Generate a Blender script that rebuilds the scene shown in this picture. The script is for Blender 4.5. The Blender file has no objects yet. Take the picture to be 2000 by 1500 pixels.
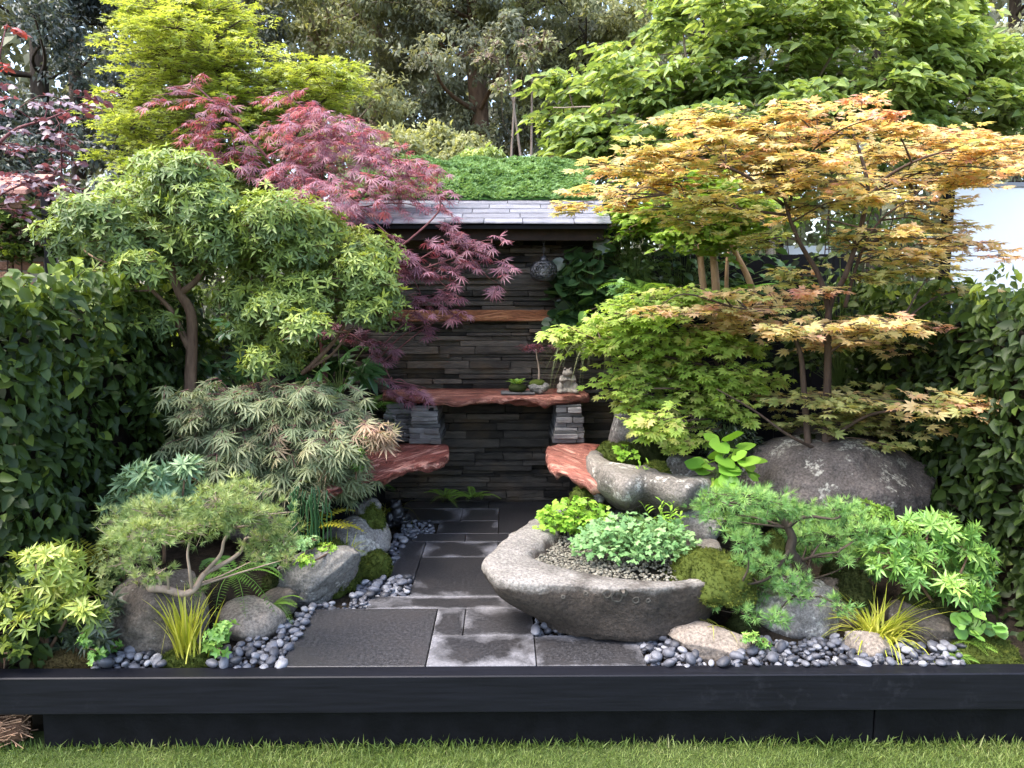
import bpy, bmesh, math, random
import numpy as np
from mathutils import Vector, Matrix

# ------------------------------------------------------------------ camera, sky, sun, exposure
scene = bpy.context.scene
CAMZ, PITCH, YAW, FPX = 1.32, math.radians(6.5), math.radians(0.57), 1500.0
cam_d = bpy.data.cameras.new('camera')
cam = bpy.data.objects.new('camera', cam_d)
scene.collection.objects.link(cam)
cam.location = (0, 0, CAMZ)
cam.rotation_euler = (math.radians(90) - PITCH, 0, -YAW)
cam_d.sensor_width = 36.0
cam_d.lens = 27.0
cam_d.clip_start, cam_d.clip_end = 0.05, 500
scene.camera = cam

SUN_EL, SUN_AZ = math.radians(63), math.radians(-70)      # azimuth: behind the camera, swung far to the left
world = bpy.data.worlds.new('World')
scene.world = world
world.use_nodes = True
wn = world.node_tree.nodes
wbg = wn['Background']
sky = wn.new('ShaderNodeTexSky')
sky.sky_type = 'NISHITA'
sky.sun_disc = False
sky.sun_elevation = SUN_EL
sky.sun_rotation = math.pi - SUN_AZ
sky.air_density = 1.0
sky.dust_density = 3.5
sky.ozone_density = 1.0
world.node_tree.links.new(sky.outputs['Color'], wbg.inputs['Color'])
wbg.inputs['Strength'].default_value = 0.15
sun_d = bpy.data.lights.new('sun', 'SUN')
sun_d.energy = 0.75
sun_d.angle = math.radians(32.0)
sun_d.color = (1.0, 0.965, 0.90)
sun = bpy.data.objects.new('sun', sun_d)
scene.collection.objects.link(sun)
sun.location = (3, -6, 9)
sd = Vector((math.sin(SUN_AZ) * math.cos(SUN_EL), -math.cos(SUN_AZ) * math.cos(SUN_EL), math.sin(SUN_EL)))
sun.rotation_euler = sd.to_track_quat('Z', 'Y').to_euler()
scene.view_settings.view_transform = 'Standard'
scene.view_settings.look = 'None'
scene.view_settings.gamma = 1.0
scene.view_settings.use_curve_mapping = False
scene.view_settings.exposure = 2.55
scene.render.engine = 'CYCLES'
scene.cycles.use_denoising = True
try:
    scene.cycles.denoiser = 'OPENIMAGEDENOISE'
    scene.cycles.denoising_prefilter = 'ACCURATE'
except Exception:
    pass
scene.cycles.max_bounces = 8
scene.cycles.diffuse_bounces = 6
scene.cycles.glossy_bounces = 2
scene.cycles.transmission_bounces = 6
scene.cycles.transparent_max_bounces = 4
scene.cycles.sample_clamp_indirect = 6.0
scene.cycles.caustics_reflective = False
scene.cycles.caustics_refractive = False

# ------------------------------------------------------------------ helpers
C = scene.collection
RNG = np.random.default_rng(7)
PI = math.pi


def ray(px, py):
    """Direction from the photographer's eye through a photo pixel (for surveying positions)."""
    x, z = (px - 1000) / FPX, (750 - py) / FPX
    dx, dy, dz = x, math.cos(PITCH) + z * math.sin(PITCH), -math.sin(PITCH) + z * math.cos(PITCH)
    c, s = math.cos(YAW), math.sin(YAW)
    return dx * c + dy * s, -dx * s + dy * c, dz


def at(px, py, Y):
    d = ray(px, py)
    t = Y / d[1]
    return np.array((d[0] * t, Y, CAMZ + d[2] * t))


def gnd(px, py, Z=0.0):
    d = ray(px, py)
    t = (Z - CAMZ) / d[2]
    return np.array((d[0] * t, d[1] * t, Z))


def project(P):
    P = np.asarray(P, float)
    c, s = math.cos(YAW), math.sin(YAW)
    x = P[:, 0] * c - P[:, 1] * s
    y = P[:, 0] * s + P[:, 1] * c
    z = P[:, 2] - CAMZ
    dep = y * math.cos(PITCH) - z * math.sin(PITCH)
    up = y * math.sin(PITCH) + z * math.cos(PITCH)
    dep = np.maximum(dep, 0.01)
    return 1000 + FPX * x / dep, 750 - FPX * up / dep, dep


def nrm(a):
    return a / np.maximum(np.linalg.norm(a, axis=-1, keepdims=True), 1e-9)


def vnoise(P, seed=0):
    """Value noise in [-1,1] for an (N,3) array."""
    P = np.asarray(P, float) + seed * 17.13
    I = np.floor(P).astype(np.int64)
    f = P - I
    f = f * f * (3 - 2 * f)

    def h(i, j, k):
        n = (i * 374761393 + j * 668265263 + k * 2147483647 + seed * 1274126177) & 0xFFFFFFFF
        n = ((n ^ (n >> 13)) * 1274126177) & 0xFFFFFFFF
        n = n ^ (n >> 16)
        return (n & 0xFFFF) / 32767.5 - 1
    r = 0
    for a in (0, 1):
        for b in (0, 1):
            for c in (0, 1):
                w = (f[:, 0] if a else 1 - f[:, 0]) * (f[:, 1] if b else 1 - f[:, 1]) * (f[:, 2] if c else 1 - f[:, 2])
                r = r + w * h(I[:, 0] + a, I[:, 1] + b, I[:, 2] + c)
    return r


def fbm(P, oct=4, seed=0):
    P = np.asarray(P, float)
    r, a, tot = 0, 1.0, 0
    for o in range(oct):
        r = r + a * vnoise(P * 2 ** o, seed + o)
        tot += a
        a *= 0.5
    return r / tot


# ---- objects
BASE = {}     # object name -> world base position


def tag(o, label=None, cat=None, group=None, kind=None):
    if label: o['label'] = label
    if cat: o['category'] = cat
    if group: o['group'] = group
    if kind: o['kind'] = kind
    return o


def thing(name, label, cat, loc, group=None):
    o = bpy.data.objects.new(name, None)
    o.empty_display_size = 0.1
    C.objects.link(o)
    o.location = tuple(float(v) for v in loc)
    BASE[o.name] = np.array(loc, float)
    return tag(o, label, cat, group)


def make_mesh(name, V, F, smooth=False, tint=None):
    """V (N,3); F: (M,3)/(M,4) array or a list of tuples."""
    me = bpy.data.meshes.new(name)
    if isinstance(F, np.ndarray):
        k = F.shape[1]
        me.vertices.add(len(V))
        me.vertices.foreach_set('co', np.ascontiguousarray(V, dtype=np.float32).ravel())
        me.loops.add(F.size)
        me.loops.foreach_set('vertex_index', np.ascontiguousarray(F, dtype=np.int32).ravel())
        me.polygons.add(len(F))
        me.polygons.foreach_set('loop_start', np.arange(0, F.size, k, dtype=np.int32))
        try:
            me.polygons.foreach_set('loop_total', np.full(len(F), k, dtype=np.int32))
        except Exception:
            pass
        me.update(calc_edges=True)
        me.validate()
    else:
        me.from_pydata([tuple(map(float, v)) for v in V], [], [tuple(f) for f in F])
        me.update()
    if smooth:
        me.polygons.foreach_set('use_smooth', np.ones(len(me.polygons), dtype=bool))
    if tint is not None:
        at_ = me.attributes.new('tint', 'FLOAT', 'POINT')
        at_.data.foreach_set('value', np.ascontiguousarray(tint, dtype=np.float32))
    return me


def link(name, me, mat, parent=None, kind=None):
    o = bpy.data.objects.new(name, me)
    if mat is not None and len(me.materials) == 0:
        me.materials.append(mat)
    C.objects.link(o)
    if parent is not None:
        o.parent = parent
        BASE[o.name] = BASE[parent.name]
    else:
        BASE[o.name] = np.zeros(3)
    if kind: o['kind'] = kind
    return o


def part(name, V, F, mat, parent, smooth=False, tint=None, kind=None):
    """A mesh in world coordinates hung under its thing."""
    V = np.asarray(V, float) - (BASE[parent.name] if parent is not None else 0)
    return link(name, make_mesh(name, V, F, smooth, tint), mat, parent, kind)


def solo(name, V, F, mat, label, cat, group=None, smooth=False, tint=None, kind=None, loc=None):
    """A thing that is one mesh, its origin at loc."""
    V = np.asarray(V, float)
    loc = V.mean(0) * (1, 1, 0) + (0, 0, V[:, 2].min()) if loc is None else np.asarray(loc, float)
    o = link(name, make_mesh(name, V - loc, F, smooth, tint), mat, None, kind)
    o.location = tuple(float(v) for v in loc)
    BASE[o.name] = loc
    return tag(o, label, cat, group)


class MB:
    """Collects vertices and faces."""
    def __init__(s): s.V, s.F = [], []

    def add(s, V, F):
        n = len(s.V)
        s.V += [tuple(map(float, v)) for v in V]
        s.F += [tuple(int(i) + n for i in f) for f in F]

    def box(s, x0, x1, y0, y1, z0, z1, b=0.0):
        V, F = bev_box(x0, x1, y0, y1, z0, z1, b)
        s.add(V, F)

    def tube(s, pts, rad, sides=6, cap=True):
        V, F = tube(pts, rad, sides, cap)
        s.add(V, F)


def bev_box(x0, x1, y0, y1, z0, z1, b=0.0):
    if b <= 0:
        V = [(x, y, z) for z in (z0, z1) for y in (y0, y1) for x in (x0, x1)]
        F = [(0, 2, 3, 1), (4, 5, 7, 6), (0, 1, 5, 4), (2, 6, 7, 3), (0, 4, 6, 2), (1, 3, 7, 5)]
        return V, F
    V, F = [], []
    idx = {}
    for ix, X in enumerate((x0, x1)):
        for iy, Yv in enumerate((y0, y1)):
            for iz, Z in enumerate((z0, z1)):
                sx, sy, sz = (b, -b)[ix], (b, -b)[iy], (b, -b)[iz]
                for k, q in enumerate(((X, Yv + sy, Z + sz), (X + sx, Yv, Z + sz), (X + sx, Yv + sy, Z))):
                    idx[ix, iy, iz, k] = len(V)
                    V.append(q)
    g = lambda *a: idx[a]
    for k in range(3):           # main faces
        for s in (0, 1):
            o = [i for i in range(3) if i != k]
            f = []
            for a, c in ((0, 0), (1, 0), (1, 1), (0, 1)):
                q = [0, 0, 0]
                q[k], q[o[0]], q[o[1]] = s, a, c
                f.append(g(*q, k))
            F.append(f)
    for k in range(3):           # edges
        o = [i for i in range(3) if i != k]
        for a in (0, 1):
            for c in (0, 1):
                f = []
                for s, m in ((0, o[0]), (1, o[0]), (1, o[1]), (0, o[1])):
                    q = [0, 0, 0]
                    q[k], q[o[0]], q[o[1]] = s, a, c
                    f.append(g(*q, m))
                F.append(f)
    for ix in (0, 1):
        for iy in (0, 1):
            for iz in (0, 1):
                F.append([g(ix, iy, iz, k) for k in range(3)])
    V = np.array(V, float)       # orient outward
    c = V.mean(0)
    out = []
    for f in F:
        a, b2, c2 = V[f[0]], V[f[1]], V[f[2]]
        n = np.cross(b2 - a, c2 - a)
        out.append(tuple(f) if np.dot(n, V[list(f)].mean(0) - c) > 0 else tuple(reversed(f)))
    return V, out


def catmull(pts, n=6, closed=False):
    P = np.asarray(pts, float)
    if len(P) < 3 and not closed:
        return np.linspace(P[0], P[-1], n + 1)
    if closed:
        Q = np.vstack([P[-1], P, P[0], P[1]])
        m = len(P)
    else:
        Q = np.vstack([2 * P[0] - P[1], P, 2 * P[-1] - P[-2]])
        m = len(P) - 1
    out = []
    for i in range(m):
        p0, p1, p2, p3 = Q[i:i + 4]
        for t in np.arange(n) / n:
            out.append(0.5 * ((2 * p1) + (-p0 + p2) * t + (2 * p0 - 5 * p1 + 4 * p2 - p3) * t * t + (-p0 + 3 * p1 - 3 * p2 + p3) * t ** 3))
    if not closed:
        out.append(P[-1])
    return np.array(out)


def tube(pts, rad, sides=6, cap=True):
    P = np.asarray(pts, float)
    n = len(P)
    r = np.interp(np.linspace(0, 1, n), np.linspace(0, 1, len(rad)), rad) if np.ndim(rad) else np.full(n, rad)
    T = nrm(np.gradient(P, axis=0))
    ref = np.array((0.31, 0.87, 0.39)) if abs(T[:, 2]).mean() > 0.6 else np.array((0.13, 0.21, 0.97))
    A = nrm(np.cross(T, ref))
    B = np.cross(T, A)
    ang = np.linspace(0, 2 * PI, sides, endpoint=False)
    V = P[:, None] + r[:, None, None] * (np.cos(ang)[None, :, None] * A[:, None] + np.sin(ang)[None, :, None] * B[:, None])
    V = V.reshape(-1, 3)
    F = []
    for i in range(n - 1):
        for j in range(sides):
            k = (j + 1) % sides
            F.append((i * sides + j, i * sides + k, (i + 1) * sides + k, (i + 1) * sides + j))
    if cap:
        F.append(tuple(range(sides - 1, -1, -1)))
        F.append(tuple((n - 1) * sides + j for j in range(sides)))
    return V, F


def ico(sub):
    bm = bmesh.new()
    bmesh.ops.create_icosphere(bm, subdivisions=sub, radius=1)
    bm.verts.ensure_lookup_table()
    V = np.array([v.co[:] for v in bm.verts])
    F = np.array([[v.index for v in f.verts] for f in bm.faces])
    bm.free()
    return V, F


ICO = {k: ico(k) for k in (1, 2, 3, 4, 5, 6)}

# ---- materials


def new_mat(name):
    m = bpy.data.materials.new(name)
    m.use_nodes = True
    nt = m.node_tree
    return m, nt, nt.nodes, nt.links, nt.nodes['Principled BSDF']


def ramp(nodes, stops, interp='LINEAR'):
    r = nodes.new('ShaderNodeValToRGB')
    r.color_ramp.interpolation = interp
    e = r.color_ramp.elements
    while len(e) > 1: e.remove(e[-1])
    e[0].position, e[0].color = stops[0][0], (*stops[0][1], 1)
    for p, c in stops[1:]:
        x = e.new(p)
        x.color = (*c, 1)
    return r


def noise_node(nodes, links, scale, detail=4, rough=0.55, coord='Object', vec=None, dist=0.0):
    n = nodes.new('ShaderNodeTexNoise')
    n.inputs['Scale'].default_value = scale
    n.inputs['Detail'].default_value = detail
    n.inputs['Roughness'].default_value = rough
    n.inputs['Distortion'].default_value = dist
    if vec is None:
        t = nodes.new('ShaderNodeTexCoord')
        vec = t.outputs[coord]
    links.new(vec, n.inputs['Vector'])
    return n


def mixc(nodes, links, fac, a, b, mode='MIX'):
    m = nodes.new('ShaderNodeMix')
    m.data_type = 'RGBA'
    m.blend_type = mode
    for sock, v in ((m.inputs[0], fac), (m.inputs[6], a), (m.inputs[7], b)):
        if hasattr(v, 'is_output'): links.new(v, sock)
        elif isinstance(v, (int, float)): sock.default_value = v
        else: sock.default_value = (*v, 1)
    return m.outputs[2]


def bump(nodes, links, height, bsdf, strength=0.4, dist=0.01):
    b = nodes.new('ShaderNodeBump')
    b.inputs['Strength'].default_value = strength
    b.inputs['Distance'].default_value = dist
    links.new(height, b.inputs['Height'])
    links.new(b.outputs['Normal'], bsdf.inputs['Normal'])


def leaf_mat(name, stops, trans=0.3, rough=0.5, spec=0.3, tcol=(1.25, 1.2, 0.6)):
    """stops: colours for tint 0..1."""
    m, nt, N, L, b = new_mat(name)
    a = N.new('ShaderNodeAttribute')
    a.attribute_name = 'tint'
    n = len(stops)
    r = ramp(N, [(i / (n - 1), c) for i, c in enumerate(stops)])
    L.new(a.outputs['Fac'], r.inputs['Fac'])
    L.new(r.outputs['Color'], b.inputs['Base Color'])
    b.inputs['Roughness'].default_value = rough
    b.inputs['Specular IOR Level'].default_value = spec
    if trans > 0:
        t = N.new('ShaderNodeBsdfTranslucent')
        c = mixc(N, L, 1.0, r.outputs['Color'], tcol, 'MULTIPLY')
        L.new(c, t.inputs['Color'])
        mx = N.new('ShaderNodeMixShader')
        mx.inputs[0].default_value = trans
        L.new(b.outputs[0], mx.inputs[1])
        L.new(t.outputs[0], mx.inputs[2])
        L.new(mx.outputs[0], N['Material Output'].inputs['Surface'])
    return m


def simple_mat(name, col, rough=0.6, spec=0.4, nscale=0, namp=0.3, bstr=0.0, metal=0.0, bscale=None):
    m, nt, N, L, b = new_mat(name)
    b.inputs['Roughness'].default_value = rough
    b.inputs['Specular IOR Level'].default_value = spec
    b.inputs['Metallic'].default_value = metal
    if nscale:
        n = noise_node(N, L, nscale, 6)
        lo = tuple(c * (1 - namp) for c in col)
        hi = tuple(min(1, c * (1 + namp)) for c in col)
        r = ramp(N, [(0.3, lo), (0.7, hi)])
        L.new(n.outputs['Fac'], r.inputs['Fac'])
        L.new(r.outputs['Color'], b.inputs['Base Color'])
        if bstr:
            n2 = noise_node(N, L, bscale or nscale * 4, 5)
            bump(N, L, n2.outputs['Fac'], b, bstr, 0.01)
    else:
        b.inputs['Base Color'].default_value = (*col, 1)
    return m


def rock_mat(name, lo, hi, lichen=0.0, speck=(0.6, 0.58, 0.52), moss=0.0, scale=1.0, bstr=0.7):
    m, nt, N, L, b = new_mat(name)
    big = noise_node(N, L, 5 * scale, 5, 0.6)
    r = ramp(N, [(0.3, lo), (0.7, hi)])
    L.new(big.outputs['Fac'], r.inputs['Fac'])
    fine = noise_node(N, L, 90 * scale, 4, 0.7)
    fr = ramp(N, [(0.35, (0.4, 0.4, 0.4)), (0.65, (1.5, 1.5, 1.5))])
    L.new(fine.outputs['Fac'], fr.inputs['Fac'])
    col = mixc(N, L, 0.8, r.outputs['Color'], fr.outputs['Color'], 'MULTIPLY')
    if lichen:
        ln = noise_node(N, L, 7 * scale, 6, 0.65)
        lr = ramp(N, [(0.66 - lichen, (0, 0, 0)), (0.70 - lichen, (1, 1, 1))])
        L.new(ln.outputs['Fac'], lr.inputs['Fac'])
        ln2 = noise_node(N, L, 55 * scale, 3, 0.7)
        lr2 = ramp(N, [(0.42, (0, 0, 0)), (0.62, (0.85, 0.85, 0.85))])
        L.new(ln2.outputs['Fac'], lr2.inputs['Fac'])
        f = mixc(N, L, 1.0, lr.outputs['Color'], lr2.outputs['Color'], 'MULTIPLY')
        col = mixc(N, L, f, col, speck)
    if moss:
        g = N.new('ShaderNodeNewGeometry')
        sx = N.new('ShaderNodeSeparateXYZ')
        L.new(g.outputs['Normal'], sx.inputs[0])
        mn = noise_node(N, L, 6 * scale, 5, 0.7)
        ma = N.new('ShaderNodeMath'); ma.operation = 'MULTIPLY'
        L.new(sx.outputs['Z'], ma.inputs[0]); L.new(mn.outputs['Fac'], ma.inputs[1])
        mr = ramp(N, [(0.55 - moss, (0, 0, 0)), (0.62 - moss, (0.8, 0.8, 0.8))])
        L.new(ma.outputs[0], mr.inputs['Fac'])
        col = mixc(N, L, mr.outputs['Color'], col, (0.07, 0.085, 0.02))
    L.new(col, b.inputs['Base Color'])
    b.inputs['Roughness'].default_value = 0.85
    b.inputs['Specular IOR Level'].default_value = 0.25
    mid = noise_node(N, L, 22 * scale, 8, 0.7)
    bump(N, L, mid.outputs['Fac'], b, bstr, 0.035)
    return m


def bark_mat(name, lo, hi, scale=30):
    m, nt, N, L, b = new_mat(name)
    t = N.new('ShaderNodeTexCoord')
    mp = N.new('ShaderNodeMapping')
    mp.inputs['Scale'].default_value = (1, 1, 0.25)
    L.new(t.outputs['Object'], mp.inputs['Vector'])
    n = noise_node(N, L, scale, 6, 0.65, vec=mp.outputs['Vector'])
    r = ramp(N, [(0.3, lo), (0.72, hi)])
    L.new(n.outputs['Fac'], r.inputs['Fac'])
    L.new(r.outputs['Color'], b.inputs['Base Color'])
    b.inputs['Roughness'].default_value = 0.85
    b.inputs['Specular IOR Level'].default_value = 0.2
    bump(N, L, n.outputs['Fac'], b, 0.6, 0.01)
    return m


# ---- leaf templates: lie in XY, tip towards +Y, face +Z, unit length
def t_diamond(w=0.5, fold=0.08, droop=0.1):
    V = np.array([(0, 0, 0), (-w / 2, 0.45, fold), (0, 0.5, 0), (w / 2, 0.45, fold), (0, 1, -droop)])
    F = np.array([(0, 2, 1), (0, 3, 2), (1, 2, 4), (2, 3, 4)])
    return V, F


def t_kite(w=0.5, fold=0.10, droop=0.1):
    V = np.array([(0, 0, 0), (-w / 2, 0.45, fold * 0.6 - droop * 0.25), (w / 2, 0.45, fold * 0.6 - droop * 0.25), (0, 1, -droop * 0.7)])
    return V, np.array([(0, 3, 1), (0, 2, 3)])


def t_ovate(w=0.6, fold=0.08, droop=0.15):
    V = np.array([(0, 0, 0), (-w * 0.5, 0.32, fold), (-w * 0.36, 0.68, fold * 0.7 - droop * 0.35), (0, 1, -droop), (w * 0.36, 0.68, fold * 0.7 - droop * 0.35), (w * 0.5, 0.32, fold)])
    return V, np.array([(0, 3, 2), (0, 2, 1), (0, 4, 3), (0, 5, 4)])


def t_quad(w=0.5, droop=0.1):
    V = np.array([(0, 0, 0), (-w / 2, 0.5, 0.04), (w / 2, 0.45, 0.04), (0, 1, -droop)])
    return V, np.array([(0, 2, 1), (1, 2, 3)])


def t_lance(w=0.3, fold=0.06, droop=0.25, prof=(0, 0.75, 1.0, 0.8, 0), st=(0, 0.22, 0.48, 0.76, 1)):
    V, F = [], []
    for i, (p, t) in enumerate(zip(prof, st)):
        z = 0.12 * math.sin(t * PI * 0.6) - droop * t * t
        V += [(-w / 2 * p, t, z + fold * p), (0, t, z), (w / 2 * p, t, z + fold * p)]
    n = len(st)
    for i in range(n - 1):
        a, b = 3 * i, 3 * (i + 1)
        if i == 0:
            F += [(a + 1, b + 1, b), (a + 1, b + 2, b + 1)]
        elif i == n - 2:
            F += [(a, a + 1, b + 1), (a + 1, a + 2, b + 1)]
        else:
            F += [(a, a + 1, b + 1), (a, b + 1, b), (a + 1, a + 2, b + 2), (a + 1, b + 2, b + 1)]
    return compact(np.array(V), np.array(F))


def compact(V, F):
    u, inv = np.unique(F, return_inverse=True)
    return V[u], inv.reshape(F.shape)


def t_maple(lobes=7, w=0.27, droop=0.18, spread=118, lens=(1, 0.9, 0.68, 0.42), mid=0.52, petiole=0.25):
    V, F = [], []
    k = lobes // 2
    c0 = np.array((0, petiole, 0))
    for i in range(-k, k + 1):
        a = math.radians(spread * i / k)
        l = lens[abs(i)] * (1 - petiole)
        d = np.array((math.sin(a), math.cos(a), 0))
        s = np.array((d[1], -d[0], 0))
        ww = w * (0.6 + 0.4 * lens[abs(i)])
        n = len(V)
        V += [c0, c0 + d * l * mid - s * ww / 2 + (0, 0, 0.02 - droop * 0.3 * l), c0 + d * l * mid + s * ww / 2 + (0, 0, 0.02 - droop * 0.3 * l), c0 + d * l + (0, 0, -droop * 0.8 * l)]
        F += [(n, n + 3, n + 1), (n, n + 2, n + 3)]
    n = len(V)
    V += [(0, 0, 0.02), (0.012, 0, 0.02), (0, petiole, 0)]
    F += [(n, n + 1, n + 2)]
    return np.array(V, float), np.array(F)


def t_dissect(lobes=7, w=0.085, droop=0.45, spread=105):
    return t_maple(lobes, w, droop, spread, (1, 0.95, 0.8, 0.6), 0.4, 0.12)


def t_whorl(n=9, w=0.3, up=0.35, droop=0.3, seed=0, inner=3):
    """Rosette about +Z, leaves of unit length."""
    rs = np.random.default_rng(seed)
    Vs, Fs, o = [], [], 0
    for i in range(n + inner):
        lv, lf = t_kite(w, 0.10, droop)
        a = 2 * PI * i / n + rs.normal(0, 0.15)
        u = up + rs.normal(0, 0.12) + (0.6 if i >= n else 0)
        s = rs.uniform(0.75, 1.05) * (0.6 if i >= n else 1)
        ca, sa, cu, su = math.cos(a), math.sin(a), math.cos(u), math.sin(u)
        y = np.array((ca * cu, sa * cu, su)); z = np.array((-ca * su, -sa * su, cu)); x = np.cross(y, z)
        Vs.append((lv[:, :1] * x + lv[:, 1:2] * y + lv[:, 2:] * z) * s)
        Fs.append(lf + o); o += len(lv)
    return np.vstack(Vs), np.vstack(Fs)


def t_tuft(n=16, w=0.06, cone=1.1, seed=0):
    rs = np.random.default_rng(seed)
    V, F = [], []
    for i in range(n):
        a, e = rs.uniform(0, 2 * PI), rs.uniform(0.1, cone)
        d = np.array((math.cos(a) * math.sin(e), math.sin(a) * math.sin(e), math.cos(e)))
        s = nrm(np.cross(d, (0.3, 0.5, 0.8)))
        l = rs.uniform(0.7, 1.05)
        k = len(V)
        V += [d * 0.05 - s * w / 2, d * 0.05 + s * w / 2, d * l]
        F += [(k, k + 1, k + 2)]
    return np.array(V), np.array(F)


def t_frond(pairs=16, w=0.36, arch=0.55, lift=0.5, seed=0, fine=0.5):
    rs = np.random.default_rng(seed)
    V, F = [], []

    def mid(t): return np.array((0, t * (1 - 0.12 * t), lift * t - arch * t * t))
    for i in range(pairs * 2 + 1):
        t = 0.06 + 0.94 * (i // 2) / pairs
        s = 1 if i % 2 else -1
        l = w / 2 * (math.sin(PI * min(1, (0.25 + t * 0.75))) ** 0.7 + 0.04) * rs.uniform(0.9, 1.08)
        c = mid(t)
        tip = c + np.array((s * l, l * 0.35, -0.18 * l))
        h = 0.94 / pairs * fine
        k = len(V)
        m_ = (c * 0.45 + tip * 0.55)
        V += [c, m_ + (0, h * 0.75, 0.01), tip, m_ - (0, h * 0.75, 0)]
        F += [(k, k + 3, k + 1), (k + 1, k + 3, k + 2)] if s > 0 else [(k, k + 1, k + 3), (k + 1, k + 2, k + 3)]
    for i in range(6):
        a, b = mid(i / 6), mid((i + 1) / 6)
        r = 0.012 * (1 - i / 7)
        k = len(V)
        V += [a - (r, 0, 0), a + (r, 0, 0), b + (r * 0.8, 0, 0), b - (r * 0.8, 0, 0)]
        F += [(k, k + 1, k + 2), (k, k + 2, k + 3)]
    return np.array(V, float), np.array(F)


def t_blade(w=0.03, arch=0.5, lean=0.3, n=5):
    """Grass blade: root at origin, up +Z, leaning to +Y."""
    V, F = [], []
    for i in range(n + 1):
        t = i / n
        a = lean + arch * t * t * 1.6
        y = lean * t + arch * t * t
        z = t * (1 - 0.35 * arch * t * t * (1 + arch)) - max(0, arch - 0.5) * 0.9 * t ** 4
        ww = w / 2 * (1 - t ** 2.2)
        V += [(-ww, y, z), (ww, y, z)]
    for i in range(n):
        a = 2 * i
        if i < n - 1: F += [(a, a + 1, a + 3), (a, a + 3, a + 2)]
        else: F += [(a, a + 1, a + 2)]
    return compact(np.array(V, float), np.array(F))


def frames(D, Nn):
    """Rotation matrices whose columns are x, y(tip)=D, z~Nn."""
    y = nrm(D)
    x = nrm(np.cross(y, Nn))
    z = np.cross(x, y)
    return np.stack([x, y, z], axis=2)


def zframes(Z, spin):
    """Rotation with z axis along Z and a spin about it."""
    z = nrm(Z)
    ref = np.where(np.abs(z[:, 2:3]) > 0.9, np.array([[1.0, 0, 0]]), np.array([[0, 0, 1.0]]))
    a = nrm(np.cross(ref, z))
    b = np.cross(z, a)
    c, s = np.cos(spin)[:, None], np.sin(spin)[:, None]
    x = a * c + b * s
    return np.stack([x, np.cross(z, x), z], axis=2)


def leaves(root, T, P, R, S, tint, mat, n_parts=0, leaf_name='leaf', mass_name='foliage', bins=6):
    """Leaves as a mass plus the n_parts that show largest as objects of their own.
    T: template or list of templates; P (N,3); R (N,3,3); S (N,), tint (N,)."""
    Ts = T if isinstance(T, list) else [T]
    N = len(P)
    which = RNG.integers(0, len(Ts), N)
    tint = np.clip(tint, 0, 1)
    own = np.zeros(N, bool)
    if n_parts:
        u, v, dep = project(P)
        ok = (u > -10) & (u < 2010) & (v > -10) & (v < 1510)
        cell = np.clip(np.median(S / dep) * FPX * 0.8, 6, 60)
        key = (u // cell).astype(int) * 4000 + (v // cell).astype(int)
        order = np.lexsort((dep, key))
        first = np.ones(N, bool)
        ks = key[order]
        first[1:] = ks[1:] != ks[:-1]
        cand = order[first]
        cand = cand[ok[cand]]
        cand = cand[np.argsort(-(S / dep)[cand])][:n_parts]
        own[cand] = True
    base = BASE[root.name]
    rest = ~own
    if rest.any():
        Vs, Fs, ts, o = [], [], [], 0
        for k, (tv, tf) in enumerate(Ts):
            m = rest & (which == k)
            n = m.sum()
            if not n: continue
            V = np.einsum('nij,vj->nvi', R[m] * S[m][:, None, None], tv) + (P[m] - base)[:, None]
            Vs.append(V.reshape(-1, 3))
            Fs.append((tf[None] + (np.arange(n) * len(tv))[:, None, None] + o).reshape(-1, 3))
            ts.append(np.repeat(tint[m], len(tv)))
            o += n * len(tv)
        me = make_mesh(mass_name, np.vstack(Vs), np.vstack(Fs), False, np.concatenate(ts))
        link(mass_name, me, mat, root, 'stuff')
    if own.any():
        cache = {}
        for i in np.nonzero(own)[0]:
            b = min(bins - 1, int(tint[i] * bins))
            key = (which[i], b)
            if key not in cache:
                tv, tf = Ts[which[i]]
                me = make_mesh(leaf_name, tv, tf, False, np.full(len(tv), (b + 0.5) / bins))
                me.materials.append(mat)
                cache[key] = me
            o = bpy.data.objects.new(leaf_name, cache[key])
            o.parent = root
            M = np.eye(4)
            M[:3, :3] = R[i] * S[i]
            M[:3, 3] = P[i] - base
            o.matrix_basis = Matrix(M.tolist())
            C.objects.link(o)


def limbs(root, lst, mat, name='branch', sides=7, jitter=0.0, first=None):
    """Each limb a mesh of its own: (points, r0, r1)."""
    out = []
    for i, (pts, r0, r1) in enumerate(lst):
        P = catmull(pts, 6)
        if jitter:
            P[1:-1] += np.stack([vnoise(P[1:-1] * 7, 3 + i + k) for k in range(3)], 1) * jitter
        V, F = tube(P, (r0, r1), sides)
        part(first if (first and i == 0) else name, V, F, mat, root, True)
        out.append(P)
    return out


def twigs(root, lst, mat, name='twig_mass', sides=3):
    """Fine twigs joined: list of (points, r0, r1)."""
    if not lst: return
    mb = MB()
    for pts, r0, r1 in lst:
        mb.tube(pts, (r0, r1), sides, False)
    part(name, np.array(mb.V), mb.F, mat, root, True, kind='stuff')


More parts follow.
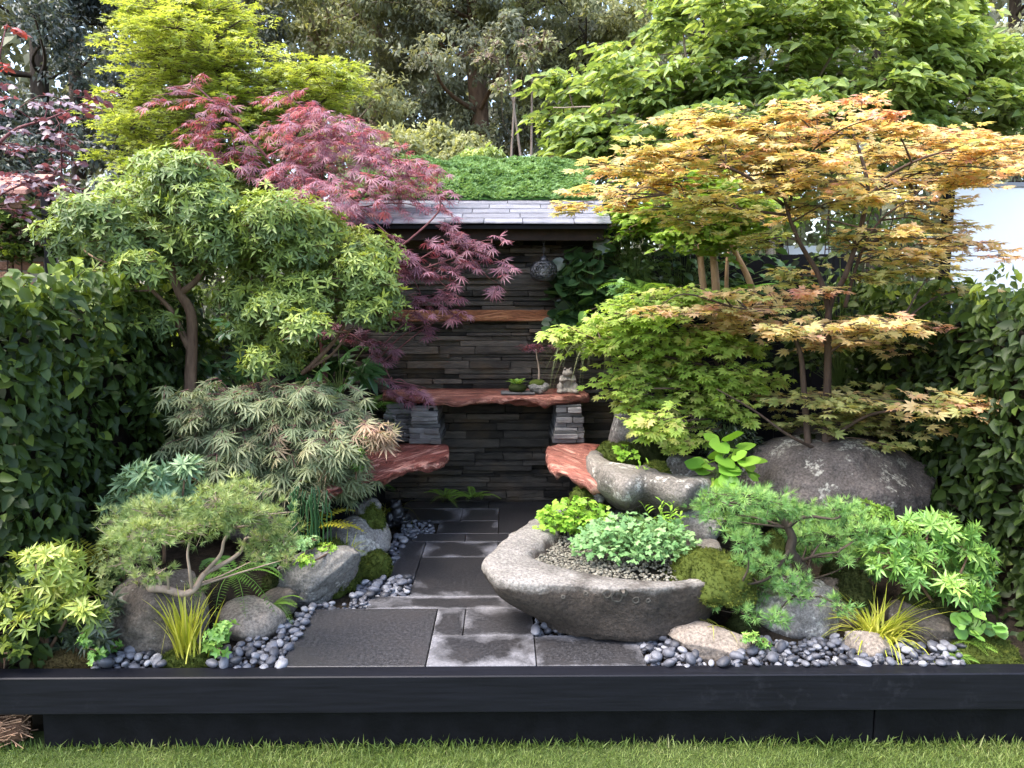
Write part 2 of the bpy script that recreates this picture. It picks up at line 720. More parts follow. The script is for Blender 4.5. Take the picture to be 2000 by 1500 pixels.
def pad_list(pads, Y, dj=0.18, seed=1):
    """(px, py, rx, ry[, dY[, tint]]) in photo pixels at depth Y -> centres, radii, tint."""
    rs = np.random.default_rng(seed)
    c, r, t = [], [], []
    for p in pads:
        y = Y + (p[4] if len(p) > 4 and p[4] is not None else rs.normal(0, dj))
        p = (p[0] + rs.normal(0, 0.12) * p[2], p[1] + rs.normal(0, 0.2) * p[3], p[2] * rs.uniform(0.8, 1.15), p[3] * rs.uniform(0.8, 1.2)) + tuple(p[4:])
        k = y / FPX
        c.append(at(p[0], p[1], y))
        r.append((p[2] * k, max(p[2] * k * 0.8, 0.06), p[3] * k))
        t.append(p[5] if len(p) > 5 else 0.5)
    return np.array(c), np.array(r), np.array(t)


def in_ball(n, rs, pw=1 / 3):
    d = nrm(rs.normal(size=(n, 3)))
    return d * rs.uniform(0, 1, n)[:, None] ** pw


def spray_leaves(cen, rad, tin, n_spray, m, L, leaf, axis, seed, droop=0.35, flat=0.35, out=1.0, tilt=0.3, up=0.1):
    """Layered sprays (opposite leaves along short twigs) inside pads.  Returns P,R,S,tint,twigs."""
    rs = np.random.default_rng(seed)
    area = rad[:, 0] * (rad[:, 2] + 0.4 * rad[:, 1])
    num = np.maximum(2, np.round(n_spray * area / area.sum()).astype(int))
    idx = np.repeat(np.arange(len(cen)), num)
    P0 = cen[idx] + np.clip(rs.normal(0, 0.62, (len(idx), 3)), -1.7, 1.7) * rad[idx] * (1, 1, 1.3)
    d = P0 - np.asarray(axis)
    d[:, 2] = 0
    d = nrm(d) * out + rs.normal(0, 0.75, d.shape) * (1, 1, 0.25)
    d = nrm(d * (1, 1, 0.3)) + np.array((0, 0, up))
    d = nrm(d)
    ln = L * rs.uniform(0.6, 1.25, len(idx))
    P0 = P0 - d * ln[:, None] * 0.5
    Ps, Ds, Ns, Ss, Ts = [], [], [], [], []
    tw = []
    pt = np.clip(tin[idx] + rs.normal(0, 0.12, len(idx)), 0, 1)
    for j in range(m):
        t = (j + 0.6) / m
        pos = P0 + d * (ln * t)[:, None] + np.outer(-droop * ln * t * t, (0, 0, 1))
        for s in ((-1, 1, 0) if j == m - 1 else (-1, 1)):
            a = s * np.radians(rs.uniform(35, 75, len(idx)))
            c_, s_ = np.cos(a), np.sin(a)
            dd = np.stack([d[:, 0] * c_ - d[:, 1] * s_, d[:, 0] * s_ + d[:, 1] * c_, d[:, 2] - droop * t * 0.8 + rs.normal(0, 0.12 + 0.15 * droop, len(idx))], 1)
            nn = np.array((0, -0.3, 1.0)) + rs.normal(0, tilt, dd.shape)
            keep = rs.uniform(size=len(idx)) < 0.93
            Ps.append(pos[keep]); Ds.append(dd[keep]); Ns.append(nn[keep])
            Ss.append((leaf * rs.uniform(0.65, 1.2, len(idx)))[keep])
            Ts.append((pt + rs.normal(0, 0.1, len(idx)) + 0.1 * (t - 0.5))[keep])
    for i in range(len(idx)):
        q = np.array([P0[i] + d[i] * ln[i] * t - np.array((0, 0, droop * ln[i] * t * t)) for t in (0, 0.5, 1)])
        tw.append((q, 0.0022, 0.0012))
    return np.vstack(Ps), frames(np.vstack(Ds), np.vstack(Ns)), np.concatenate(Ss), np.concatenate(Ts), tw, P0, idx


def connect(cen, lines, r0=0.006, r1=0.002, sag=0.03, seed=0, toward=None):
    """Curved branches from the nearest (lower) limb point to each pad centre."""
    rs = np.random.default_rng(seed)
    pts = np.vstack(lines)
    out = []
    for c in cen:
        d = np.linalg.norm((pts - c) * (1, 1, 1.0), axis=1) + np.maximum(0, pts[:, 2] - c[2]) * 1.5
        a = pts[np.argmin(d)]
        mid = (a + c) / 2 + rs.normal(0, 0.05, 3) * np.linalg.norm(c - a) + (0, 0, sag)
        out.append((catmull([a, mid, c], 4), r0, r1))
    return out

# ================================================================== MATERIALS
M = {}
M['slate_wall'] = None


def stone_mat(name, lo, hi, per_obj=0.35, rough=0.7, bscale=40, warm=(0.13, 0.085, 0.045), warm_amt=0.55, stretch=(1, 1, 4)):
    m, nt, N, L, b = new_mat(name)
    oi = N.new('ShaderNodeObjectInfo')
    t = N.new('ShaderNodeTexCoord')
    ad = N.new('ShaderNodeVectorMath'); ad.operation = 'ADD'
    L.new(t.outputs['Object'], ad.inputs[0])
    sc = N.new('ShaderNodeVectorMath'); sc.operation = 'SCALE'
    L.new(oi.outputs['Location'], sc.inputs[0]); sc.inputs['Scale'].default_value = 3.7
    L.new(sc.outputs[0], ad.inputs[1])
    mp = N.new('ShaderNodeMapping'); mp.inputs['Scale'].default_value = stretch
    L.new(ad.outputs[0], mp.inputs['Vector'])
    n = noise_node(N, L, 9, 7, 0.65, vec=mp.outputs['Vector'])
    r = ramp(N, [(0.25, lo), (0.75, hi)])
    L.new(n.outputs['Fac'], r.inputs['Fac'])
    rr = ramp(N, [(0, (1 - per_obj,) * 3), (1, (1 + per_obj,) * 3)])
    L.new(oi.outputs['Random'], rr.inputs['Fac'])
    col = mixc(N, L, 1.0, r.outputs['Color'], rr.outputs['Color'], 'MULTIPLY')
    if warm_amt:
        wn_ = noise_node(N, L, 4, 3, 0.6, vec=ad.outputs[0])
        wr = ramp(N, [(0.52, (0, 0, 0)), (0.72, (warm_amt,) * 3)])
        L.new(wn_.outputs['Fac'], wr.inputs['Fac'])
        col = mixc(N, L, wr.outputs['Color'], col, warm)
    L.new(col, b.inputs['Base Color'])
    b.inputs['Roughness'].default_value = rough
    b.inputs['Specular IOR Level'].default_value = 0.35
    n2 = noise_node(N, L, bscale, 6, 0.7, vec=mp.outputs['Vector'])
    bump(N, L, n2.outputs['Fac'], b, 0.9, 0.014)
    return m


M['slate_wall'] = stone_mat('slate_wall_stone', (0.017, 0.015, 0.013), (0.095, 0.079, 0.062), 0.8)
M['pier'] = stone_mat('slate_pier_stone', (0.06, 0.058, 0.058), (0.21, 0.205, 0.20), 0.5, warm_amt=0.2)
M['roof_slate'] = stone_mat('roof_slate', (0.13, 0.13, 0.15), (0.26, 0.26, 0.29), 0.2, rough=0.5, warm_amt=0.0, stretch=(1, 3, 1))
M['mortar'] = simple_mat('wall_core', (0.014, 0.014, 0.015), 0.95, 0.1)
M['black_timber'] = simple_mat('black_timber', (0.004, 0.004, 0.005), 0.6, 0.12, 14, 0.4, 0.2)
M['iron'] = simple_mat('black_iron', (0.024, 0.024, 0.027), 0.35, 0.7, 40, 0.4, 0.3)
M['soil'] = simple_mat('dark_soil', (0.022, 0.017, 0.012), 0.95, 0.1, 30, 0.5, 0.8, bscale=60)
M['lawn_soil'] = simple_mat('lawn_soil', (0.05, 0.07, 0.02), 0.95, 0.1, 20, 0.4, 0.5)
M['glass'] = simple_mat('frosted_glass', (0.30, 0.30, 0.29), 0.4, 0.4)
M['white'] = simple_mat('white_canvas', (0.86, 0.86, 0.86), 0.7, 0.2, 2, 0.03)
M['stone_statue'] = rock_mat('statue_stone', (0.16, 0.145, 0.12), (0.30, 0.27, 0.23), 0.0, scale=3, bstr=0.4)


def paver_mat():
    m, nt, N, L, b = new_mat('basalt_paving')
    t = N.new('ShaderNodeTexCoord'); oi = N.new('ShaderNodeObjectInfo')
    g = N.new('ShaderNodeNewGeometry')
    fine = noise_node(N, L, 75, 5, 0.95, vec=g.outputs['Position'])
    fr = ramp(N, [(0.38, (0.007, 0.0068, 0.0072)), (0.50, (0.024, 0.0235, 0.025)), (0.62, (0.062, 0.060, 0.064))])
    L.new(fine.outputs['Fac'], fr.inputs['Fac'])
    rr = ramp(N, [(0, (0.75,) * 3), (1, (1.25,) * 3)])
    L.new(oi.outputs['Random'], rr.inputs['Fac'])
    col = mixc(N, L, 1.0, fr.outputs['Color'], rr.outputs['Color'], 'MULTIPLY')
    # dry pale patches left by water drying off, with soft tide lines
    wn_ = noise_node(N, L, 4.0, 6, 0.6, vec=g.outputs['Position'], dist=0.2)
    at_ = N.new('ShaderNodeAttribute'); at_.attribute_name = 'dry'; at_.attribute_type = 'OBJECT'
    ma = N.new('ShaderNodeMath'); ma.operation = 'ADD'
    L.new(wn_.outputs['Fac'], ma.inputs[0]); L.new(at_.outputs['Fac'], ma.inputs[1])
    sx = N.new('ShaderNodeSeparateXYZ'); L.new(t.outputs['Generated'], sx.inputs[0])
    eg = []
    for k in ('X', 'Y'):
        q = N.new('ShaderNodeMath'); q.operation = 'SUBTRACT'; L.new(sx.outputs[k], q.inputs[0]); q.inputs[1].default_value = 0.5
        w = N.new('ShaderNodeMath'); w.operation = 'ABSOLUTE'; L.new(q.outputs[0], w.inputs[0]); eg.append(w)
    mx = N.new('ShaderNodeMath'); mx.operation = 'MAXIMUM'; L.new(eg[0].outputs[0], mx.inputs[0]); L.new(eg[1].outputs[0], mx.inputs[1])
    ee = N.new('ShaderNodeMath'); ee.operation = 'MULTIPLY_ADD'; L.new(mx.outputs[0], ee.inputs[0]); ee.inputs[1].default_value = 0.75; ee.inputs[2].default_value = -0.29
    m2 = N.new('ShaderNodeMath'); m2.operation = 'ADD'; L.new(ma.outputs[0], m2.inputs[0]); L.new(ee.outputs[0], m2.inputs[1])
    ma = m2
    wr = ramp(N, [(0.54, (0, 0, 0)), (0.60, (0.30,) * 3), (0.66, (0.5,) * 3), (0.69, (0.85,) * 3), (0.76, (1, 1, 1))])
    L.new(ma.outputs[0], wr.inputs['Fac'])
    f2 = noise_node(N, L, 75, 5, 0.9, vec=g.outputs['Position'])
    dr = ramp(N, [(0.35, (0.095, 0.093, 0.10)), (0.65, (0.20, 0.197, 0.21))])
    L.new(f2.outputs['Fac'], dr.inputs['Fac'])
    mud = noise_node(N, L, 5, 4, 0.6, vec=g.outputs['Position'])
    mr = ramp(N, [(0.45, (0, 0, 0)), (0.70, (0.5,) * 3)])
    L.new(mud.outputs['Fac'], mr.inputs['Fac'])
    col = mixc(N, L, mr.outputs['Color'], col, (0.040, 0.036, 0.035))
    col = mixc(N, L, wr.outputs['Color'], col, dr.outputs['Color'])
    L.new(col, b.inputs['Base Color'])
    ro = ramp(N, [(0, (0.42,) * 3), (1, (0.8,) * 3)])
    L.new(wr.outputs['Color'], ro.inputs['Fac'])
    L.new(ro.outputs['Color'], b.inputs['Roughness'])
    b.inputs['Specular IOR Level'].default_value = 0.4
    bump(N, L, fine.outputs['Fac'], b, 0.25, 0.003)
    return m


M['paver'] = paver_mat()


def pebble_mat():
    m, nt, N, L, b = new_mat('grey_pebble')
    oi = N.new('ShaderNodeObjectInfo')
    r = ramp(N, [(0, (0.035, 0.036, 0.043)), (0.35, (0.08, 0.082, 0.097)), (0.8, (0.165, 0.168, 0.19)), (1, (0.27, 0.27, 0.285))])
    a = N.new('ShaderNodeAttribute'); a.attribute_name = 'tint'
    ad = N.new('ShaderNodeMath'); ad.operation = 'ADD'
    L.new(oi.outputs['Random'], ad.inputs[0]); L.new(a.outputs['Fac'], ad.inputs[1])
    fr = N.new('ShaderNodeMath'); fr.operation = 'FRACT'
    L.new(ad.outputs[0], fr.inputs[0])
    L.new(fr.outputs[0], r.inputs['Fac'])
    n = noise_node(N, L, 1.6, 5, 0.6)
    nr = ramp(N, [(0.3, (0.7,) * 3), (0.7, (1.2,) * 3)])
    L.new(n.outputs['Fac'], nr.inputs['Fac'])
    L.new(mixc(N, L, 1.0, r.outputs['Color'], nr.outputs['Color'], 'MULTIPLY'), b.inputs['Base Color'])
    b.inputs['Roughness'].default_value = 0.55
    b.inputs['Specular IOR Level'].default_value = 0.4
    return m


M['pebble'] = pebble_mat()


def timber_edge_mat():
    m, nt, N, L, b = new_mat('painted_timber')
    t = N.new('ShaderNodeTexCoord')
    mp = N.new('ShaderNodeMapping'); mp.inputs['Scale'].default_value = (1.2, 25, 25)
    L.new(t.outputs['Object'], mp.inputs['Vector'])
    n = noise_node(N, L, 3, 6, 0.6, vec=mp.outputs['Vector'])
    r = ramp(N, [(0.3, (0.0045, 0.0047, 0.0068)), (0.7, (0.009, 0.0095, 0.0135))])
    L.new(n.outputs['Fac'], r.inputs['Fac'])
    # splashes of dried mud and water
    sp = noise_node(N, L, 45, 3, 0.8)
    sr = ramp(N, [(0.66, (0, 0, 0)), (0.70, (0.9,) * 3)])
    L.new(sp.outputs['Fac'], sr.inputs['Fac'])
    big = noise_node(N, L, 1.3, 3, 0.5)
    br = ramp(N, [(0.45, (0, 0, 0)), (0.6, (1, 1, 1))])
    L.new(big.outputs['Fac'], br.inputs['Fac'])
    f = mixc(N, L, 1.0, sr.outputs['Color'], br.outputs['Color'], 'MULTIPLY')
    col = mixc(N, L, f, r.outputs['Color'], (0.005, 0.005, 0.006))
    dn = noise_node(N, L, 16, 5, 0.75)
    dr = ramp(N, [(0.56, (0, 0, 0)), (0.70, (0.4,) * 3)])
    L.new(dn.outputs['Fac'], dr.inputs['Fac'])
    f3 = mixc(N, L, 1.0, dr.outputs['Color'], br.outputs['Color'], 'MULTIPLY')
    col = mixc(N, L, f3, col, (0.028, 0.028, 0.034))
    L.new(col, b.inputs['Base Color'])
    b.inputs['Roughness'].default_value = 0.45
    b.inputs['Specular IOR Level'].default_value = 0.18
    bump(N, L, n.outputs['Fac'], b, 0.12, 0.004)
    return m


M['edge'] = timber_edge_mat()


def redwood_mat(name, lo, mid, hi, scale=(3, 26, 26), rot=0.0):
    m, nt, N, L, b = new_mat(name)
    t = N.new('ShaderNodeTexCoord')
    mp = N.new('ShaderNodeMapping'); mp.vector_type = 'TEXTURE'; mp.inputs['Scale'].default_value = tuple(1 / s for s in scale)
    mp.inputs['Rotation'].default_value = (0, 0, rot)
    L.new(t.outputs['Object'], mp.inputs['Vector'])
    n = noise_node(N, L, 1.0, 6, 0.7, vec=mp.outputs['Vector'], dist=0.9)
    r = ramp(N, [(0.38, lo), (0.45, mid), (0.50, tuple(c * 0.45 for c in mid)), (0.53, mid), (0.60, hi), (0.66, tuple(c * 0.8 for c in mid))])
    L.new(n.outputs['Fac'], r.inputs['Fac'])
    L.new(r.outputs['Color'], b.inputs['Base Color'])
    b.inputs['Roughness'].default_value = 0.5
    b.inputs['Specular IOR Level'].default_value = 0.4
    bump(N, L, n.outputs['Fac'], b, 1.0, 0.05)
    return m


M['redwood'] = redwood_mat('burr_redwood', (0.06, 0.013, 0.010), (0.30, 0.085, 0.06), (0.60, 0.31, 0.24), (3.5, 15, 15), 1.05)
M['redwood_top'] = redwood_mat('burr_redwood_top', (0.07, 0.020, 0.014), (0.27, 0.09, 0.06), (0.52, 0.26, 0.19), (3, 16, 18))
M['shelf_wood'] = redwood_mat('shelf_wood', (0.14, 0.05, 0.02), (0.32, 0.12, 0.05), (0.44, 0.20, 0.09))

# ================================================================== THE GROUND
def grid(x0, x1, nx, y0, y1, ny, zf):
    X, Yg = np.meshgrid(np.linspace(x0, x1, nx + 1), np.linspace(y0, y1, ny + 1))
    V = np.stack([X.ravel(), Yg.ravel(), zf(X.ravel(), Yg.ravel())], 1)
    i = np.arange(nx * ny)
    a = (i // nx) * (nx + 1) + i % nx
    return V, np.stack([a, a + 1, a + nx + 2, a + nx + 1], 1)


def sstep(x, a, b):
    t = np.clip((x - a) / (b - a), 0, 1)
    return t * t * (3 - 2 * t)


V, F = grid(-120, 120, 24, -60, 240, 30, lambda x, y: np.full_like(x, -0.32))
o = part('ground', V, F, simple_mat('leaf_litter', (0.045, 0.036, 0.022), 0.95, 0.1, 3, 0.5, 0.8), None, kind='structure')
V, F = grid(-9, 9, 40, -6, 2.70, 30, lambda x, y: -0.285 + 0.006 * np.sin(x * 3.1) * np.cos(y * 2.3))
o = part('lawn', V, F, M['lawn_soil'], None, True, kind='structure')


def bed_h(x, y):
    d = np.maximum(0, np.maximum(-0.82 - x, x - 0.62))
    h = -0.035 + np.minimum(0.16, d * 0.4) * sstep(y, 2.75, 3.5)
    return h + 0.012 * vnoise(np.stack([x * 9, y * 9, 0 * x], 1), 4) * (d > 0.02)


V, F = grid(-3.0, 3.0, 150, 2.64, 5.6, 80, bed_h)
o = part('planting_bed', V, F, M['soil'], None, True, kind='structure')

# ---- timber edging along the lawn
e = thing('timber_edging', 'long black painted timber beam edging the garden above the lawn', 'edging', (0, 2.58, -0.28))
V, F = bev_box(-2.6, 2.6, 2.552, 2.626, -0.134, 0.002, 0.004); part('beam', V, F, M['edge'], e)
V, F = bev_box(-1.645, 1.328, 2.596, 2.640, -0.30, -0.136, 0.003); part('plinth', V, F, M['black_timber'], e)
V, F = bev_box(1.332, 2.6, 2.594, 2.640, -0.30, -0.136, 0.003); part('plinth', V, F, M['black_timber'], e)

# ---- paving: each slab its own piece
pv = part('paving', *bev_box(-0.86, 0.56, 2.63, 4.96, -0.06, -0.016), M['soil'], None, kind='structure')
SL = [  # x0, x1, y0, y1, dryness
    (-0.812, -0.285, 2.63, 3.148, -0.25), (-0.285, 0.115, 2.63, 2.885, 0.13), (0.115, 0.515, 2.63, 2.882, 0.05),
    (-0.285, -0.165, 2.885, 3.148, 0.07), (-0.165, 0.118, 2.885, 3.148, 0.08), (-0.595, 0.118, 3.148, 3.288, 0.12),
    (-0.425, 0.118, 3.288, 3.795, -0.09), (-0.55, -0.425, 3.50, 4.045, 0.0), (-0.425, -0.035, 3.795, 4.045, 0.07),
    (-0.60, -0.505, 4.045, 4.185, -0.05), (-0.505, -0.215, 4.045, 4.185, -0.12), (-0.215, 0.10, 4.045, 4.185, -0.09),
    (-0.385, -0.035, 4.185, 4.43, 0.02), (-0.60, -0.26, 4.43, 4.70, 0.02), (-0.26, -0.035, 4.43, 4.70, 0.05),
    (-0.035, 0.30, 4.185, 4.70, -0.2), (-0.035, 0.30, 3.795, 4.045, 0.0), (-0.64, -0.10, 4.70, 4.865, -0.09), (-0.10, 0.42, 4.70, 4.865, -0.15),
]
for i, (x0, x1, y0, y1, dry) in enumerate(SL):
    g = 0.0022
    zt = RNG.normal(0, 0.0012)
    V, F = bev_box(x0 + g, x1 - g, y0 + g, y1 - g, -0.03, zt, 0.0022)
    o = part('paver', V, F, M['paver'], pv)
    o['dry'] = float(dry)

# ================================================================== ROCKS
M['rock_brown'] = rock_mat('rock_brown', (0.075, 0.062, 0.05), (0.17, 0.145, 0.12), 0.05)
M['rock_tan'] = rock_mat('rock_tan', (0.19, 0.155, 0.125), (0.36, 0.305, 0.25), 0.0)
M['rock_grey'] = rock_mat('rock_grey', (0.11, 0.105, 0.095), (0.25, 0.235, 0.21), 0.08)
M['rock_lichen'] = rock_mat('rock_lichen', (0.06, 0.052, 0.046), (0.16, 0.135, 0.12), 0.13, (0.50, 0.48, 0.40))
M['rock_pale'] = rock_mat('rock_pale', (0.15, 0.14, 0.125), (0.29, 0.27, 0.245), 0.15, (0.52, 0.50, 0.44), 0.12)
M['rock_dark'] = rock_mat('rock_dark', (0.05, 0.042, 0.038), (0.12, 0.10, 0.09), 0.0)
ROCKS = []


def rock_shape(seed, cuts=9, amp=0.22, sub=5, blunt=0.62):
    rs = np.random.default_rng(seed)
    V, F = ICO[sub]
    V = V.copy()
    V *= (1 + amp * fbm(V * 1.1, 3, seed))[:, None]
    for k in range(cuts):
        n = nrm(rs.normal(size=3))
        d = rs.uniform(blunt, 0.95)
        q = V @ n - d
        V -= np.outer(np.maximum(q, 0) * 0.86, n)
    V *= (1 + 0.07 * fbm(V * 4, 5, seed + 5))[:, None]
    V *= (1 + 0.018 * vnoise(V * 17, seed + 9))[:, None]
    lo, hi = V.min(0), V.max(0)
    return (V - (lo + hi) / 2) / ((hi - lo) / 2), F


def rock(label, box, Y, depth, mat, seed, top=None, cuts=9, blunt=0.62, group=None, slope=0, name='boulder', amp=0.22):
    x0, y0, x1, y1 = box
    a, b = at(x0, (y0 + y1) / 2, Y), at(x1, (y0 + y1) / 2, Y)
    t, u = at((x0 + x1) / 2, y0, Y), at((x0 + x1) / 2, y1, Y)
    c = np.array(((a[0] + b[0]) / 2, Y + depth * 0.25, (t[2] + u[2]) / 2))
    r = np.array(((b[0] - a[0]) / 2, depth, (t[2] - u[2]) / 2))
    V, F = rock_shape(seed, cuts, amp, 5 if x1 - x0 > 160 else 4, blunt)
    V = V * r
    V[:, 2] += slope * V[:, 0]
    V = V + c
    ROCKS.append((c, r))
    return solo(name, V, F, M[mat], label, 'rock', group, True)


rock('big brown boulder under the dwarf pine at the front left', (200, 1125, 405, 1296), 2.83, 0.17, 'rock_brown', 3, blunt=0.7)
rock('rounded tan rock beside the pebbles left of the paving', (418, 1180, 552, 1262), 2.93, 0.13, 'rock_tan', 8, blunt=0.66)
rock('long low mossy boulder lying along the pebble strip left of the path', (512, 1078, 702, 1192), 3.26, 0.14, 'rock_grey', 12, slope=0.26)
rock('grey boulder behind the grass tuft left of the path', (620, 1012, 762, 1112), 3.66, 0.2, 'rock_pale', 21, blunt=0.7)
rock('dark brown boulder in front of the grey-green maple mound', (425, 934, 572, 1060), 3.5, 0.16, 'rock_dark', 33, blunt=0.6)
rock('small brown rock behind the rounded tan rock', (500, 1158, 575, 1205), 3.1, 0.08, 'rock_brown', 41)
rock('huge lichen-spotted brown boulder below the orange maple', (1452, 856, 1838, 1050), 3.75, 0.42, 'rock_lichen', 52, blunt=0.86, amp=0.16, cuts=6)
rock('flat tan rock lying in the pebbles right of the paving', (1306, 1228, 1477, 1303), 2.78, 0.11, 'rock_tan', 63, slope=-0.12, blunt=0.6)
rock('pale lichen-covered boulder below the twisted larch', (1470, 1128, 1655, 1272), 2.98, 0.15, 'rock_pale', 71, blunt=0.72)
rock('small angular tan rock in front of the yellow sedge', (1656, 1240, 1748, 1296), 2.74, 0.08, 'rock_tan', 85, slope=-0.2, blunt=0.55)
rock('brown boulder right of the yellow sedge', (1730, 1182, 1905, 1280), 2.92, 0.16, 'rock_brown', 92, blunt=0.7)
rock('grey rough-topped rock behind the stone basin', (1318, 985, 1412, 1085), 3.45, 0.14, 'rock_pale', 104, blunt=0.6)
rock('dark boulder between the stone basin and the larch', (1250, 1010, 1345, 1090), 3.62, 0.16, 'rock_dark', 113, blunt=0.65)
rock('grey standing stone under the lime green maple', (1190, 770, 1290, 900), 4.25, 0.12, 'rock_grey', 121, blunt=0.6)
rock('small dark rock behind the iron ornament', (690, 975, 745, 1020), 3.75, 0.08, 'rock_grey', 131)
rock('small pale stone beside the back rim of the stone basin', (1155, 950, 1182, 984), 3.72, 0.03, 'rock_pale', 141)
rock('dark boulder under the low maple branch on the right', (1560, 830, 1720, 905), 4.05, 0.2, 'rock_dark', 151, blunt=0.7)
rock('brown boulder hidden under the right sedge clump', (1590, 1130, 1700, 1262), 3.05, 0.14, 'rock_brown', 161, blunt=0.7)


def bowl(name, label, rim, inner, base_pt, base_r, z_rim, bulge, mat, seed, depth, zw, lift):
    """Irregular natural stone bowl. rim / inner: closed outlines in photo pixels at height z_rim; lift(angle) raises the rim."""
    R = catmull([gnd(x, y, z_rim) for x, y in rim], 8, True)
    I = catmull([gnd(x, y, z_rim) for x, y in inner], 8, True)
    n = 96
    c = R.mean(0)

    def resample(Q):
        a = np.arctan2(Q[:, 1] - c[1], Q[:, 0] - c[0])
        o = np.argsort(a)
        a, q = a[o], np.hypot(Q[:, 0] - c[0], Q[:, 1] - c[1])[o]
        th = np.linspace(-PI, PI, n, endpoint=False)
        return th, np.interp(th, np.r_[a - 2 * PI, a, a + 2 * PI], np.r_[q, q, q])
    th, ro = resample(R)
    _, ri = resample(I)
    ri = np.minimum(ri, ro * 0.93)
    rings = []
    cb = np.array(base_pt)
    prof = [(0.0, 0.0, 1), (0.05, 0.05, 0.8), (0.5, 0.16, 0.7), (1.0, 0.42, 0.45), (0.9, 0.62, 0.2), (0.0, 0.82, 0.05), (0, 0.95, 0), (0, 1.0, 0)]
    ring_def = []
    for s, z in ((0.02, 0.0), (0.72, 0.0), (0.9, 0.05), (1.0, 0.14), (1.02, 0.24)):    # underside
        ring_def.append(('b', s, z))
    for s, z in ((0.30, 0.34), (0.60, 0.50), (0.86, 0.66), (1.0, 0.78), (1.045, 0.89), (1.03, 0.96)):
        ring_def.append(('m', s, z))
    for s in (0.0, 0.15, 0.45, 0.75, 0.95):
        ring_def.append(('t', s, 1.0 + 0.02 * math.sin(s * PI) - 0.04 * s))
    for s, z in ((0.97, 0.92), (0.90, 0.80), (0.75, 0.74), (0.4, 0.72), (0.02, 0.72)):
        ring_def.append(('i', s, z))
    V = []
    for kind, s, z in ring_def:
        for k in range(n):
            d = np.array((math.cos(th[k]), math.sin(th[k])))
            zr = z_rim * (1 + lift(th[k]))
            if kind == 'b': p = cb[:2] + d * base_r * s; h = z
            elif kind == 'm': p = (cb[:2] + d * base_r) * (1 - s) + (c[:2] + d * ro[k]) * s; h = z
            elif kind == 't': p = c[:2] + d * (ro[k] * (1 - s) + ri[k] * s); h = z
            else: p = c[:2] + d * ri[k] * s; h = z
            V.append((p[0], p[1], h * zr))
    V = np.array(V)
    m = len(ring_def)
    F = []
    for i in range(m - 1):
        for k in range(n):
            q = (k + 1) % n
            F.append((i * n + k, i * n + q, (i + 1) * n + q, (i + 1) * n + k))
    F.append(tuple(range(n - 1, -1, -1))); F.append(tuple((m - 1) * n + k for k in range(n)))
    d = V - np.array((c[0], c[1], z_rim * 0.6))
    V += nrm(d) * (0.030 * fbm(V * 4, 5, seed) + 0.007 * vnoise(V * 28, seed + 3))[:, None]
    V[:, 2] += zw
    return V, F, c, ri


# the big stone basin
rim = [(1078, 992), (1022, 1022), (975, 1062), (944, 1088), (962, 1112), (985, 1122), (1040, 1128), (1120, 1131), (1200, 1135), (1290, 1132), (1368, 1124), (1415, 1100), (1400, 1050), (1330, 1005), (1240, 982), (1150, 980)]
inn = [(1108, 1010), (1080, 1030), (1058, 1050), (1030, 1070), (1050, 1082), (1100, 1094), (1150, 1103), (1220, 1111), (1310, 1114), (1360, 1104), (1375, 1080), (1350, 1040), (1300, 1015), (1230, 998), (1160, 998)]
bp = gnd(1205, 1176, 0.0)
V, F, bc, bri = bowl('stone_basin', '', rim, inn, bp, 0.41, 0.262, 0.05, None, 5, 0.1, -0.02, lambda a: 0.05 * math.cos(a - 2.6))
M['basin'] = rock_mat('basin_stone', (0.15, 0.138, 0.122), (0.29, 0.27, 0.245), 0.03, (0.34, 0.32, 0.28), bstr=0.8)


def weathered_shaded(m, dirt=(0.060, 0.046, 0.034)):
    """Dark algae and dirt on the flanks of the stone, where it never dries, darkened further to paint in their shade."""
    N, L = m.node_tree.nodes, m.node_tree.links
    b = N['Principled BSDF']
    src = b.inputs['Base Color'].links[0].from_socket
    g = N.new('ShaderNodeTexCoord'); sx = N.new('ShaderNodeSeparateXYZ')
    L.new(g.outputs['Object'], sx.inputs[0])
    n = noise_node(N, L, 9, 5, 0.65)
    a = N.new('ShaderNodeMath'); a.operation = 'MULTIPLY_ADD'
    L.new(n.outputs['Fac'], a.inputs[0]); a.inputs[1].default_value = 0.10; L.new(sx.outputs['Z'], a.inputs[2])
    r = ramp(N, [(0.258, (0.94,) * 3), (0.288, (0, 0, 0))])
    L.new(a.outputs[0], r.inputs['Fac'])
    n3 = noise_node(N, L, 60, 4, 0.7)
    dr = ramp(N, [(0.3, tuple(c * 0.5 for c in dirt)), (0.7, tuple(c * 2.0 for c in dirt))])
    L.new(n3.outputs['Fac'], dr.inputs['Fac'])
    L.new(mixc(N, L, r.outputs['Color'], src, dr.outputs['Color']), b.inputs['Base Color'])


weathered_shaded(M['basin'], (0.034, 0.026, 0.020))  # dirt colour also deepened so the front flank looks shaded
basin = thing('stone_basin', 'large pale granite basin planted with herbs beside the paving', 'basin', (bc[0], bc[1], 0))
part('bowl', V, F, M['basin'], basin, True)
V_bowl, F_bowl = V.copy(), list(F)
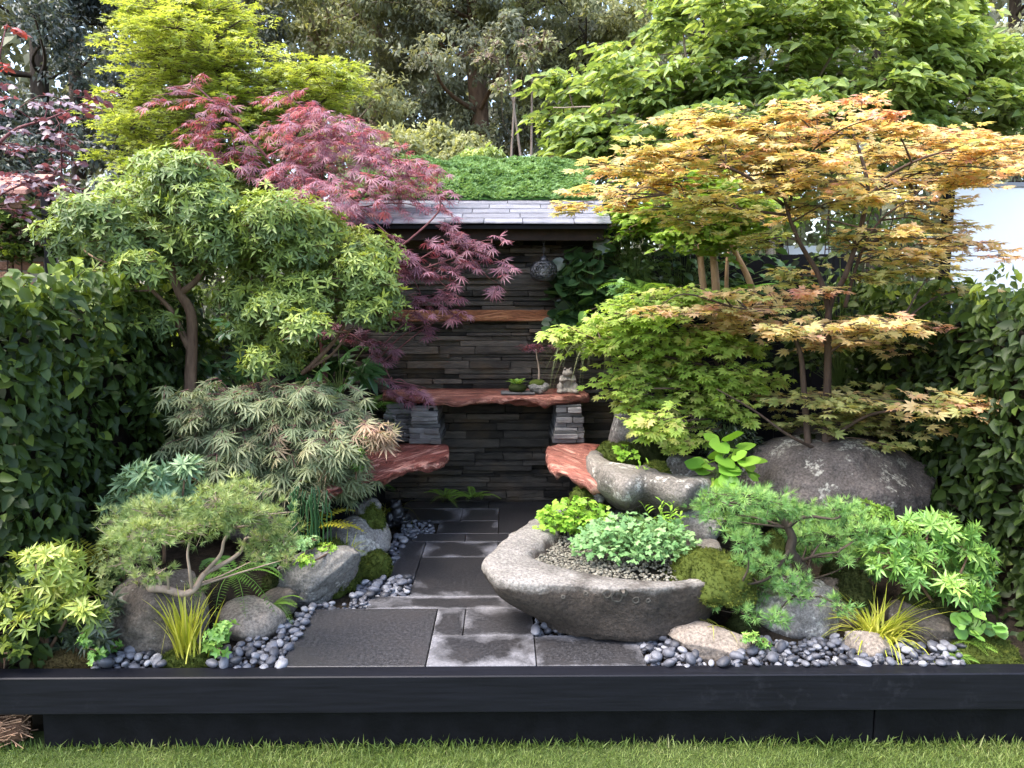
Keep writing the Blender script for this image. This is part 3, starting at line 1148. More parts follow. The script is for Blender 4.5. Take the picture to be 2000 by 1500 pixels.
# gravel in the bowl
rs = np.random.default_rng(5)
n = 2600
aa = rs.uniform(-PI, PI, n)
rr_ = np.interp(aa, np.linspace(-PI, PI, 96, endpoint=False), bri) * np.sqrt(rs.uniform(0, 1, n)) * 0.97
P = np.stack([bc[0] + np.cos(aa) * rr_, bc[1] + np.sin(aa) * rr_, 0.195 + 0.012 * rs.uniform(size=n)], 1)
tv, tf = ICO[1]
V = (tv[None] * rs.uniform(0.004, 0.009, (n, 1, 1)) * np.array((1, 1, 0.7)) + P[:, None]).reshape(-1, 3)
F = (tf[None] + (np.arange(n) * len(tv))[:, None, None]).reshape(-1, 3)
M['grit'] = leaf_mat('basin_gravel', [(0.07, 0.063, 0.05), (0.14, 0.13, 0.10), (0.24, 0.225, 0.18)], 0, 0.8)
part('gravel', V, F, M['grit'], basin, False, np.repeat(rs.uniform(size=n), len(tv)), 'stuff')

from mathutils.bvhtree import BVHTree
bvh = BVHTree.FromPolygons([tuple(v) for v in V_bowl], F_bowl)
M['lichen'] = simple_mat('grey_lichen', (0.085, 0.076, 0.064), 0.9, 0.1, 60, 0.4)
rs = np.random.default_rng(3)
for px, py, r in ((1186, 1160, 0.016), (1205, 1165, 0.021), (1218, 1157, 0.014), (1242, 1172, 0.012), (1144, 1159, 0.007), (1266, 1173, 0.007), (1100, 1166, 0.006)):
    hit, nor, _, _ = bvh.ray_cast(Vector((0, 0, CAMZ)), Vector(ray(px, py)).normalized())
    if hit is None: continue
    tx = nor.cross(Vector((0, 0, 1))).normalized(); ty = nor.cross(tx)
    vs, fs = [], []
    for k in range(16):
        a = 2 * PI * k / 16
        rr_ = r * (1 + rs.normal(0, 0.10))
        for q in (rr_ - 0.0034, rr_, rr_ + 0.003):
            p0 = hit + nor * 0.03 + (tx * math.cos(a) + ty * math.sin(a)) * q
            h2, n2_, _, _ = bvh.ray_cast(p0, -nor)
            h2 = h2 if h2 is not None else p0
            vs.append(tuple(h2 + nor * (0.0028 if q == rr_ else 0.0006)))
    for k in range(16):
        for m_ in (0, 1):
            a0, b0 = k * 3 + m_, ((k + 1) % 16) * 3 + m_
            fs.append((a0, b0, b0 + 1, a0 + 1))
    part('lichen_ring', np.array(vs), fs, M['lichen'], basin, True)

# second, higher bowl of rock
rim2 = [(1152, 893), (1160, 915), (1190, 930), (1225, 940), (1262, 932), (1300, 940), (1345, 945), (1390, 925), (1400, 895), (1360, 880), (1290, 872), (1210, 872)]
inn2 = [(1180, 893), (1200, 905), (1230, 912), (1262, 910), (1300, 912), (1340, 915), (1368, 908), (1375, 895), (1340, 886), (1280, 880), (1215, 880)]
V, F, c2, ri2 = bowl('', '', rim2, inn2, gnd(1275, 955, 0.2), 0.27, 0.49, 0.05, None, 9, 0.1, 0.0, lambda a: 0.06 * math.cos(a + 2.9))
M['rock_bowl'] = rock_mat('rock_bowl', (0.10, 0.09, 0.075), (0.24, 0.215, 0.185), 0.1, bstr=0.7)
V = V + nrm(V - np.array((c2[0], c2[1], 0.3))) * (0.035 * fbm(V * 7, 4, 31) + 0.012 * vnoise(V * 22, 33))[:, None]
solo('rock_bowl', V, F, M['rock_bowl'], 'hollowed brown boulder with mossy rim behind the stone basin', 'rock', None, True)

# ================================================================== SLATE SHELTER
WY = 4.90
sh = thing('slate_shelter', 'dark dry-stone slate wall with a slate and sedum roof at the back', 'garden shelter', (-0.15, 4.95, 0))
V, F = bev_box(-1.12, 0.74, WY + 0.045, WY + 0.20, -0.06, 1.76); wall = part('wall', V, F, M['mortar'], sh)
rs = np.random.default_rng(11)
z = -0.03
row = 0


def stone(x0, x1, y0, y1, z0, z1, rs, j=0.009, bev=0.004):
    V, F = bev_box(x0, x1, y0, y1, z0, z1, min(bev, (z1 - z0) * 0.2))
    V = V.copy()
    c = V.mean(0)
    # ragged split face
    for s in (0, 1, 2):
        V[:, s] += vnoise(V * (37, 11, 53) + rs.uniform(0, 50), int(rs.integers(99))) * j * (0.45, 1.0, 0.35)[s]
    return V, F


count = 0
while z < 1.70:
    h = rs.choice([0.022, 0.030, 0.038, 0.048, 0.060], p=[0.28, 0.32, 0.24, 0.11, 0.05])
    if z > 1.64: h = 1.70 - z + 0.001
    x = -1.10 - rs.uniform(0, 0.2)
    while x < 0.72:
        w = rs.uniform(0.16, 0.52) * (1.15 if h < 0.04 else 0.85)
        x1 = min(x + w, 0.73)
        if x1 - x > 0.03:
            pr = rs.normal(0, 0.017)
            V, F = stone(max(x, -1.10) + 0.0012, x1 - 0.0012, WY + pr, WY + 0.06, z + 0.001, z + h - 0.001, rs)
            part('stone', V, F, M['slate_wall'], wall)
            count += 1
        x = x1
    z += h
# roof
EZ, EY = 1.735, 4.60
SLOPE = math.tan(math.radians(24))


def roof_z(y): return EZ + (y - EY) * SLOPE


RX0, RX1 = -1.12, 0.632
mb = MB()
for y0, y1 in ((EY + 0.02, 5.72),):
    V = [(x, y, roof_z(y) - dz) for dz in (0.026, 0.006) for y in (y0, y1) for x in (RX0 + 0.02, RX1 - 0.02)]
    mb.add(V, [(0, 2, 3, 1), (4, 5, 7, 6), (0, 1, 5, 4), (2, 6, 7, 3), (0, 4, 6, 2), (1, 3, 7, 5)])
rf = part('roof', mb.V, mb.F, M['black_timber'], sh)
V, F = bev_box(RX0 + 0.03, RX1 - 0.03, EY + 0.10, EY + 0.135, 1.655, 1.735, 0.003); part('fascia', V, F, simple_mat('fascia_wood', (0.022, 0.013, 0.010), 0.7, 0.2, 20, 0.4), rf)
rs = np.random.default_rng(21)
for r_ in range(5):
    y0 = EY + r_ * 0.083
    y1 = y0 + 0.118
    x = RX0 - rs.uniform(0, 0.25)
    while x < RX1:
        w = rs.uniform(0.20, 0.36)
        x1 = min(x + w, RX1 + rs.uniform(-0.004, 0.006))
        a = max(x, RX0)
        if x1 - a > 0.05:
            V, F = bev_box(a + 0.0018, x1 - 0.0018, y0 + rs.normal(0, 0.003), y1, 0, 0.010, 0.002)
            V = np.array(V)
            V[:, 2] += EZ + (V[:, 1] - EY) * SLOPE + 0.010 * (1 - (V[:, 1] - y0) / 0.118) + rs.normal(0, 0.0008)
            part('slate', V, F, M['roof_slate'], rf)
        x = x1
# sedum on the upper roof
def sedum_h(x, y):
    q = np.stack([x, y, 0 * x], 1)
    e = np.clip((y - EY - 0.39) / 0.16, 0, 1)
    s = np.clip(np.minimum(x - RX0, RX1 - x) / 0.14, 0, 1)
    return (0.02 + (0.055 + 0.070 * fbm(q * 5.5, 3, 3) + 0.030 * np.abs(vnoise(q * 14, 6))) * np.sqrt(e)) * np.sqrt(s * 0.8 + 0.2)



rs = np.random.default_rng(31)
n = 14000
P = np.stack([rs.uniform(RX0 + 0.03, RX1 - 0.03, n), EY + 0.40 + rs.uniform(0, 1, n) * 0.72, np.zeros(n)], 1)
edge = np.clip((P[:, 1] - EY - 0.40) / 0.10, 0, 1)
edx = np.clip(np.minimum(P[:, 0] - RX0, RX1 - P[:, 0]) / 0.12, 0, 1)
hh = sedum_h(P[:, 0], P[:, 1]) + 0.012 * vnoise(P * 30, 8)
P[:, 2] = roof_z(P[:, 1]) + hh
zz = np.stack([rs.normal(0, 0.4, n), rs.normal(-0.3, 0.4, n), np.ones(n)], 1)
M['sedum'] = leaf_mat('sedum_green', [(0.06, 0.13, 0.045), (0.17, 0.29, 0.10), (0.32, 0.46, 0.19)], 0.25, 0.6)
tin = 0.5 + 0.35 * fbm(P * 7, 2, 5) + rs.normal(0, 0.12, n)
leaves(rf, [t_whorl(5, 0.55, 0.7, 0.1, s, 1) for s in range(3)], P, zframes(zz, rs.uniform(0, 6.3, n)), rs.uniform(0.014, 0.028, n), tin, M['sedum'], 0, mass_name='sedum')
mbs = grid(RX0 + 0.02, RX1 - 0.02, 70, EY + 0.40, EY + 1.14, 40, lambda x, y: roof_z(y) + sedum_h(x, y) - 0.012)
part('sedum_mat', mbs[0], mbs[1], simple_mat('sedum_base', (0.06, 0.13, 0.03), 0.9, 0.1, 40, 0.5), rf, True)
# shelf let into the wall
V, F = bev_box(-0.80, 0.315, WY - 0.055, WY + 0.02, 1.165, 1.235, 0.006)
sg = np.array(V)
part('shelf', sg, F, M['shelf_wood'], sh)
for xx in np.linspace(-1.0, 0.55, 8):
    V, F = bev_box(xx - 0.02, xx + 0.02, EY + 0.14, 5.3, 0, 0.06, 0.003)
    V = np.array(V); V[:, 2] += EZ - 0.11 + (V[:, 1] - EY) * SLOPE
    part('rafter', V, F, M['black_timber'], rf)


# ---- live-edge slabs
def live_edge(front, back, ztop, thick, seed, nu=70, rag=0.012, under=0.45):
    """Loft between two outlines (XY world): top, ragged front face, underside."""
    rs = np.random.default_rng(seed)

    def rsm(Q):
        Q = catmull([(q[0], q[1], 0) for q in Q], 10)
        s = np.r_[0, np.cumsum(np.linalg.norm(np.diff(Q, axis=0), axis=1))]
        u = np.linspace(0, s[-1], nu)
        return np.stack([np.interp(u, s, Q[:, k]) for k in range(2)], 1)
    Fr, Bk = rsm(front), rsm(back)
    u = np.linspace(0, 1, nu)
    prof = [(1.0, 0.0, 0), (0.88, 0.0, 0), (0.76, 0.0, 0), (0.64, 0.0, 0), (0.52, 0.0, 0), (0.41, 0.0, 0), (0.31, 0.0, 0), (0.22, 0.0, 0.1), (0.13, 0.0, 0.3), (0.03, -0.06, 0.7), (0.0, -0.2, 1), (-0.01, -0.42, 1), (0.03, -0.66, 1), (0.10, -0.85, 1), (0.25, -1.0, 0.6), (under + 0.2, -1.0, 0.1), (1.0, -0.95, 0)]
    V = []
    for j, (s, zz, k) in enumerate(prof):
        q = Fr * (1 - s) + Bk * s
        nz = fbm(np.stack([u * 14, np.full(nu, j * 0.9), np.zeros(nu)], 1), 4, seed)
        nz2 = fbm(np.stack([u * 9, np.full(nu, j * 0.5), np.ones(nu) * 3], 1), 4, seed + 4)
        dirn = nrm(Fr - Bk)
        q = q + dirn * (nz * rag * 2.2 * k)[:, None]
        zz_ = ztop + zz * thick * (0.85 + 0.9 * nz2 * (zz < -0.3)) + nz2 * rag * 0.5 * (k > 0) * (k < 1)
        if zz == 0.0 and 0 < s < 1:      # worn ridges along the grain
            zz_ = zz_ + 0.009 * fbm(np.stack([u * 5, np.full(nu, s * 11), np.zeros(nu)], 1), 4, seed + 8) - 0.004
        V.append(np.column_stack([q, zz_]))
    V = np.vstack(V)
    m = len(prof)
    F = []
    for j in range(m - 1):
        for i in range(nu - 1):
            F.append((j * nu + i, j * nu + i + 1, (j + 1) * nu + i + 1, (j + 1) * nu + i))
    for i in range(nu - 1):
        F.append(((m - 1) * nu + i, (m - 1) * nu + i + 1, i + 1, i))
    F.append(tuple(j * nu for j in range(m))); F.append(tuple(j * nu + nu - 1 for j in range(m - 1, -1, -1)))
    return V, F


def pier(root, x0, x1, y0, y1, z0, z1, seed, taper=0.03, mat=None, name='pier'):
    rs = np.random.default_rng(seed)
    V, F = bev_box(x0 + 0.02, x1 - 0.02, y0 + 0.02, y1 - 0.002, z0, z1)
    p = part(name, V, F, M['mortar'], root)
    z = z0
    while z < z1 - 0.004:
        h = min(rs.uniform(0.016, 0.036), z1 - z)
        if z1 - z - h < 0.01: h = z1 - z
        w = taper * (1 - (z - z0) / (z1 - z0))
        x = x0 - w
        while x < x1 + w - 0.005:
            xe = min(x + rs.uniform(0.06, 0.15), x1 + w)
            if x1 + w - xe < 0.03: xe = x1 + w
            pr = rs.normal(0, 0.007)
            V, F = stone(x + 0.001 + rs.normal(0, 0.006), xe - 0.001 + rs.normal(0, 0.003), y0 - w * 0.6 + pr * 1.8, y1, z + 0.0008, z + h - 0.0008, rs, 0.005, 0.003)
            part('stone', V, F, mat or M['pier'], p)
            x = xe
        z += h
    return p


tb = thing('burr_table', 'red burr-wood table slab with ragged front edge on slate piers', 'table', (-0.12, 4.6, 0.45))
TZ = 0.735
fr = [(-0.735, 4.60), (-0.66, 4.54), (-0.52, 4.49), (-0.38, 4.45), (-0.26, 4.44), (-0.1, 4.47), (0.02, 4.50), (0.12, 4.49), (0.22, 4.51), (0.34, 4.50), (0.44, 4.55), (0.515, 4.60)]
bk = [(-0.76, 4.80), (-0.6, 4.885), (-0.3, 4.885), (0, 4.885), (0.3, 4.885), (0.47, 4.885), (0.50, 4.75)]
V, F = live_edge(fr, bk, TZ, 0.062, 4, 140, 0.017)
part('table_top', V, F, M['redwood_top'], tb, True)
pier(tb, -0.545, -0.40, 4.50, 4.88, 0.452, TZ - 0.056, 5, 0.022)
pier(tb, -0.71, -0.548, 4.58, 4.88, 0.452, TZ - 0.056, 6, 0.016)
pier(tb, 0.315, 0.455, 4.52, 4.88, 0.452, TZ - 0.056, 7, 0.026)
# benches
bl = thing('burr_bench', 'red burr-wood bench slab with wavy edge on the left under the table', 'bench', (-0.65, 4.2, 0))
BZ = 0.45
fr = [gnd(x, y, BZ)[:2] for x, y in ((640, 955), (690, 938), (735, 932), (780, 918), (815, 908), (845, 903), (868, 893), (877, 884))]
bk = [gnd(x, y, BZ)[:2] for x, y in ((600, 925), (650, 900), (700, 884), (740, 872), (790, 866), (840, 866), (870, 868), (876, 872))]
V, F = live_edge(fr, bk, BZ, 0.075, 14, 110, 0.022)
part('seat', V, F, M['redwood'], bl, True)
V, F = bev_box(-1.10, -0.77, 4.16, 4.86, -0.03, BZ - 0.05, 0.01); part('support', V, F, M['mortar'], bl)
br = thing('burr_bench', 'short red burr-wood bench slab on the right beside the stone basin', 'bench', (0.5, 4.2, 0))
fr = [gnd(x, y, BZ)[:2] for x, y in ((1068, 872), (1066, 882), (1074, 904), (1096, 916), (1125, 926), (1158, 934), (1200, 941))]
bk = [gnd(x, y, BZ)[:2] for x, y in ((1090, 866), (1110, 865), (1140, 865), (1170, 868), (1195, 872), (1210, 880), (1225, 890))]
V, F = live_edge(fr, bk, BZ, 0.085, 19, 90, 0.018)
part('seat', V, F, redwood_mat('burr_redwood_pale', (0.13, 0.035, 0.025), (0.40, 0.15, 0.11), (0.62, 0.35, 0.27), (3.5, 14, 14), -1.1), br, True)
V, F = bev_box(0.42, 0.78, 4.15, 4.86, -0.03, BZ - 0.06, 0.01); part('support', V, F, M['mortar'], br)

# ---- black boards beside the shelter: added dark backing left, fence right
def fence(label, x0, x1, y, z1, seed):
    f = thing('board_fence_backing', label, 'fence', ((x0 + x1) / 2, y, -0.3))
    x = x0
    rs = np.random.default_rng(seed)
    while x < x1:
        V, F = bev_box(x + 0.002, min(x + 0.12, x1) - 0.002, y, y + 0.018 + rs.uniform(0, 0.004), -0.3, z1 + rs.normal(0, 0.002), 0.002)
        part('board', V, F, M['black_timber'], f)
        x += 0.12
    for zr in (0.2, z1 - 0.2):
        V, F = bev_box(x0, x1, y + 0.024, y + 0.06, zr, zr + 0.07, 0.003); part('rail', V, F, M['black_timber'], f)


fence('added black board backing behind the pieris and maples left of the slate wall', -2.7, -1.13, 5.12, 1.10, 1)  # added so the gaps in the planting look dark
fence('black board fence behind the planting right of the slate wall', 0.76, 2.35, 5.16, 1.60, 2)
# white marquee panel, black posts, brick wall
mq = thing('marquee_panel', 'plain white marquee wall panel with black post at the right edge', 'marquee', (4.6, 6.4, -0.3))
a, b_ = at(1862, 366, 6.4), at(2000, 540, 6.4)
V, F = bev_box(a[0], a[0] + 4.0, 6.40, 6.44, -0.3, a[2], 0.004); part('panel', V, F, M['white'], mq)
V, F = bev_box(a[0] - 0.065, a[0] - 0.003, 6.36, 6.43, -0.3, a[2] - 0.03, 0.004); part('post', V, F, M['black_timber'], mq)
V, F = bev_box(a[0] - 0.003, a[0] + 4.0, 6.385, 6.45, a[2] + 0.002, a[2] + 0.04, 0.004); part('top_rail', V, F, simple_mat('grey_rail', (0.25, 0.25, 0.26), 0.5), mq)
mq2 = thing('marquee_panel', 'pale canvas panel glimpsed between the maple stems', 'marquee', (2.7, 6.9, -0.3))
a, b_ = at(1530, 480, 6.9), at(1620, 560, 6.9)
V, F = bev_box(a[0], b_[0], 6.9, 6.93, -0.3, a[2], 0.004); part('panel', V, F, M['white'], mq2)
V, F = bev_box(a[0] - 0.05, a[0] - 0.003, 6.88, 6.94, -0.3, a[2] + 0.02, 0.004); part('post', V, F, M['black_timber'], mq2)
ps = at(84, 370, 5.6)
V, F = bev_box(ps[0] - 0.026, ps[0] + 0.030, 5.6, 5.66, -0.3, ps[2] + 0.05, 0.004)
solo('fence_post', V, F, M['black_timber'], 'square dark grey post between the ivy wall and the pieris', 'post')
bw = thing('brick_wall', 'old red brick wall with a tiled coping at the far left edge', 'wall', (-4.0, 5.8, -0.3))
wx1 = at(79, 420, 5.75)[0]
wz1 = at(40, 388, 5.75)[2]
V, F = bev_box(wx1 - 1.6, wx1 - 0.004, 5.76, 5.95, -0.3, wz1 - 0.002); part('wall_core', V, F, simple_mat('mortar', (0.30, 0.26, 0.22), 0.9), bw)
M['brick'] = stone_mat('old_brick', (0.22, 0.10, 0.06), (0.38, 0.20, 0.13), 0.3, warm=(0.42, 0.34, 0.26), warm_amt=0.4, stretch=(1, 1, 1))
bme = make_mesh('brick', *bev_box(-0.105, 0.105, -0.01, 0.02, -0.031, 0.031, 0.004))
bme.materials.append(M['brick'])
z = wz1 - 0.04
r_ = 0
while z > 0.7:
    for k in range(7):
        xc = wx1 - 0.11 - k * 0.222 - (0.111 if r_ % 2 else 0)
        o = bpy.data.objects.new('brick', bme); C.objects.link(o); o.parent = bw
        o.location = (xc + 4.0, 5.75 - 5.8, z + 0.3)
    z -= 0.074; r_ += 1
cz0, cz1 = at(40, 375, 5.65)[2], at(40, 337, 5.65)[2]
for k in range(8):
    x1 = wx1 - 0.01 - k * 0.17
    V, F = bev_box(x1 - 0.166, x1, 5.62, 6.0, wz1 + 0.01, wz1 + 0.055, 0.008)
    V = np.array(V); V[:, 2] += (V[:, 1] - 5.62) * 0.42
    part('coping_tile', V, F, stone_mat('clay_tile', (0.28, 0.12, 0.09), (0.42, 0.22, 0.18), 0.2, warm_amt=0.0) if k == 0 else bpy.data.materials['clay_tile'], bw)

# ---- wall lantern
L0 = at(1062, 530, 4.76)
ln = thing('wall_lantern', 'black pierced iron globe lantern hanging on the slate wall', 'lantern', (L0[0], L0[1], L0[2] - 0.06))
bm = bmesh.new()
bmesh.ops.create_uvsphere(bm, u_segments=18, v_segments=10, radius=1)
Vc = np.array([v.co[:] for v in bm.verts]); Fc = [tuple(v.index for v in f.verts) for f in bm.faces]
bm.free()
V, F = ICO[3]
keep = np.abs(V[F].mean(1)[:, 2]) < 0.80
rs = np.random.default_rng(2)
V = V + rs.normal(0, 0.045, V.shape)
V = np.sign(V) * np.abs(V) ** 0.85 * (0.078, 0.078, 0.060)
o = part('cage', V + L0, F[keep & (rs.uniform(size=len(F)) < 0.97)], M['iron'], ln)
wm = o.modifiers.new('wire', 'WIREFRAME'); wm.thickness = 0.0105; wm.use_even_offset = False
V, F = tube(np.array([(0, 0, -0.046), (0, 0, 0.046)]) + L0, (0.036, 0.036), 16); part('glass', V, F, M['glass'], ln, True)
for z0, z1, r0, r1, nm in ((0.046, 0.062, 0.062, 0.050, 'lid'), (-0.060, -0.046, 0.050, 0.058, 'base')):
    V, F = tube(np.array([(0, 0, z0), (0, 0, (z0 + z1) / 2), (0, 0, z1)]) + L0, (r0, max(r0, r1), r1), 20); part(nm, V, F, M['iron'], ln, True)
V, F = tube(np.array([(0, 0, 0.062), (0, 0, 0.08), (0, 0, 0.1)]) + L0, (0.03, 0.02, 0.008), 14); part('finial', V, F, M['iron'], ln, True)
for k in range(5):
    zc = 0.112 + k * 0.022
    ring = [(math.cos(t) * 0.006 * (k % 2), math.cos(t) * 0.006 * (1 - k % 2), zc + 0.013 * math.sin(t)) for t in np.linspace(0, 2 * PI, 10)]
    V, F = tube(np.array(ring) + L0, 0.0022, 5, False); part('chain_link', V, F, M['iron'], ln, True)
V, F = tube(np.array([(0, 0, 0.218), (0, 0.04, 0.235), (0, 0.15, 0.235)]) + L0, 0.005, 6); part('bracket', V, F, M['iron'], ln, True)


# ---- statues
def blob(parts):
    """Union of ellipsoids (centre, radii) remeshed to one skin."""
    Vs, Fs, o = [], [], 0
    V0, F0 = ICO[3]
    for c, r in parts:
        Vs.append(V0 * np.array(r) + np.array(c)); Fs.append(F0 + o); o += len(V0)
    return np.vstack(Vs), np.vstack(Fs)


def skin(o, vox, it=6):
    m = o.modifiers.new('remesh', 'REMESH'); m.mode = 'VOXEL'; m.voxel_size = vox; m.use_smooth_shade = True
    s = o.modifiers.new('smooth', 'SMOOTH'); s.iterations = it; s.factor = 0.5


fg0 = at(1108, 771, 4.64)
fg0[2] = TZ + 0.001
fg = thing('frog_statue', 'stone frog statue sitting upright at the right end of the table', 'statue', fg0)
s = 0.92
B = [((0, 0, 0.062), (0.042, 0.038, 0.05)), ((0, -0.004, 0.098), (0.034, 0.030, 0.032)), ((0, -0.02, 0.132), (0.036, 0.034, 0.020)), ((0, -0.012, 0.142), (0.032, 0.030, 0.018)),
     ((-0.018, -0.018, 0.158), (0.011, 0.012, 0.013)), ((0.018, -0.018, 0.158), (0.011, 0.012, 0.013)),
     ((0, 0.0, 0.020), (0.052, 0.042, 0.022))]
for sgn in (-1, 1):
    B += [((sgn * 0.048, -0.018, 0.040), (0.024, 0.036, 0.032)), ((sgn * 0.052, -0.042, 0.014), (0.022, 0.028, 0.014)), ((sgn * 0.040, -0.010, 0.100), (0.014, 0.016, 0.02)),
          ((sgn * 0.046, -0.024, 0.086), (0.012, 0.016, 0.018)), ((sgn * 0.030, -0.042, 0.088), (0.016, 0.012, 0.011)), ((sgn * 0.012, -0.048, 0.094), (0.012, 0.009, 0.009)), ((sgn * 0.020, -0.03, 0.018), (0.026, 0.022, 0.018))]
V, F = blob([(np.array(c) * s, np.array(r) * s) for c, r in B])
o = part('body', V + fg0, F, M['stone_statue'], fg, True); skin(o, 0.0045, 4)
for sgn in (-1, 1):
    V, F = ICO[2]; part('eye', V * 0.0065 + np.array((sgn * 0.019, -0.028, 0.160)) * s + fg0, F, M['rock_dark'], fg, True)
# iron ornament by the path
io0 = gnd(778, 1030, 0.0)
io = thing('iron_ornament', 'small black iron toad ornament holding a dish beside the path', 'ornament', io0)
B = [((0, 0.02, 0.03), (0.05, 0.045, 0.035)), ((-0.005, 0.02, 0.075), (0.034, 0.034, 0.04)), ((-0.012, 0.012, 0.118), (0.030, 0.032, 0.024)), ((-0.02, 0.0, 0.112), (0.024, 0.022, 0.014)), ((-0.03, 0.005, 0.138), (0.009, 0.01, 0.01)), ((0.006, 0.005, 0.138), (0.009, 0.01, 0.01)),
     ((-0.045, 0.015, 0.05), (0.018, 0.03, 0.03)), ((0.042, 0.0, 0.055), (0.018, 0.028, 0.022)), ((0.03, -0.03, 0.05), (0.02, 0.022, 0.012)), ((-0.038, -0.02, 0.02), (0.02, 0.03, 0.016))]
V, F = blob([(np.array(c) * 1.12, np.array(r) * 1.12) for c, r in B])
o = part('body', V + io0, F, M['iron'], io, True); skin(o, 0.005, 4)
prof = [(0.004, 0.040), (0.03, 0.042), (0.052, 0.052), (0.060, 0.064), (0.056, 0.063), (0.046, 0.055), (0.02, 0.049), (0.002, 0.048)]
V, F = [], []
for r_, z_ in prof:
    for k in range(24):
        a = 2 * PI * k / 24
        V.append((0.035 + r_ * math.cos(a), -0.045 + r_ * 0.9 * math.sin(a), z_))
for i in range(len(prof) - 1):
    for k in range(24):
        F.append((i * 24 + k, i * 24 + (k + 1) % 24, (i + 1) * 24 + (k + 1) % 24, (i + 1) * 24 + k))
part('dish', np.array(V) + io0, F, M['iron'], io, True)
V, F = ICO[3]; part('ball', V * (0.016, 0.014, 0.016) + np.array((0.035, -0.045, 0.064)) + io0, F, M['iron'], io, True)
V, F = tube(np.array([(0.035, -0.045, 0.0), (0.035, -0.045, 0.02), (0.035, -0.045, 0.042)]) + io0, (0.03, 0.016, 0.022), 14); part('foot', V, F, M['iron'], io, True)

# ================================================================== PEBBLES
regions = [
    ('on the front strip below the brown boulder', [(185, 1304), (192, 1282), (300, 1274), (318, 1304)], 46),
    ('in the bed left of the front slab', [(412, 1304), (440, 1272), (540, 1225), (600, 1190), (618, 1188), (546, 1304)], 150),
    ('in the drift beside the mid path', [(600, 1188), (690, 1150), (745, 1090), (770, 1055), (790, 1030), (835, 1040), (790, 1060), (762, 1130), (802, 1131), (800, 1163), (724, 1164), (714, 1188)], 230),
    ('in the patch by the iron ornament', [(785, 1042), (790, 1019), (846, 1019), (848, 1042)], 60),
    ('at the foot of the slate wall', [(845, 973), (848, 966), (1095, 966), (1098, 973)], 60),
    ('under the stone basin', [(1042, 1239), (1038, 1212), (1140, 1218), (1240, 1239)], 40),
    ('between the right slab and the flat tan rock', [(1268, 1302), (1246, 1240), (1300, 1234), (1330, 1270), (1400, 1302)], 80),
    ('right of the flat tan rock', [(1400, 1302), (1470, 1250), (1660, 1246), (1880, 1262), (1885, 1302)], 210),
]
rs = np.random.default_rng(77)


def inside(x, y, poly):
    r = False
    j = len(poly) - 1
    for i in range(len(poly)):
        if (poly[i][1] > y) != (poly[j][1] > y) and x < (poly[j][0] - poly[i][0]) * (y - poly[i][1]) / (poly[j][1] - poly[i][1]) + poly[i][0]:
            r = not r
        j = i
    return r


peb = []
for ri_, (where, poly, want) in enumerate(regions):
    W = [gnd(x, y)[:2] for x, y in poly]
    lo, hi = np.min(W, 0), np.max(W, 0)
    placed = []
    for layer in (0, 1):
        got = 0
        for tr in range(want * 40):
            if got >= want * (1 if layer == 0 else 0.4): break
            x, y = rs.uniform(lo, hi)
            if not inside(x, y, W): continue
            s = np.clip(rs.lognormal(math.log(0.0150), 0.30), 0.008, 0.027) * (0.75 if ri_ in (3, 4) else 1)
            if any((x - c[0]) ** 2 + (y - c[1]) ** 2 < (0.38 * 1) ** 2 * 0 for c, r in ROCKS): continue
            if any(abs(x - c[0]) < r[0] * 0.85 and abs(y - c[1]) < r[1] * 0.8 for c, r in ROCKS): continue
            if any((x - q[0]) ** 2 + (y - q[1]) ** 2 < ((s + q[2]) * 0.86) ** 2 for q in placed if q[3] == layer): continue
            placed.append((x, y, s, layer)); got += 1
    peb += [(x, y, s, l, where) for x, y, s, l in placed]
variants = []
for k in range(7):
    V, F = ICO[2]
    V = V * (1 + 0.16 * vnoise(V * 1.3, 40 + k))[:, None]
    r3 = np.random.default_rng(k)
    for c in range(3):
        nn = nrm(r3.normal(size=3)); q = V @ nn - 0.7
        V = V - np.outer(np.maximum(q, 0) * 0.6, nn)
    variants.append((V, F))
small = [(ICO[1][0] * (1 + 0.12 * vnoise(ICO[1][0] * 1.7, 60 + k))[:, None], ICO[1][1]) for k in range(7)]
P = np.array([(x, y, 0.0) for x, y, *_ in peb])
dist = np.linalg.norm(P - np.array((0, 0, CAMZ)), axis=1)
size = np.array([s for _, _, s, *_ in peb]) / dist * np.array([1.5 if l else 1.0 for *_, l, _ in peb])
order = np.argsort(-size)
pm = []
for v in variants:
    me = make_mesh('pebble', v[0], v[1], True); me.materials.append(M['pebble']); pm.append(me)
restV, restF, restT, off = [], [], [], 0
for rank, i in enumerate(order):
    x, y, s, l, where = peb[i]
    st = (rs.uniform(1.0, 1.5), rs.uniform(0.85, 1.1), rs.uniform(0.55, 0.85))
    rot = Matrix.Rotation(rs.uniform(0, 6.3), 4, 'Z') @ Matrix.Rotation(rs.normal(0, 0.3), 4, 'X') @ Matrix.Rotation(rs.normal(0, 0.3), 4, 'Y')
    zc = -0.018 + s * 0.6 + l * 0.020
    Mx = Matrix.Translation((x, y, zc)) @ rot @ Matrix.Diagonal((s * st[0], s * st[1], s * st[2], 1))
    if rank < 300:
        o = bpy.data.objects.new('pebble', pm[i % 7]); C.objects.link(o)
        o.matrix_basis = Mx
        tag(o, 'smooth grey pebble ' + where, 'pebble', 'grey pebbles ' + where)
    else:
        v = small[i % 7]
        A = np.array(Mx)
        restV.append(v[0] @ A[:3, :3].T + A[:3, 3]); restF.append(v[1] + off); off += len(v[0])
        restT.append(np.full(len(v[0]), rs.uniform()))
o = part('pebble_drift', np.vstack(restV), np.vstack(restF), M['pebble'], None, True, np.concatenate(restT), 'stuff')
tag(o, 'smaller grey pebbles filling between the larger ones along the path', 'pebbles')

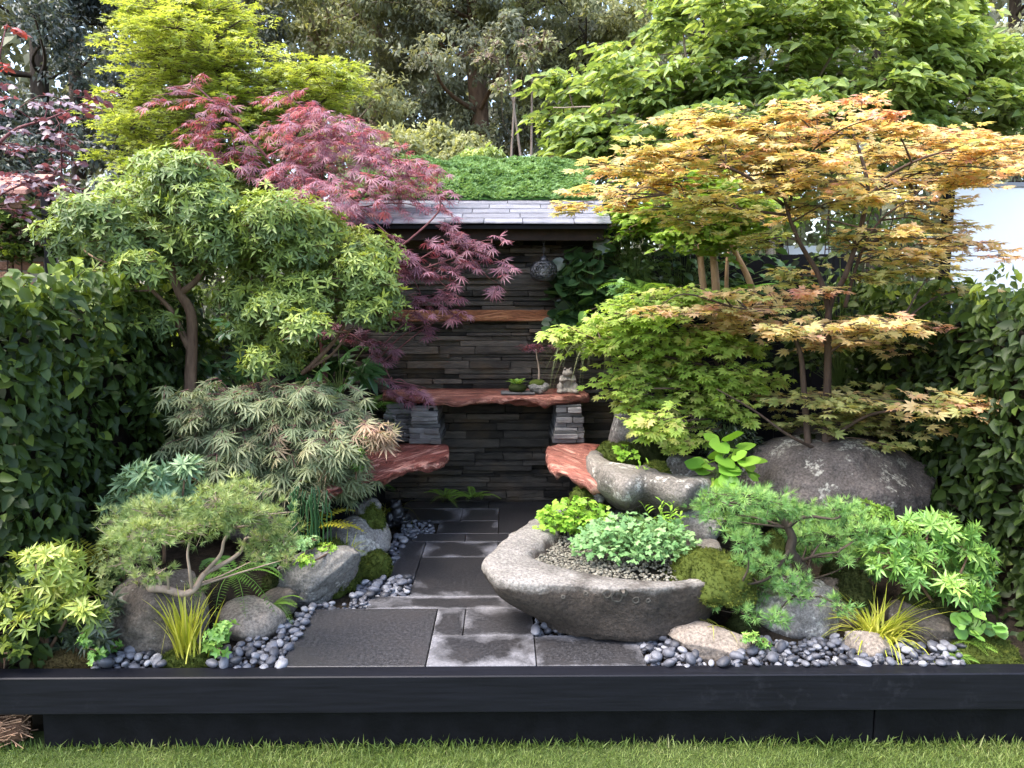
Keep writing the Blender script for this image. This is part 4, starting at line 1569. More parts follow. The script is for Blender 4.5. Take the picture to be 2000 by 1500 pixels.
# ================================================================== MOSS
M['moss'] = leaf_mat('moss_green', [(0.022, 0.030, 0.007), (0.06, 0.08, 0.015), (0.15, 0.17, 0.03)], 0.1, 0.8, 0.1)
M['moss_dark'] = leaf_mat('moss_dark', [(0.012, 0.016, 0.005), (0.028, 0.036, 0.010), (0.06, 0.07, 0.02)], 0.1, 0.8, 0.1)
M['moss_dry'] = leaf_mat('moss_dry', [(0.04, 0.03, 0.012), (0.10, 0.075, 0.03), (0.20, 0.16, 0.06)], 0.1, 0.8, 0.1)


def moss(label, box, Y, depth, mat='moss', seed=0, n=2600, spike=0.015, tone=0.5):
    x0, y0, x1, y1 = box
    a, b = at(x0, y1, Y), at(x1, y1, Y)
    t = at((x0 + x1) / 2, y0, Y + depth * 0.4)
    c = np.array(((a[0] + b[0]) / 2, Y + depth * 0.35, a[2] - 0.005))
    r = np.array(((b[0] - a[0]) / 2, depth, max(t[2] - a[2], 0.02)))
    rs = np.random.default_rng(seed)
    V, F = ICO[4]
    V = V.copy()
    V *= (1 + 0.34 * fbm(V * 1.9, 4, seed))[:, None]
    V[:, 2] = np.where(V[:, 2] < 0, V[:, 2] * 0.35, V[:, 2])
    S = V * r + c
    root = thing('moss_mound', label, 'moss', c - (0, 0, r[2] * 0.3))
    part('cushion', S, F, M[mat], root, True, np.clip(0.5 + 0.5 * (fbm(V * 4, 3, seed) * 0.5 + 0.5), 0, 1) * tone * 1.1)
    k = rs.integers(0, len(V), n)
    k = k[V[k, 2] > -0.1]
    d = nrm(V[k] / r)
    P = S[k] + rs.normal(0, 0.07, (len(k), 3)) * r
    P = c + (P - c) / np.maximum(np.linalg.norm((P - c) / r, axis=1) / np.linalg.norm(V[k], axis=1), 0.5)[:, None]
    zz = d + rs.normal(0, 0.5, d.shape)
    tt = tone + 0.3 * fbm(P * 18, 2, seed + 2) + rs.normal(0, 0.15, len(k))
    leaves(root, [t_tuft(6, 0.20, 1.1, s) for s in range(3)], P - d * 0.002, zframes(zz, rs.uniform(0, 6, len(k))), rs.uniform(0.6, 1.2, len(k)) * spike, tt, M[mat], 0, mass_name='moss_tip')


moss('bright green moss mound around the upright grass at the front edge', (298, 1262, 426, 1306), 2.70, 0.07, seed=1, n=4500)
moss('dry brown moss at the front left corner of the bed', (55, 1268, 200, 1306), 2.70, 0.09, 'moss_dry', 2, 3200)
moss('olive moss cap on the long boulder left of the path', (585, 1058, 695, 1140), 3.34, 0.12, 'moss', 3, 3400, tone=0.35)
moss('moss cushion at the foot of the grey boulder left of the path', (694, 1075, 760, 1118), 3.50, 0.08, 'moss', 4, 2200)
moss('round moss cushion beside the iron ornament', (698, 986, 748, 1024), 3.70, 0.08, 'moss', 5, 2200, tone=0.6)
moss('dark moss ball behind the long boulder', (512, 1112, 556, 1160), 3.22, 0.06, 'moss_dark', 6, 1500)
moss('second dark moss ball beside the long boulder', (545, 1098, 592, 1150), 3.25, 0.06, 'moss_dark', 7, 1500)
moss('moss sheet on the left rim of the hollowed boulder', (1160, 862, 1250, 908), 3.98, 0.11, 'moss', 8, 2800)
moss('dark moss hump inside the hollowed boulder', (1238, 842, 1310, 900), 4.12, 0.12, 'moss_dark', 9, 2200)
moss('moss saddle on the front rim of the hollowed boulder', (1246, 902, 1316, 950), 3.72, 0.08, 'moss', 10, 2600, tone=0.6)
moss('moss tuft behind the lime herb in the basin', (1108, 950, 1174, 990), 3.72, 0.08, 'moss', 11, 2000)
moss('wide olive moss bank at the right end of the stone basin', (1310, 1082, 1480, 1150), 2.92, 0.20, 'moss', 12, 5200, tone=0.6)
moss('moss ball under the left side of the larch', (1482, 1038, 1546, 1108), 3.12, 0.10, 'moss', 13, 2200, tone=0.4)
moss('dark moss ball under the larch branches', (1615, 1078, 1670, 1150), 3.10, 0.09, 'moss_dark', 14, 2000, tone=0.6)
moss('dark moss cushion behind the yellow sedge', (1640, 1110, 1700, 1165), 3.0, 0.09, 'moss_dark', 15, 2000)
moss('moss ball left of the whorled shrub on the right', (1768, 1138, 1825, 1192), 2.95, 0.08, 'moss_dark', 16, 2000, tone=0.7)
moss('moss ball below the whorled shrub on the right', (1812, 1152, 1868, 1200), 2.93, 0.07, 'moss_dark', 17, 2000, tone=0.7)
moss('moss carpet in the front right corner of the bed', (1868, 1248, 2010, 1308), 2.70, 0.12, 'moss', 18, 4200, tone=0.45)
moss('moss in front of the lichen-covered boulder', (1425, 1188, 1482, 1250), 2.90, 0.07, 'moss_dark', 19, 1800)
moss('left dark moss ball on top of the huge boulder', (1555, 846, 1602, 872), 3.82, 0.06, 'moss_dark', 20, 1200)
moss('middle dark moss ball on top of the huge boulder', (1598, 850, 1642, 878), 3.80, 0.06, 'moss_dark', 21, 1200)
moss('right dark moss ball on top of the huge boulder', (1636, 846, 1690, 882), 3.80, 0.07, 'moss_dark', 22, 1200)
moss('dry moss behind the dark boulder on the left', (350, 918, 440, 960), 3.6, 0.12, 'moss_dry', 23, 2400)

# ================================================================== PLANTS
M['bark_dark'] = bark_mat('bark_dark', (0.030, 0.022, 0.016), (0.085, 0.065, 0.048))
M['bark_brown'] = bark_mat('bark_brown', (0.085, 0.05, 0.032), (0.22, 0.14, 0.09))
M['bark_pale'] = bark_mat('bark_pale', (0.20, 0.15, 0.11), (0.40, 0.31, 0.24))
M['bark_tan'] = bark_mat('bark_tan', (0.24, 0.15, 0.085), (0.46, 0.31, 0.19))
M['twig_red'] = bark_mat('twig_red', (0.10, 0.035, 0.04), (0.22, 0.10, 0.10))
M['twig_dark'] = bark_mat('twig_dark', (0.04, 0.026, 0.02), (0.11, 0.075, 0.055))
M['stem_green'] = simple_mat('stem_green', (0.10, 0.16, 0.04), 0.6, 0.3)
L_ = leaf_mat
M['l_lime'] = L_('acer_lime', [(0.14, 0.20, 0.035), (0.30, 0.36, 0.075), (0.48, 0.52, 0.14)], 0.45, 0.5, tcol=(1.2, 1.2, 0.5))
M['l_red'] = L_('acer_red', [(0.11, 0.048, 0.068), (0.22, 0.105, 0.14), (0.35, 0.20, 0.25), (0.37, 0.17, 0.12)], 0.38, 0.45, 0.4, tcol=(1.7, 0.7, 0.6))
M['l_pieris'] = L_('pieris_green', [(0.065, 0.105, 0.04), (0.13, 0.19, 0.07), (0.22, 0.30, 0.08), (0.34, 0.41, 0.08)], 0.32, 0.42, 0.35)
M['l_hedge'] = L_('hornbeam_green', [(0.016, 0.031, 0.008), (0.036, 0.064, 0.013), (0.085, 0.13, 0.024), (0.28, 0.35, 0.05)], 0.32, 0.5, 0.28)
M['l_orange'] = L_('acer_orange', [(0.30, 0.38, 0.12), (0.50, 0.51, 0.20), (0.66, 0.55, 0.26), (0.70, 0.46, 0.29), (0.66, 0.35, 0.29)], 0.5, 0.5, tcol=(1.2, 1.05, 0.6))
M['l_green'] = L_('acer_green', [(0.13, 0.23, 0.04), (0.27, 0.40, 0.07), (0.42, 0.53, 0.12), (0.52, 0.44, 0.18)], 0.48, 0.5, tcol=(1.15, 1.2, 0.5))
M['l_cornus'] = L_('cornus_green', [(0.12, 0.19, 0.055), (0.25, 0.34, 0.10), (0.42, 0.50, 0.19)], 0.45, 0.42, 0.45)
M['l_grey'] = L_('acer_grey_green', [(0.085, 0.125, 0.06), (0.165, 0.205, 0.105), (0.245, 0.26, 0.14), (0.36, 0.23, 0.16)], 0.3, 0.5)
M['l_pine'] = L_('pine_needle', [(0.11, 0.18, 0.06), (0.24, 0.32, 0.11), (0.42, 0.46, 0.18)], 0.25, 0.5)
M['l_larch'] = L_('larch_needle', [(0.07, 0.17, 0.055), (0.17, 0.33, 0.10), (0.34, 0.50, 0.14)], 0.25, 0.5)
M['l_whorl_lime'] = L_('rhododendron_lime', [(0.08, 0.13, 0.04), (0.26, 0.34, 0.06), (0.48, 0.52, 0.12)], 0.22, 0.38, 0.45)
M['l_whorl_blue'] = L_('rhododendron_blue', [(0.06, 0.13, 0.06), (0.15, 0.25, 0.12), (0.29, 0.40, 0.19)], 0.2, 0.4, 0.45)
M['l_whorl_green'] = L_('rhododendron_green', [(0.05, 0.14, 0.03), (0.13, 0.28, 0.05), (0.28, 0.43, 0.09)], 0.22, 0.38, 0.45)
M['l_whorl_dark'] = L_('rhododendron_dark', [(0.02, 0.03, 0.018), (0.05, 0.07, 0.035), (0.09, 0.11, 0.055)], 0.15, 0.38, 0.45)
M['l_fern'] = L_('fern_green', [(0.05, 0.13, 0.02), (0.13, 0.26, 0.04), (0.26, 0.40, 0.07)], 0.35, 0.5)
M['l_fern_gold'] = L_('fern_gold', [(0.16, 0.18, 0.02), (0.34, 0.32, 0.03), (0.55, 0.46, 0.06)], 0.35, 0.5)
M['l_grass'] = L_('sedge_yellow', [(0.20, 0.27, 0.02), (0.44, 0.46, 0.05), (0.66, 0.62, 0.16)], 0.35, 0.45)
M['l_sedge_dark'] = L_('sedge_dark', [(0.04, 0.07, 0.02), (0.11, 0.15, 0.05), (0.30, 0.31, 0.13)], 0.3, 0.45)
M['l_round'] = L_('wasabi_green', [(0.10, 0.25, 0.03), (0.22, 0.42, 0.05), (0.42, 0.55, 0.09)], 0.35, 0.42, 0.45)
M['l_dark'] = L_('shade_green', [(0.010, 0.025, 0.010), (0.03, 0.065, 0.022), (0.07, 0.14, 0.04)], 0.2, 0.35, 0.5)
M['l_fatsia'] = L_('fatsia_green', [(0.02, 0.06, 0.018), (0.045, 0.12, 0.035), (0.08, 0.19, 0.06)], 0.2, 0.28, 0.6)
M['l_herb'] = L_('herb_lime', [(0.12, 0.28, 0.03), (0.26, 0.46, 0.05), (0.42, 0.58, 0.10)], 0.35, 0.45)
M['l_herb_blue'] = L_('herb_blue', [(0.09, 0.20, 0.07), (0.19, 0.35, 0.13), (0.33, 0.48, 0.21)], 0.3, 0.5)
M['l_purple'] = L_('plum_purple', [(0.07, 0.045, 0.055), (0.16, 0.105, 0.125), (0.27, 0.21, 0.245), (0.40, 0.12, 0.09)], 0.2, 0.35, 0.5, tcol=(1.8, 0.6, 0.5))
M['l_wood_olive'] = L_('wood_olive', [(0.11, 0.12, 0.065), (0.24, 0.255, 0.13), (0.42, 0.43, 0.20)], 0.4, 0.5)  # leaf colour paled to carry the washed-out haze over the woodland
M['l_wood_grey'] = L_('wood_grey', [(0.10, 0.105, 0.075), (0.21, 0.22, 0.15), (0.37, 0.38, 0.23)], 0.4, 0.5)  # greyed and paled likewise, haze put into the leaf colour
M['l_wood_dark'] = L_('wood_dark', [(0.03, 0.038, 0.032), (0.07, 0.085, 0.07), (0.15, 0.175, 0.135)], 0.25, 0.4, 0.5)
M['l_lawn'] = L_('lawn_grass', [(0.05, 0.085, 0.016), (0.10, 0.155, 0.03), (0.19, 0.25, 0.06), (0.32, 0.31, 0.14)], 0.3, 0.5)

# ---- lawn blades
rs = np.random.default_rng(3)
n1, n2 = 44000, 14000
P = np.vstack([np.stack([rs.uniform(-2.1, 2.1, n1), rs.uniform(2.28, 2.60, n1), np.full(n1, -0.287)], 1),
               np.stack([rs.uniform(-2.6, 2.6, n2), rs.uniform(1.2, 2.28, n2), np.full(n2, -0.287)], 1)])
n = len(P)
sz = rs.uniform(0.012, 0.030, n) * (1 + 0.9 * (P[:, 1] > 2.565) * (rs.uniform(size=n) < 0.35))
sp = rs.uniform(0, 6.3, n)
zz = np.stack([rs.normal(0.0, 0.35, n), rs.normal(-0.05, 0.35, n), np.ones(n)], 1)
tin = 0.45 + 0.35 * fbm(P * 5, 3, 2) + rs.normal(0, 0.16, n)
g = thing('lawn_grass', 'short mown grass blades of the lawn in front of the beam', 'grass', (0, 2, -0.287))
g['kind'] = 'stuff'
leaves(g, [t_blade(0.10, a, l, 2) for a, l in ((0.3, 0.1), (0.6, 0.2), (0.15, 0.35))], P, zframes(zz, sp), sz, tin, M['l_lawn'], 0, mass_name='grass')


# ---- hedges
def hedge(label, x0, x1, y0, y1, z0, z1, n, seed, lit, nparts, slope=0.0):
    rs = np.random.default_rng(seed)
    face_x = x1 if x1 < 0 else x0
    out = 1 if x1 < 0 else -1
    root = thing('hornbeam_hedge', label, 'hedge', ((x0 + x1) / 2, (y0 + y1) / 2, z0))
    V, F = grid(0, 1, 24, 0, 1, 24, lambda a, b: 0 * a)
    cx0, cx1 = (x0, x1 - 0.16) if out > 0 else (x0 + 0.16, x1)
    V, F = bev_box(cx0, cx1, y0 + 0.14, y1 - 0.1, z0, z1 - 0.16, 0.05)
    part('core', V, F, M['soil'], root)
    nf, nt_, ne = int(n * 0.66), int(n * 0.16), n - int(n * 0.66) - int(n * 0.16)
    A = np.stack([np.full(nf, face_x), rs.uniform(y0, y1, nf), rs.uniform(z0, z1, nf)], 1)
    B = np.stack([rs.uniform(x0, x1, nt_), rs.uniform(y0, y1, nt_), np.full(nt_, z1)], 1)
    E = np.stack([rs.uniform(x0, x1, ne), np.full(ne, y0), rs.uniform(z0, z1, ne)], 1)
    P = np.vstack([A, B, E])
    nor = np.vstack([np.tile((out, -0.25, 0.35), (nf, 1)), np.tile((out * 0.3, -0.2, 1.0), (nt_, 1)), np.tile((0.15 * out, -1, 0.4), (ne, 1))]).astype(float)
    bulge = 0.17 * fbm(P * 2.3, 3, seed) + 0.07 * vnoise(P * 8, seed + 2)
    P = P + nrm(nor) * (bulge - np.abs(rs.normal(0, 0.075, len(P))))[:, None]
    P[:, 2] += 0.10 * vnoise(P * (2, 2, 0), seed + 7) * sstep(P[:, 2], z1 - 0.3, z1)
    P[:, 0] -= out * slope * (P[:, 2] - z0)
    dip = np.stack([rs.normal(out * 0.35, 0.6, len(P)), rs.normal(-0.3, 0.6, len(P)), rs.normal(-0.55, 0.35, len(P))], 1)
    nn = nor + rs.normal(0, 0.45, nor.shape)
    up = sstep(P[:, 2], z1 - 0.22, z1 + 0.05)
    tin = lit * (0.30 + 0.22 * fbm(P * 6, 2, seed + 4) + rs.normal(0, 0.13, len(P))) + 0.42 * up + 0.35 * (rs.uniform(size=len(P)) < 0.07)  # paler tint near the top paints in the light falling there
    sz = rs.uniform(0.036, 0.080, len(P))
    T = [t_ovate(0.66, 0.05, 0.12), t_ovate(0.58, 0.10, 0.28), t_ovate(0.6, 0.02, 0.4), t_ovate(0.5, 0.14, 0.1)]
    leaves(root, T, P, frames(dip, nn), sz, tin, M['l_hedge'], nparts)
    tw = []
    for k in range(220):
        p = P[rs.integers(0, nf)]
        q = p - np.array((out * rs.uniform(0.15, 0.3), rs.normal(0, 0.08), rs.uniform(0.0, 0.2)))
        tw.append((np.array([q, (p + q) / 2 + rs.normal(0, 0.01, 3), p]), 0.0035, 0.0015))
    twigs(root, tw, M['twig_dark'])


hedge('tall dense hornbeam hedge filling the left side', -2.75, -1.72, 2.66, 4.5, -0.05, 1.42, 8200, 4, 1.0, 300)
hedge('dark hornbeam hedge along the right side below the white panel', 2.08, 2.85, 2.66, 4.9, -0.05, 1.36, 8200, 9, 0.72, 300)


# ---- woody plants with layered pads
def woody(name, label, cat, base, limb_px, pads, Y, leafT, leafmat, leafsize, n_spray, m, L, seed, bark, nparts, twigmat=None, droop=0.35,
          tilt=0.3, up=0.1, dj=0.18, r0=0.02, group=None, trunk_first=True, leaf_name='leaf', jitter=0.0, conn=(0.006, 0.002)):
    """limb_px: list of ([(px,py,Y),...], r0, r1)."""
    root = thing(name, label, cat, base, group)
    lines = limbs(root, [([np.asarray(at(*p)) for p in pts], a, b) for pts, a, b in limb_px], bark, 'branch', 8, jitter, 'trunk')
    cen, rad, tin = pad_list(pads, Y, dj, seed)
    P, R, S, T, tw, P0, idx = spray_leaves(cen, rad, tin, n_spray, m, L, leafsize, base, seed, droop, tilt=tilt, up=up)
    cn = connect(cen, lines, conn[0], conn[1], 0.02, seed)
    fine = []
    for i in range(len(P0)):
        if i % 2 == 0:
            c = cen[idx[i]]
            fine.append((np.array([c, (c + P0[i]) / 2 + (0, 0, 0.006), P0[i]]), 0.002, 0.0014))
    twigs(root, cn + fine + tw, twigmat or bark)
    leaves(root, leafT, P, R, S, T, leafmat, nparts, leaf_name, 'crown')
    return root


# yellow-green maple high at the back left
Yp = 6.0
pads = [(300, 20, 60, 26), (360, 8, 70, 30), (420, 30, 60, 30), (345, 62, 90, 26), (280, 55, 40, 16), (420, 85, 80, 28), (330, 110, 85, 24), (450, 135, 80, 26), (380, 150, 80, 24), (300, 140, 60, 14),
        (520, 165, 70, 22), (430, 185, 80, 26), (340, 190, 80, 20), (270, 195, 50, 14), (560, 135, 50, 14), (620, 150, 60, 18), (670, 165, 45, 18), (650, 195, 60, 16), (590, 200, 60, 20),
        (500, 225, 80, 24), (400, 235, 90, 22), (300, 232, 70, 14), (220, 240, 42, 12), (255, 250, 50, 12), (580, 245, 60, 16), (470, 280, 70, 22), (380, 285, 80, 20), (290, 275, 60, 12), (215, 302, 30, 10), (270, 318, 40, 14), (520, 320, 50, 24), (440, 330, 50, 18),
        (200, 190, 20, 10), (690, 140, 24, 10), (560, 290, 40, 14), (340, 330, 50, 14), (470, 370, 36, 18), (400, 20, 50, 30), (330, 40, 60, 24), (470, 60, 40, 20)]
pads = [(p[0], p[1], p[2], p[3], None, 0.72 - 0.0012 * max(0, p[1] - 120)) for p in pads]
b0 = at(540, 560, Yp); b0[2] = -0.1
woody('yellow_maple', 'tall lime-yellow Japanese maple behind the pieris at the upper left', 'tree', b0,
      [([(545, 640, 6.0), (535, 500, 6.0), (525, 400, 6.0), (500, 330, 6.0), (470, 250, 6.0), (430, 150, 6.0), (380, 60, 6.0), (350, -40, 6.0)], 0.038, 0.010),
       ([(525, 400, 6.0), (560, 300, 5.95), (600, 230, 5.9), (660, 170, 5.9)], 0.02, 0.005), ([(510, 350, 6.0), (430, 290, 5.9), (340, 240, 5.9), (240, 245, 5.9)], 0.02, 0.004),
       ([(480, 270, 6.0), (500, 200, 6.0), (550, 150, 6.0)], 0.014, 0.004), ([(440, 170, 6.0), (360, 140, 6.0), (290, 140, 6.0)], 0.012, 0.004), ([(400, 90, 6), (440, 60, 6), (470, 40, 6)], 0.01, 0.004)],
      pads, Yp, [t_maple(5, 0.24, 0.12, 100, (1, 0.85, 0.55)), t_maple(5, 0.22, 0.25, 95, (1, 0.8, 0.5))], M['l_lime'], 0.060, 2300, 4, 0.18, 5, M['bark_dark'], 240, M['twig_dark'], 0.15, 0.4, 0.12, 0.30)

# red-purple cut-leaf maple
pads = [(335, 172, 28, 8), (300, 186, 24, 7), (372, 150, 20, 8), (440, 200, 55, 11), (395, 236, 46, 12), (560, 186, 34, 9), (600, 205, 34, 9), (450, 262, 55, 15), (380, 258, 30, 9), (425, 300, 56, 15), (490, 315, 40, 12), (520, 255, 40, 12),
        (615, 228, 60, 14), (680, 262, 62, 18), (600, 275, 56, 18), (640, 318, 76, 22), (715, 310, 64, 20), (560, 330, 40, 16), (780, 318, 52, 17), (835, 345, 34, 24), (850, 372, 24, 14), (590, 372, 54, 16), (675, 365, 66, 18), (755, 362, 54, 16), (870, 402, 26, 8),
        (725, 415, 56, 14), (640, 415, 46, 14), (580, 410, 46, 14), (690, 440, 40, 10), (720, 455, 34, 10),
        (800, 492, 40, 12), (862, 470, 28, 9), (905, 455, 22, 8), (930, 482, 34, 14), (962, 470, 18, 8), (980, 512, 16, 10), (950, 543, 15, 11), (890, 500, 30, 10), (845, 525, 36, 14), (870, 560, 26, 15), (825, 570, 26, 12), (790, 525, 26, 12), (760, 490, 26, 12), (880, 610, 22, 7), (815, 612, 30, 8), (835, 632, 18, 5),
        (690, 655, 32, 8), (640, 640, 24, 10), (720, 672, 24, 8), (745, 700, 12, 8), (765, 742, 18, 12), (800, 752, 20, 6), (830, 757, 12, 5), (880, 440, 20, 8), (860, 415, 14, 6)]
pads = [p if p[0] > 540 or p[1] > 330 else (p[0], p[1], p[2] * 0.6, p[3] * 0.75) for p in pads]
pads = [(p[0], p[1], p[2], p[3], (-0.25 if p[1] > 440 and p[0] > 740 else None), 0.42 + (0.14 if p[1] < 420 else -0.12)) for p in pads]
b0 = at(640, 720, 4.6); b0[2] = 0.1
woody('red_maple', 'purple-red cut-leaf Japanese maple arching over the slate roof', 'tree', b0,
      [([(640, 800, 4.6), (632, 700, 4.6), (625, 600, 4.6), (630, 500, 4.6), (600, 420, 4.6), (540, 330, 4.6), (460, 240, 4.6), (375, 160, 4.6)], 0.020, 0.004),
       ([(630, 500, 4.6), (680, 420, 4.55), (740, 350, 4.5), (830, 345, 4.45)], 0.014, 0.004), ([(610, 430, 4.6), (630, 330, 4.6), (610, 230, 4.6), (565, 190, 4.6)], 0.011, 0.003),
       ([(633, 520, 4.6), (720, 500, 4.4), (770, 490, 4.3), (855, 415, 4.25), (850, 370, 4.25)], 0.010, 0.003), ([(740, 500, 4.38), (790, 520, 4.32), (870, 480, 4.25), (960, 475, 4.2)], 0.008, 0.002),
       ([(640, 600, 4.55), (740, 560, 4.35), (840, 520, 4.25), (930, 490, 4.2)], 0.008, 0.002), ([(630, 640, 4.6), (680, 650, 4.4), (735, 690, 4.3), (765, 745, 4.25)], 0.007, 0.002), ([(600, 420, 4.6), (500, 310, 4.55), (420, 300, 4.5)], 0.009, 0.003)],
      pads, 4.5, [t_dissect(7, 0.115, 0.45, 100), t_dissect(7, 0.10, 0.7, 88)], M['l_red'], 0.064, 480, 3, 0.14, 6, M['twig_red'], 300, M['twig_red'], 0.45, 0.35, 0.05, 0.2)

# pieris: two crowns on bare stems
def bushy(name, label, cat, base, limb_px, pads, Y, T, mat, size, n, seed, bark, nparts, leaf_name='leaf_whorl', dj=0.2, tint=0.5, depth=0.9, group=None, jitter=0.006, up=0.45):
    root = thing(name, label, cat, base, group)
    lines = limbs(root, [([np.asarray(at(*p)) for p in pts], a, b) for pts, a, b in limb_px], bark, 'branch', 8, jitter, 'trunk')
    cen, rad, tin = pad_list(pads, Y, dj, seed)
    rs = np.random.default_rng(seed)
    rad[:, 1] = rad[:, 0] * depth
    area = rad[:, 0] * rad[:, 2]
    num = np.maximum(3, np.round(n * area / area.sum()).astype(int))
    idx = np.repeat(np.arange(len(cen)), num)
    d = nrm(rs.normal(size=(len(idx), 3)) + (0, -0.35, 0.3))
    rr = rs.uniform(0.1, 1, len(idx)) ** 0.5 * (1 + 0.3 * np.abs(rs.normal(size=len(idx))))
    P = cen[idx] + d * rad[idx] * rr[:, None]
    z = d * 0.8 + (0, -0.1, up) + rs.normal(0, 0.3, d.shape)
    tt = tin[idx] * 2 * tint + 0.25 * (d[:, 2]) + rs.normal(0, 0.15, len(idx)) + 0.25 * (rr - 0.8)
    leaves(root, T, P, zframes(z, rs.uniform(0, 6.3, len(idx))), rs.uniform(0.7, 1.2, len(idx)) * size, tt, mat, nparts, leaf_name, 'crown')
    cn = connect(cen, lines, 0.006, 0.003, 0.0, seed)
    fine = [(np.array([cen[idx[i]], (cen[idx[i]] + P[i]) / 2 + rs.normal(0, 0.01, 3), P[i]]), 0.003, 0.0016) for i in range(0, len(P), 2)]
    twigs(root, cn + fine, bark)
    return root


pw = [t_whorl(n, 0.30, u, 0.3, s, 2) for s, (n, u) in enumerate(((5, 0.2), (6, 0.4), (7, 0.1), (5, 0.6), (6, 0.0), (4, 0.3)))]
pads = [(300, 322, 50, 34), (360, 350, 60, 40), (255, 380, 60, 40), (320, 400, 70, 44), (415, 400, 60, 44), (195, 430, 60, 42), (140, 470, 42, 36), (250, 460, 70, 40), (350, 470, 70, 36), (440, 460, 56, 40), (180, 510, 56, 36), (270, 520, 56, 30), (210, 570, 56, 32), (280, 590, 56, 28), (240, 630, 46, 24), (150, 540, 34, 24), (320, 630, 34, 24), (400, 520, 40, 24)]
b0 = at(372, 760, 3.9); b0[2] = 0.15
bushy('pieris_tree', 'grey-green pieris with forked brown trunk above the hedge at left', 'tree', b0,
      [([(366, 900, 3.9), (372, 760, 3.9), (376, 680, 3.9), (372, 610, 3.9), (350, 570, 3.9), (335, 520, 3.9), (330, 450, 3.9)], 0.034, 0.016), ([(374, 690, 3.9), (350, 640, 3.88), (330, 600, 3.85), (290, 560, 3.8)], 0.02, 0.008),
       ([(352, 572, 3.9), (385, 545, 3.9), (400, 500, 3.9), (410, 430, 3.9)], 0.018, 0.007), ([(335, 520, 3.9), (290, 470, 3.85), (230, 450, 3.8)], 0.014, 0.005), ([(330, 530, 3.9), (260, 530, 3.8), (200, 510, 3.75)], 0.012, 0.004)],
      pads, 3.85, pw, M['l_pieris'], 0.049, 3600, 11, M['bark_brown'], 150, tint=0.46)
pads = [(480, 450, 50, 34), (540, 440, 60, 40), (610, 462, 60, 40), (670, 470, 50, 34), (720, 500, 50, 36), (560, 500, 70, 40), (640, 520, 60, 40), (700, 545, 56, 40), (750, 575, 32, 42), (500, 520, 60, 44), (590, 570, 60, 36), (660, 585, 60, 30), (480, 580, 50, 36), (540, 600, 50, 36), (720, 610, 40, 24), (480, 650, 40, 30), (540, 665, 44, 34), (600, 640, 40, 26), (560, 710, 34, 22), (505, 710, 28, 24)]
b0 = at(520, 745, 4.0); b0[2] = 0.15
bushy('pieris_tree', 'rounded lime green pieris in front of the red maple', 'tree', b0,
      [([(515, 860, 4.0), (520, 745, 4.0), (530, 680, 4.0), (560, 600, 4.0), (600, 540, 3.95)], 0.026, 0.012), ([(590, 730, 4.0), (640, 680, 3.95), (690, 610, 3.9), (710, 560, 3.9)], 0.013, 0.006), ([(525, 700, 4), (500, 620, 3.95), (490, 520, 3.9)], 0.015, 0.006), ([(600, 725, 4.0), (650, 690, 3.92), (690, 640, 3.88)], 0.009, 0.004), ([(560, 600, 4.0), (620, 560, 3.92), (680, 520, 3.9)], 0.012, 0.005)],
      pads, 3.9, pw, M['l_pieris'], 0.049, 3900, 12, M['bark_brown'], 150, tint=0.58)

# grey-green cut-leaf maple mound
pads = [(520, 755, 60, 12), (440, 770, 60, 14), (600, 760, 50, 12), (400, 800, 36, 12), (480, 800, 80, 18), (580, 795, 70, 18), (660, 780, 46, 12), (420, 835, 60, 18), (520, 840, 80, 20), (620, 830, 60, 20), (690, 820, 40, 10, None, 0.85), (390, 860, 24, 10), (470, 875, 60, 18), (560, 880, 70, 20), (650, 870, 50, 20), (720, 838, 24, 10, None, 0.9), (600, 920, 50, 20), (660, 910, 36, 20), (530, 920, 40, 16), (650, 945, 30, 14), (590, 950, 30, 12), (450, 910, 30, 14)]
pads = [p if len(p) > 4 else p + (None, 0.42) for p in pads]
b0 = at(540, 960, 3.7); b0[2] = 0.2
woody('grey_maple', 'low mound of grey-green feathery cut-leaf maple left of the bench', 'shrub', b0,
      [([(545, 1010, 3.75), (540, 930, 3.75), (530, 860, 3.75), (520, 790, 3.7), (500, 750, 3.65)], 0.022, 0.008), ([(535, 900, 3.75), (600, 830, 3.6), (680, 800, 3.5)], 0.012, 0.004), ([(532, 880, 3.75), (470, 820, 3.6), (390, 790, 3.55)], 0.012, 0.004), ([(535, 900, 3.75), (600, 860, 3.5), (650, 900, 3.4)], 0.009, 0.003)],
      pads, 3.55, [t_dissect(7, 0.14, 0.5, 108), t_dissect(7, 0.12, 0.75, 95)], M['l_grey'], 0.074, 860, 3, 0.10, 13, M['bark_dark'], 300, M['twig_red'], 0.55, 0.35, 0.02, 0.12)

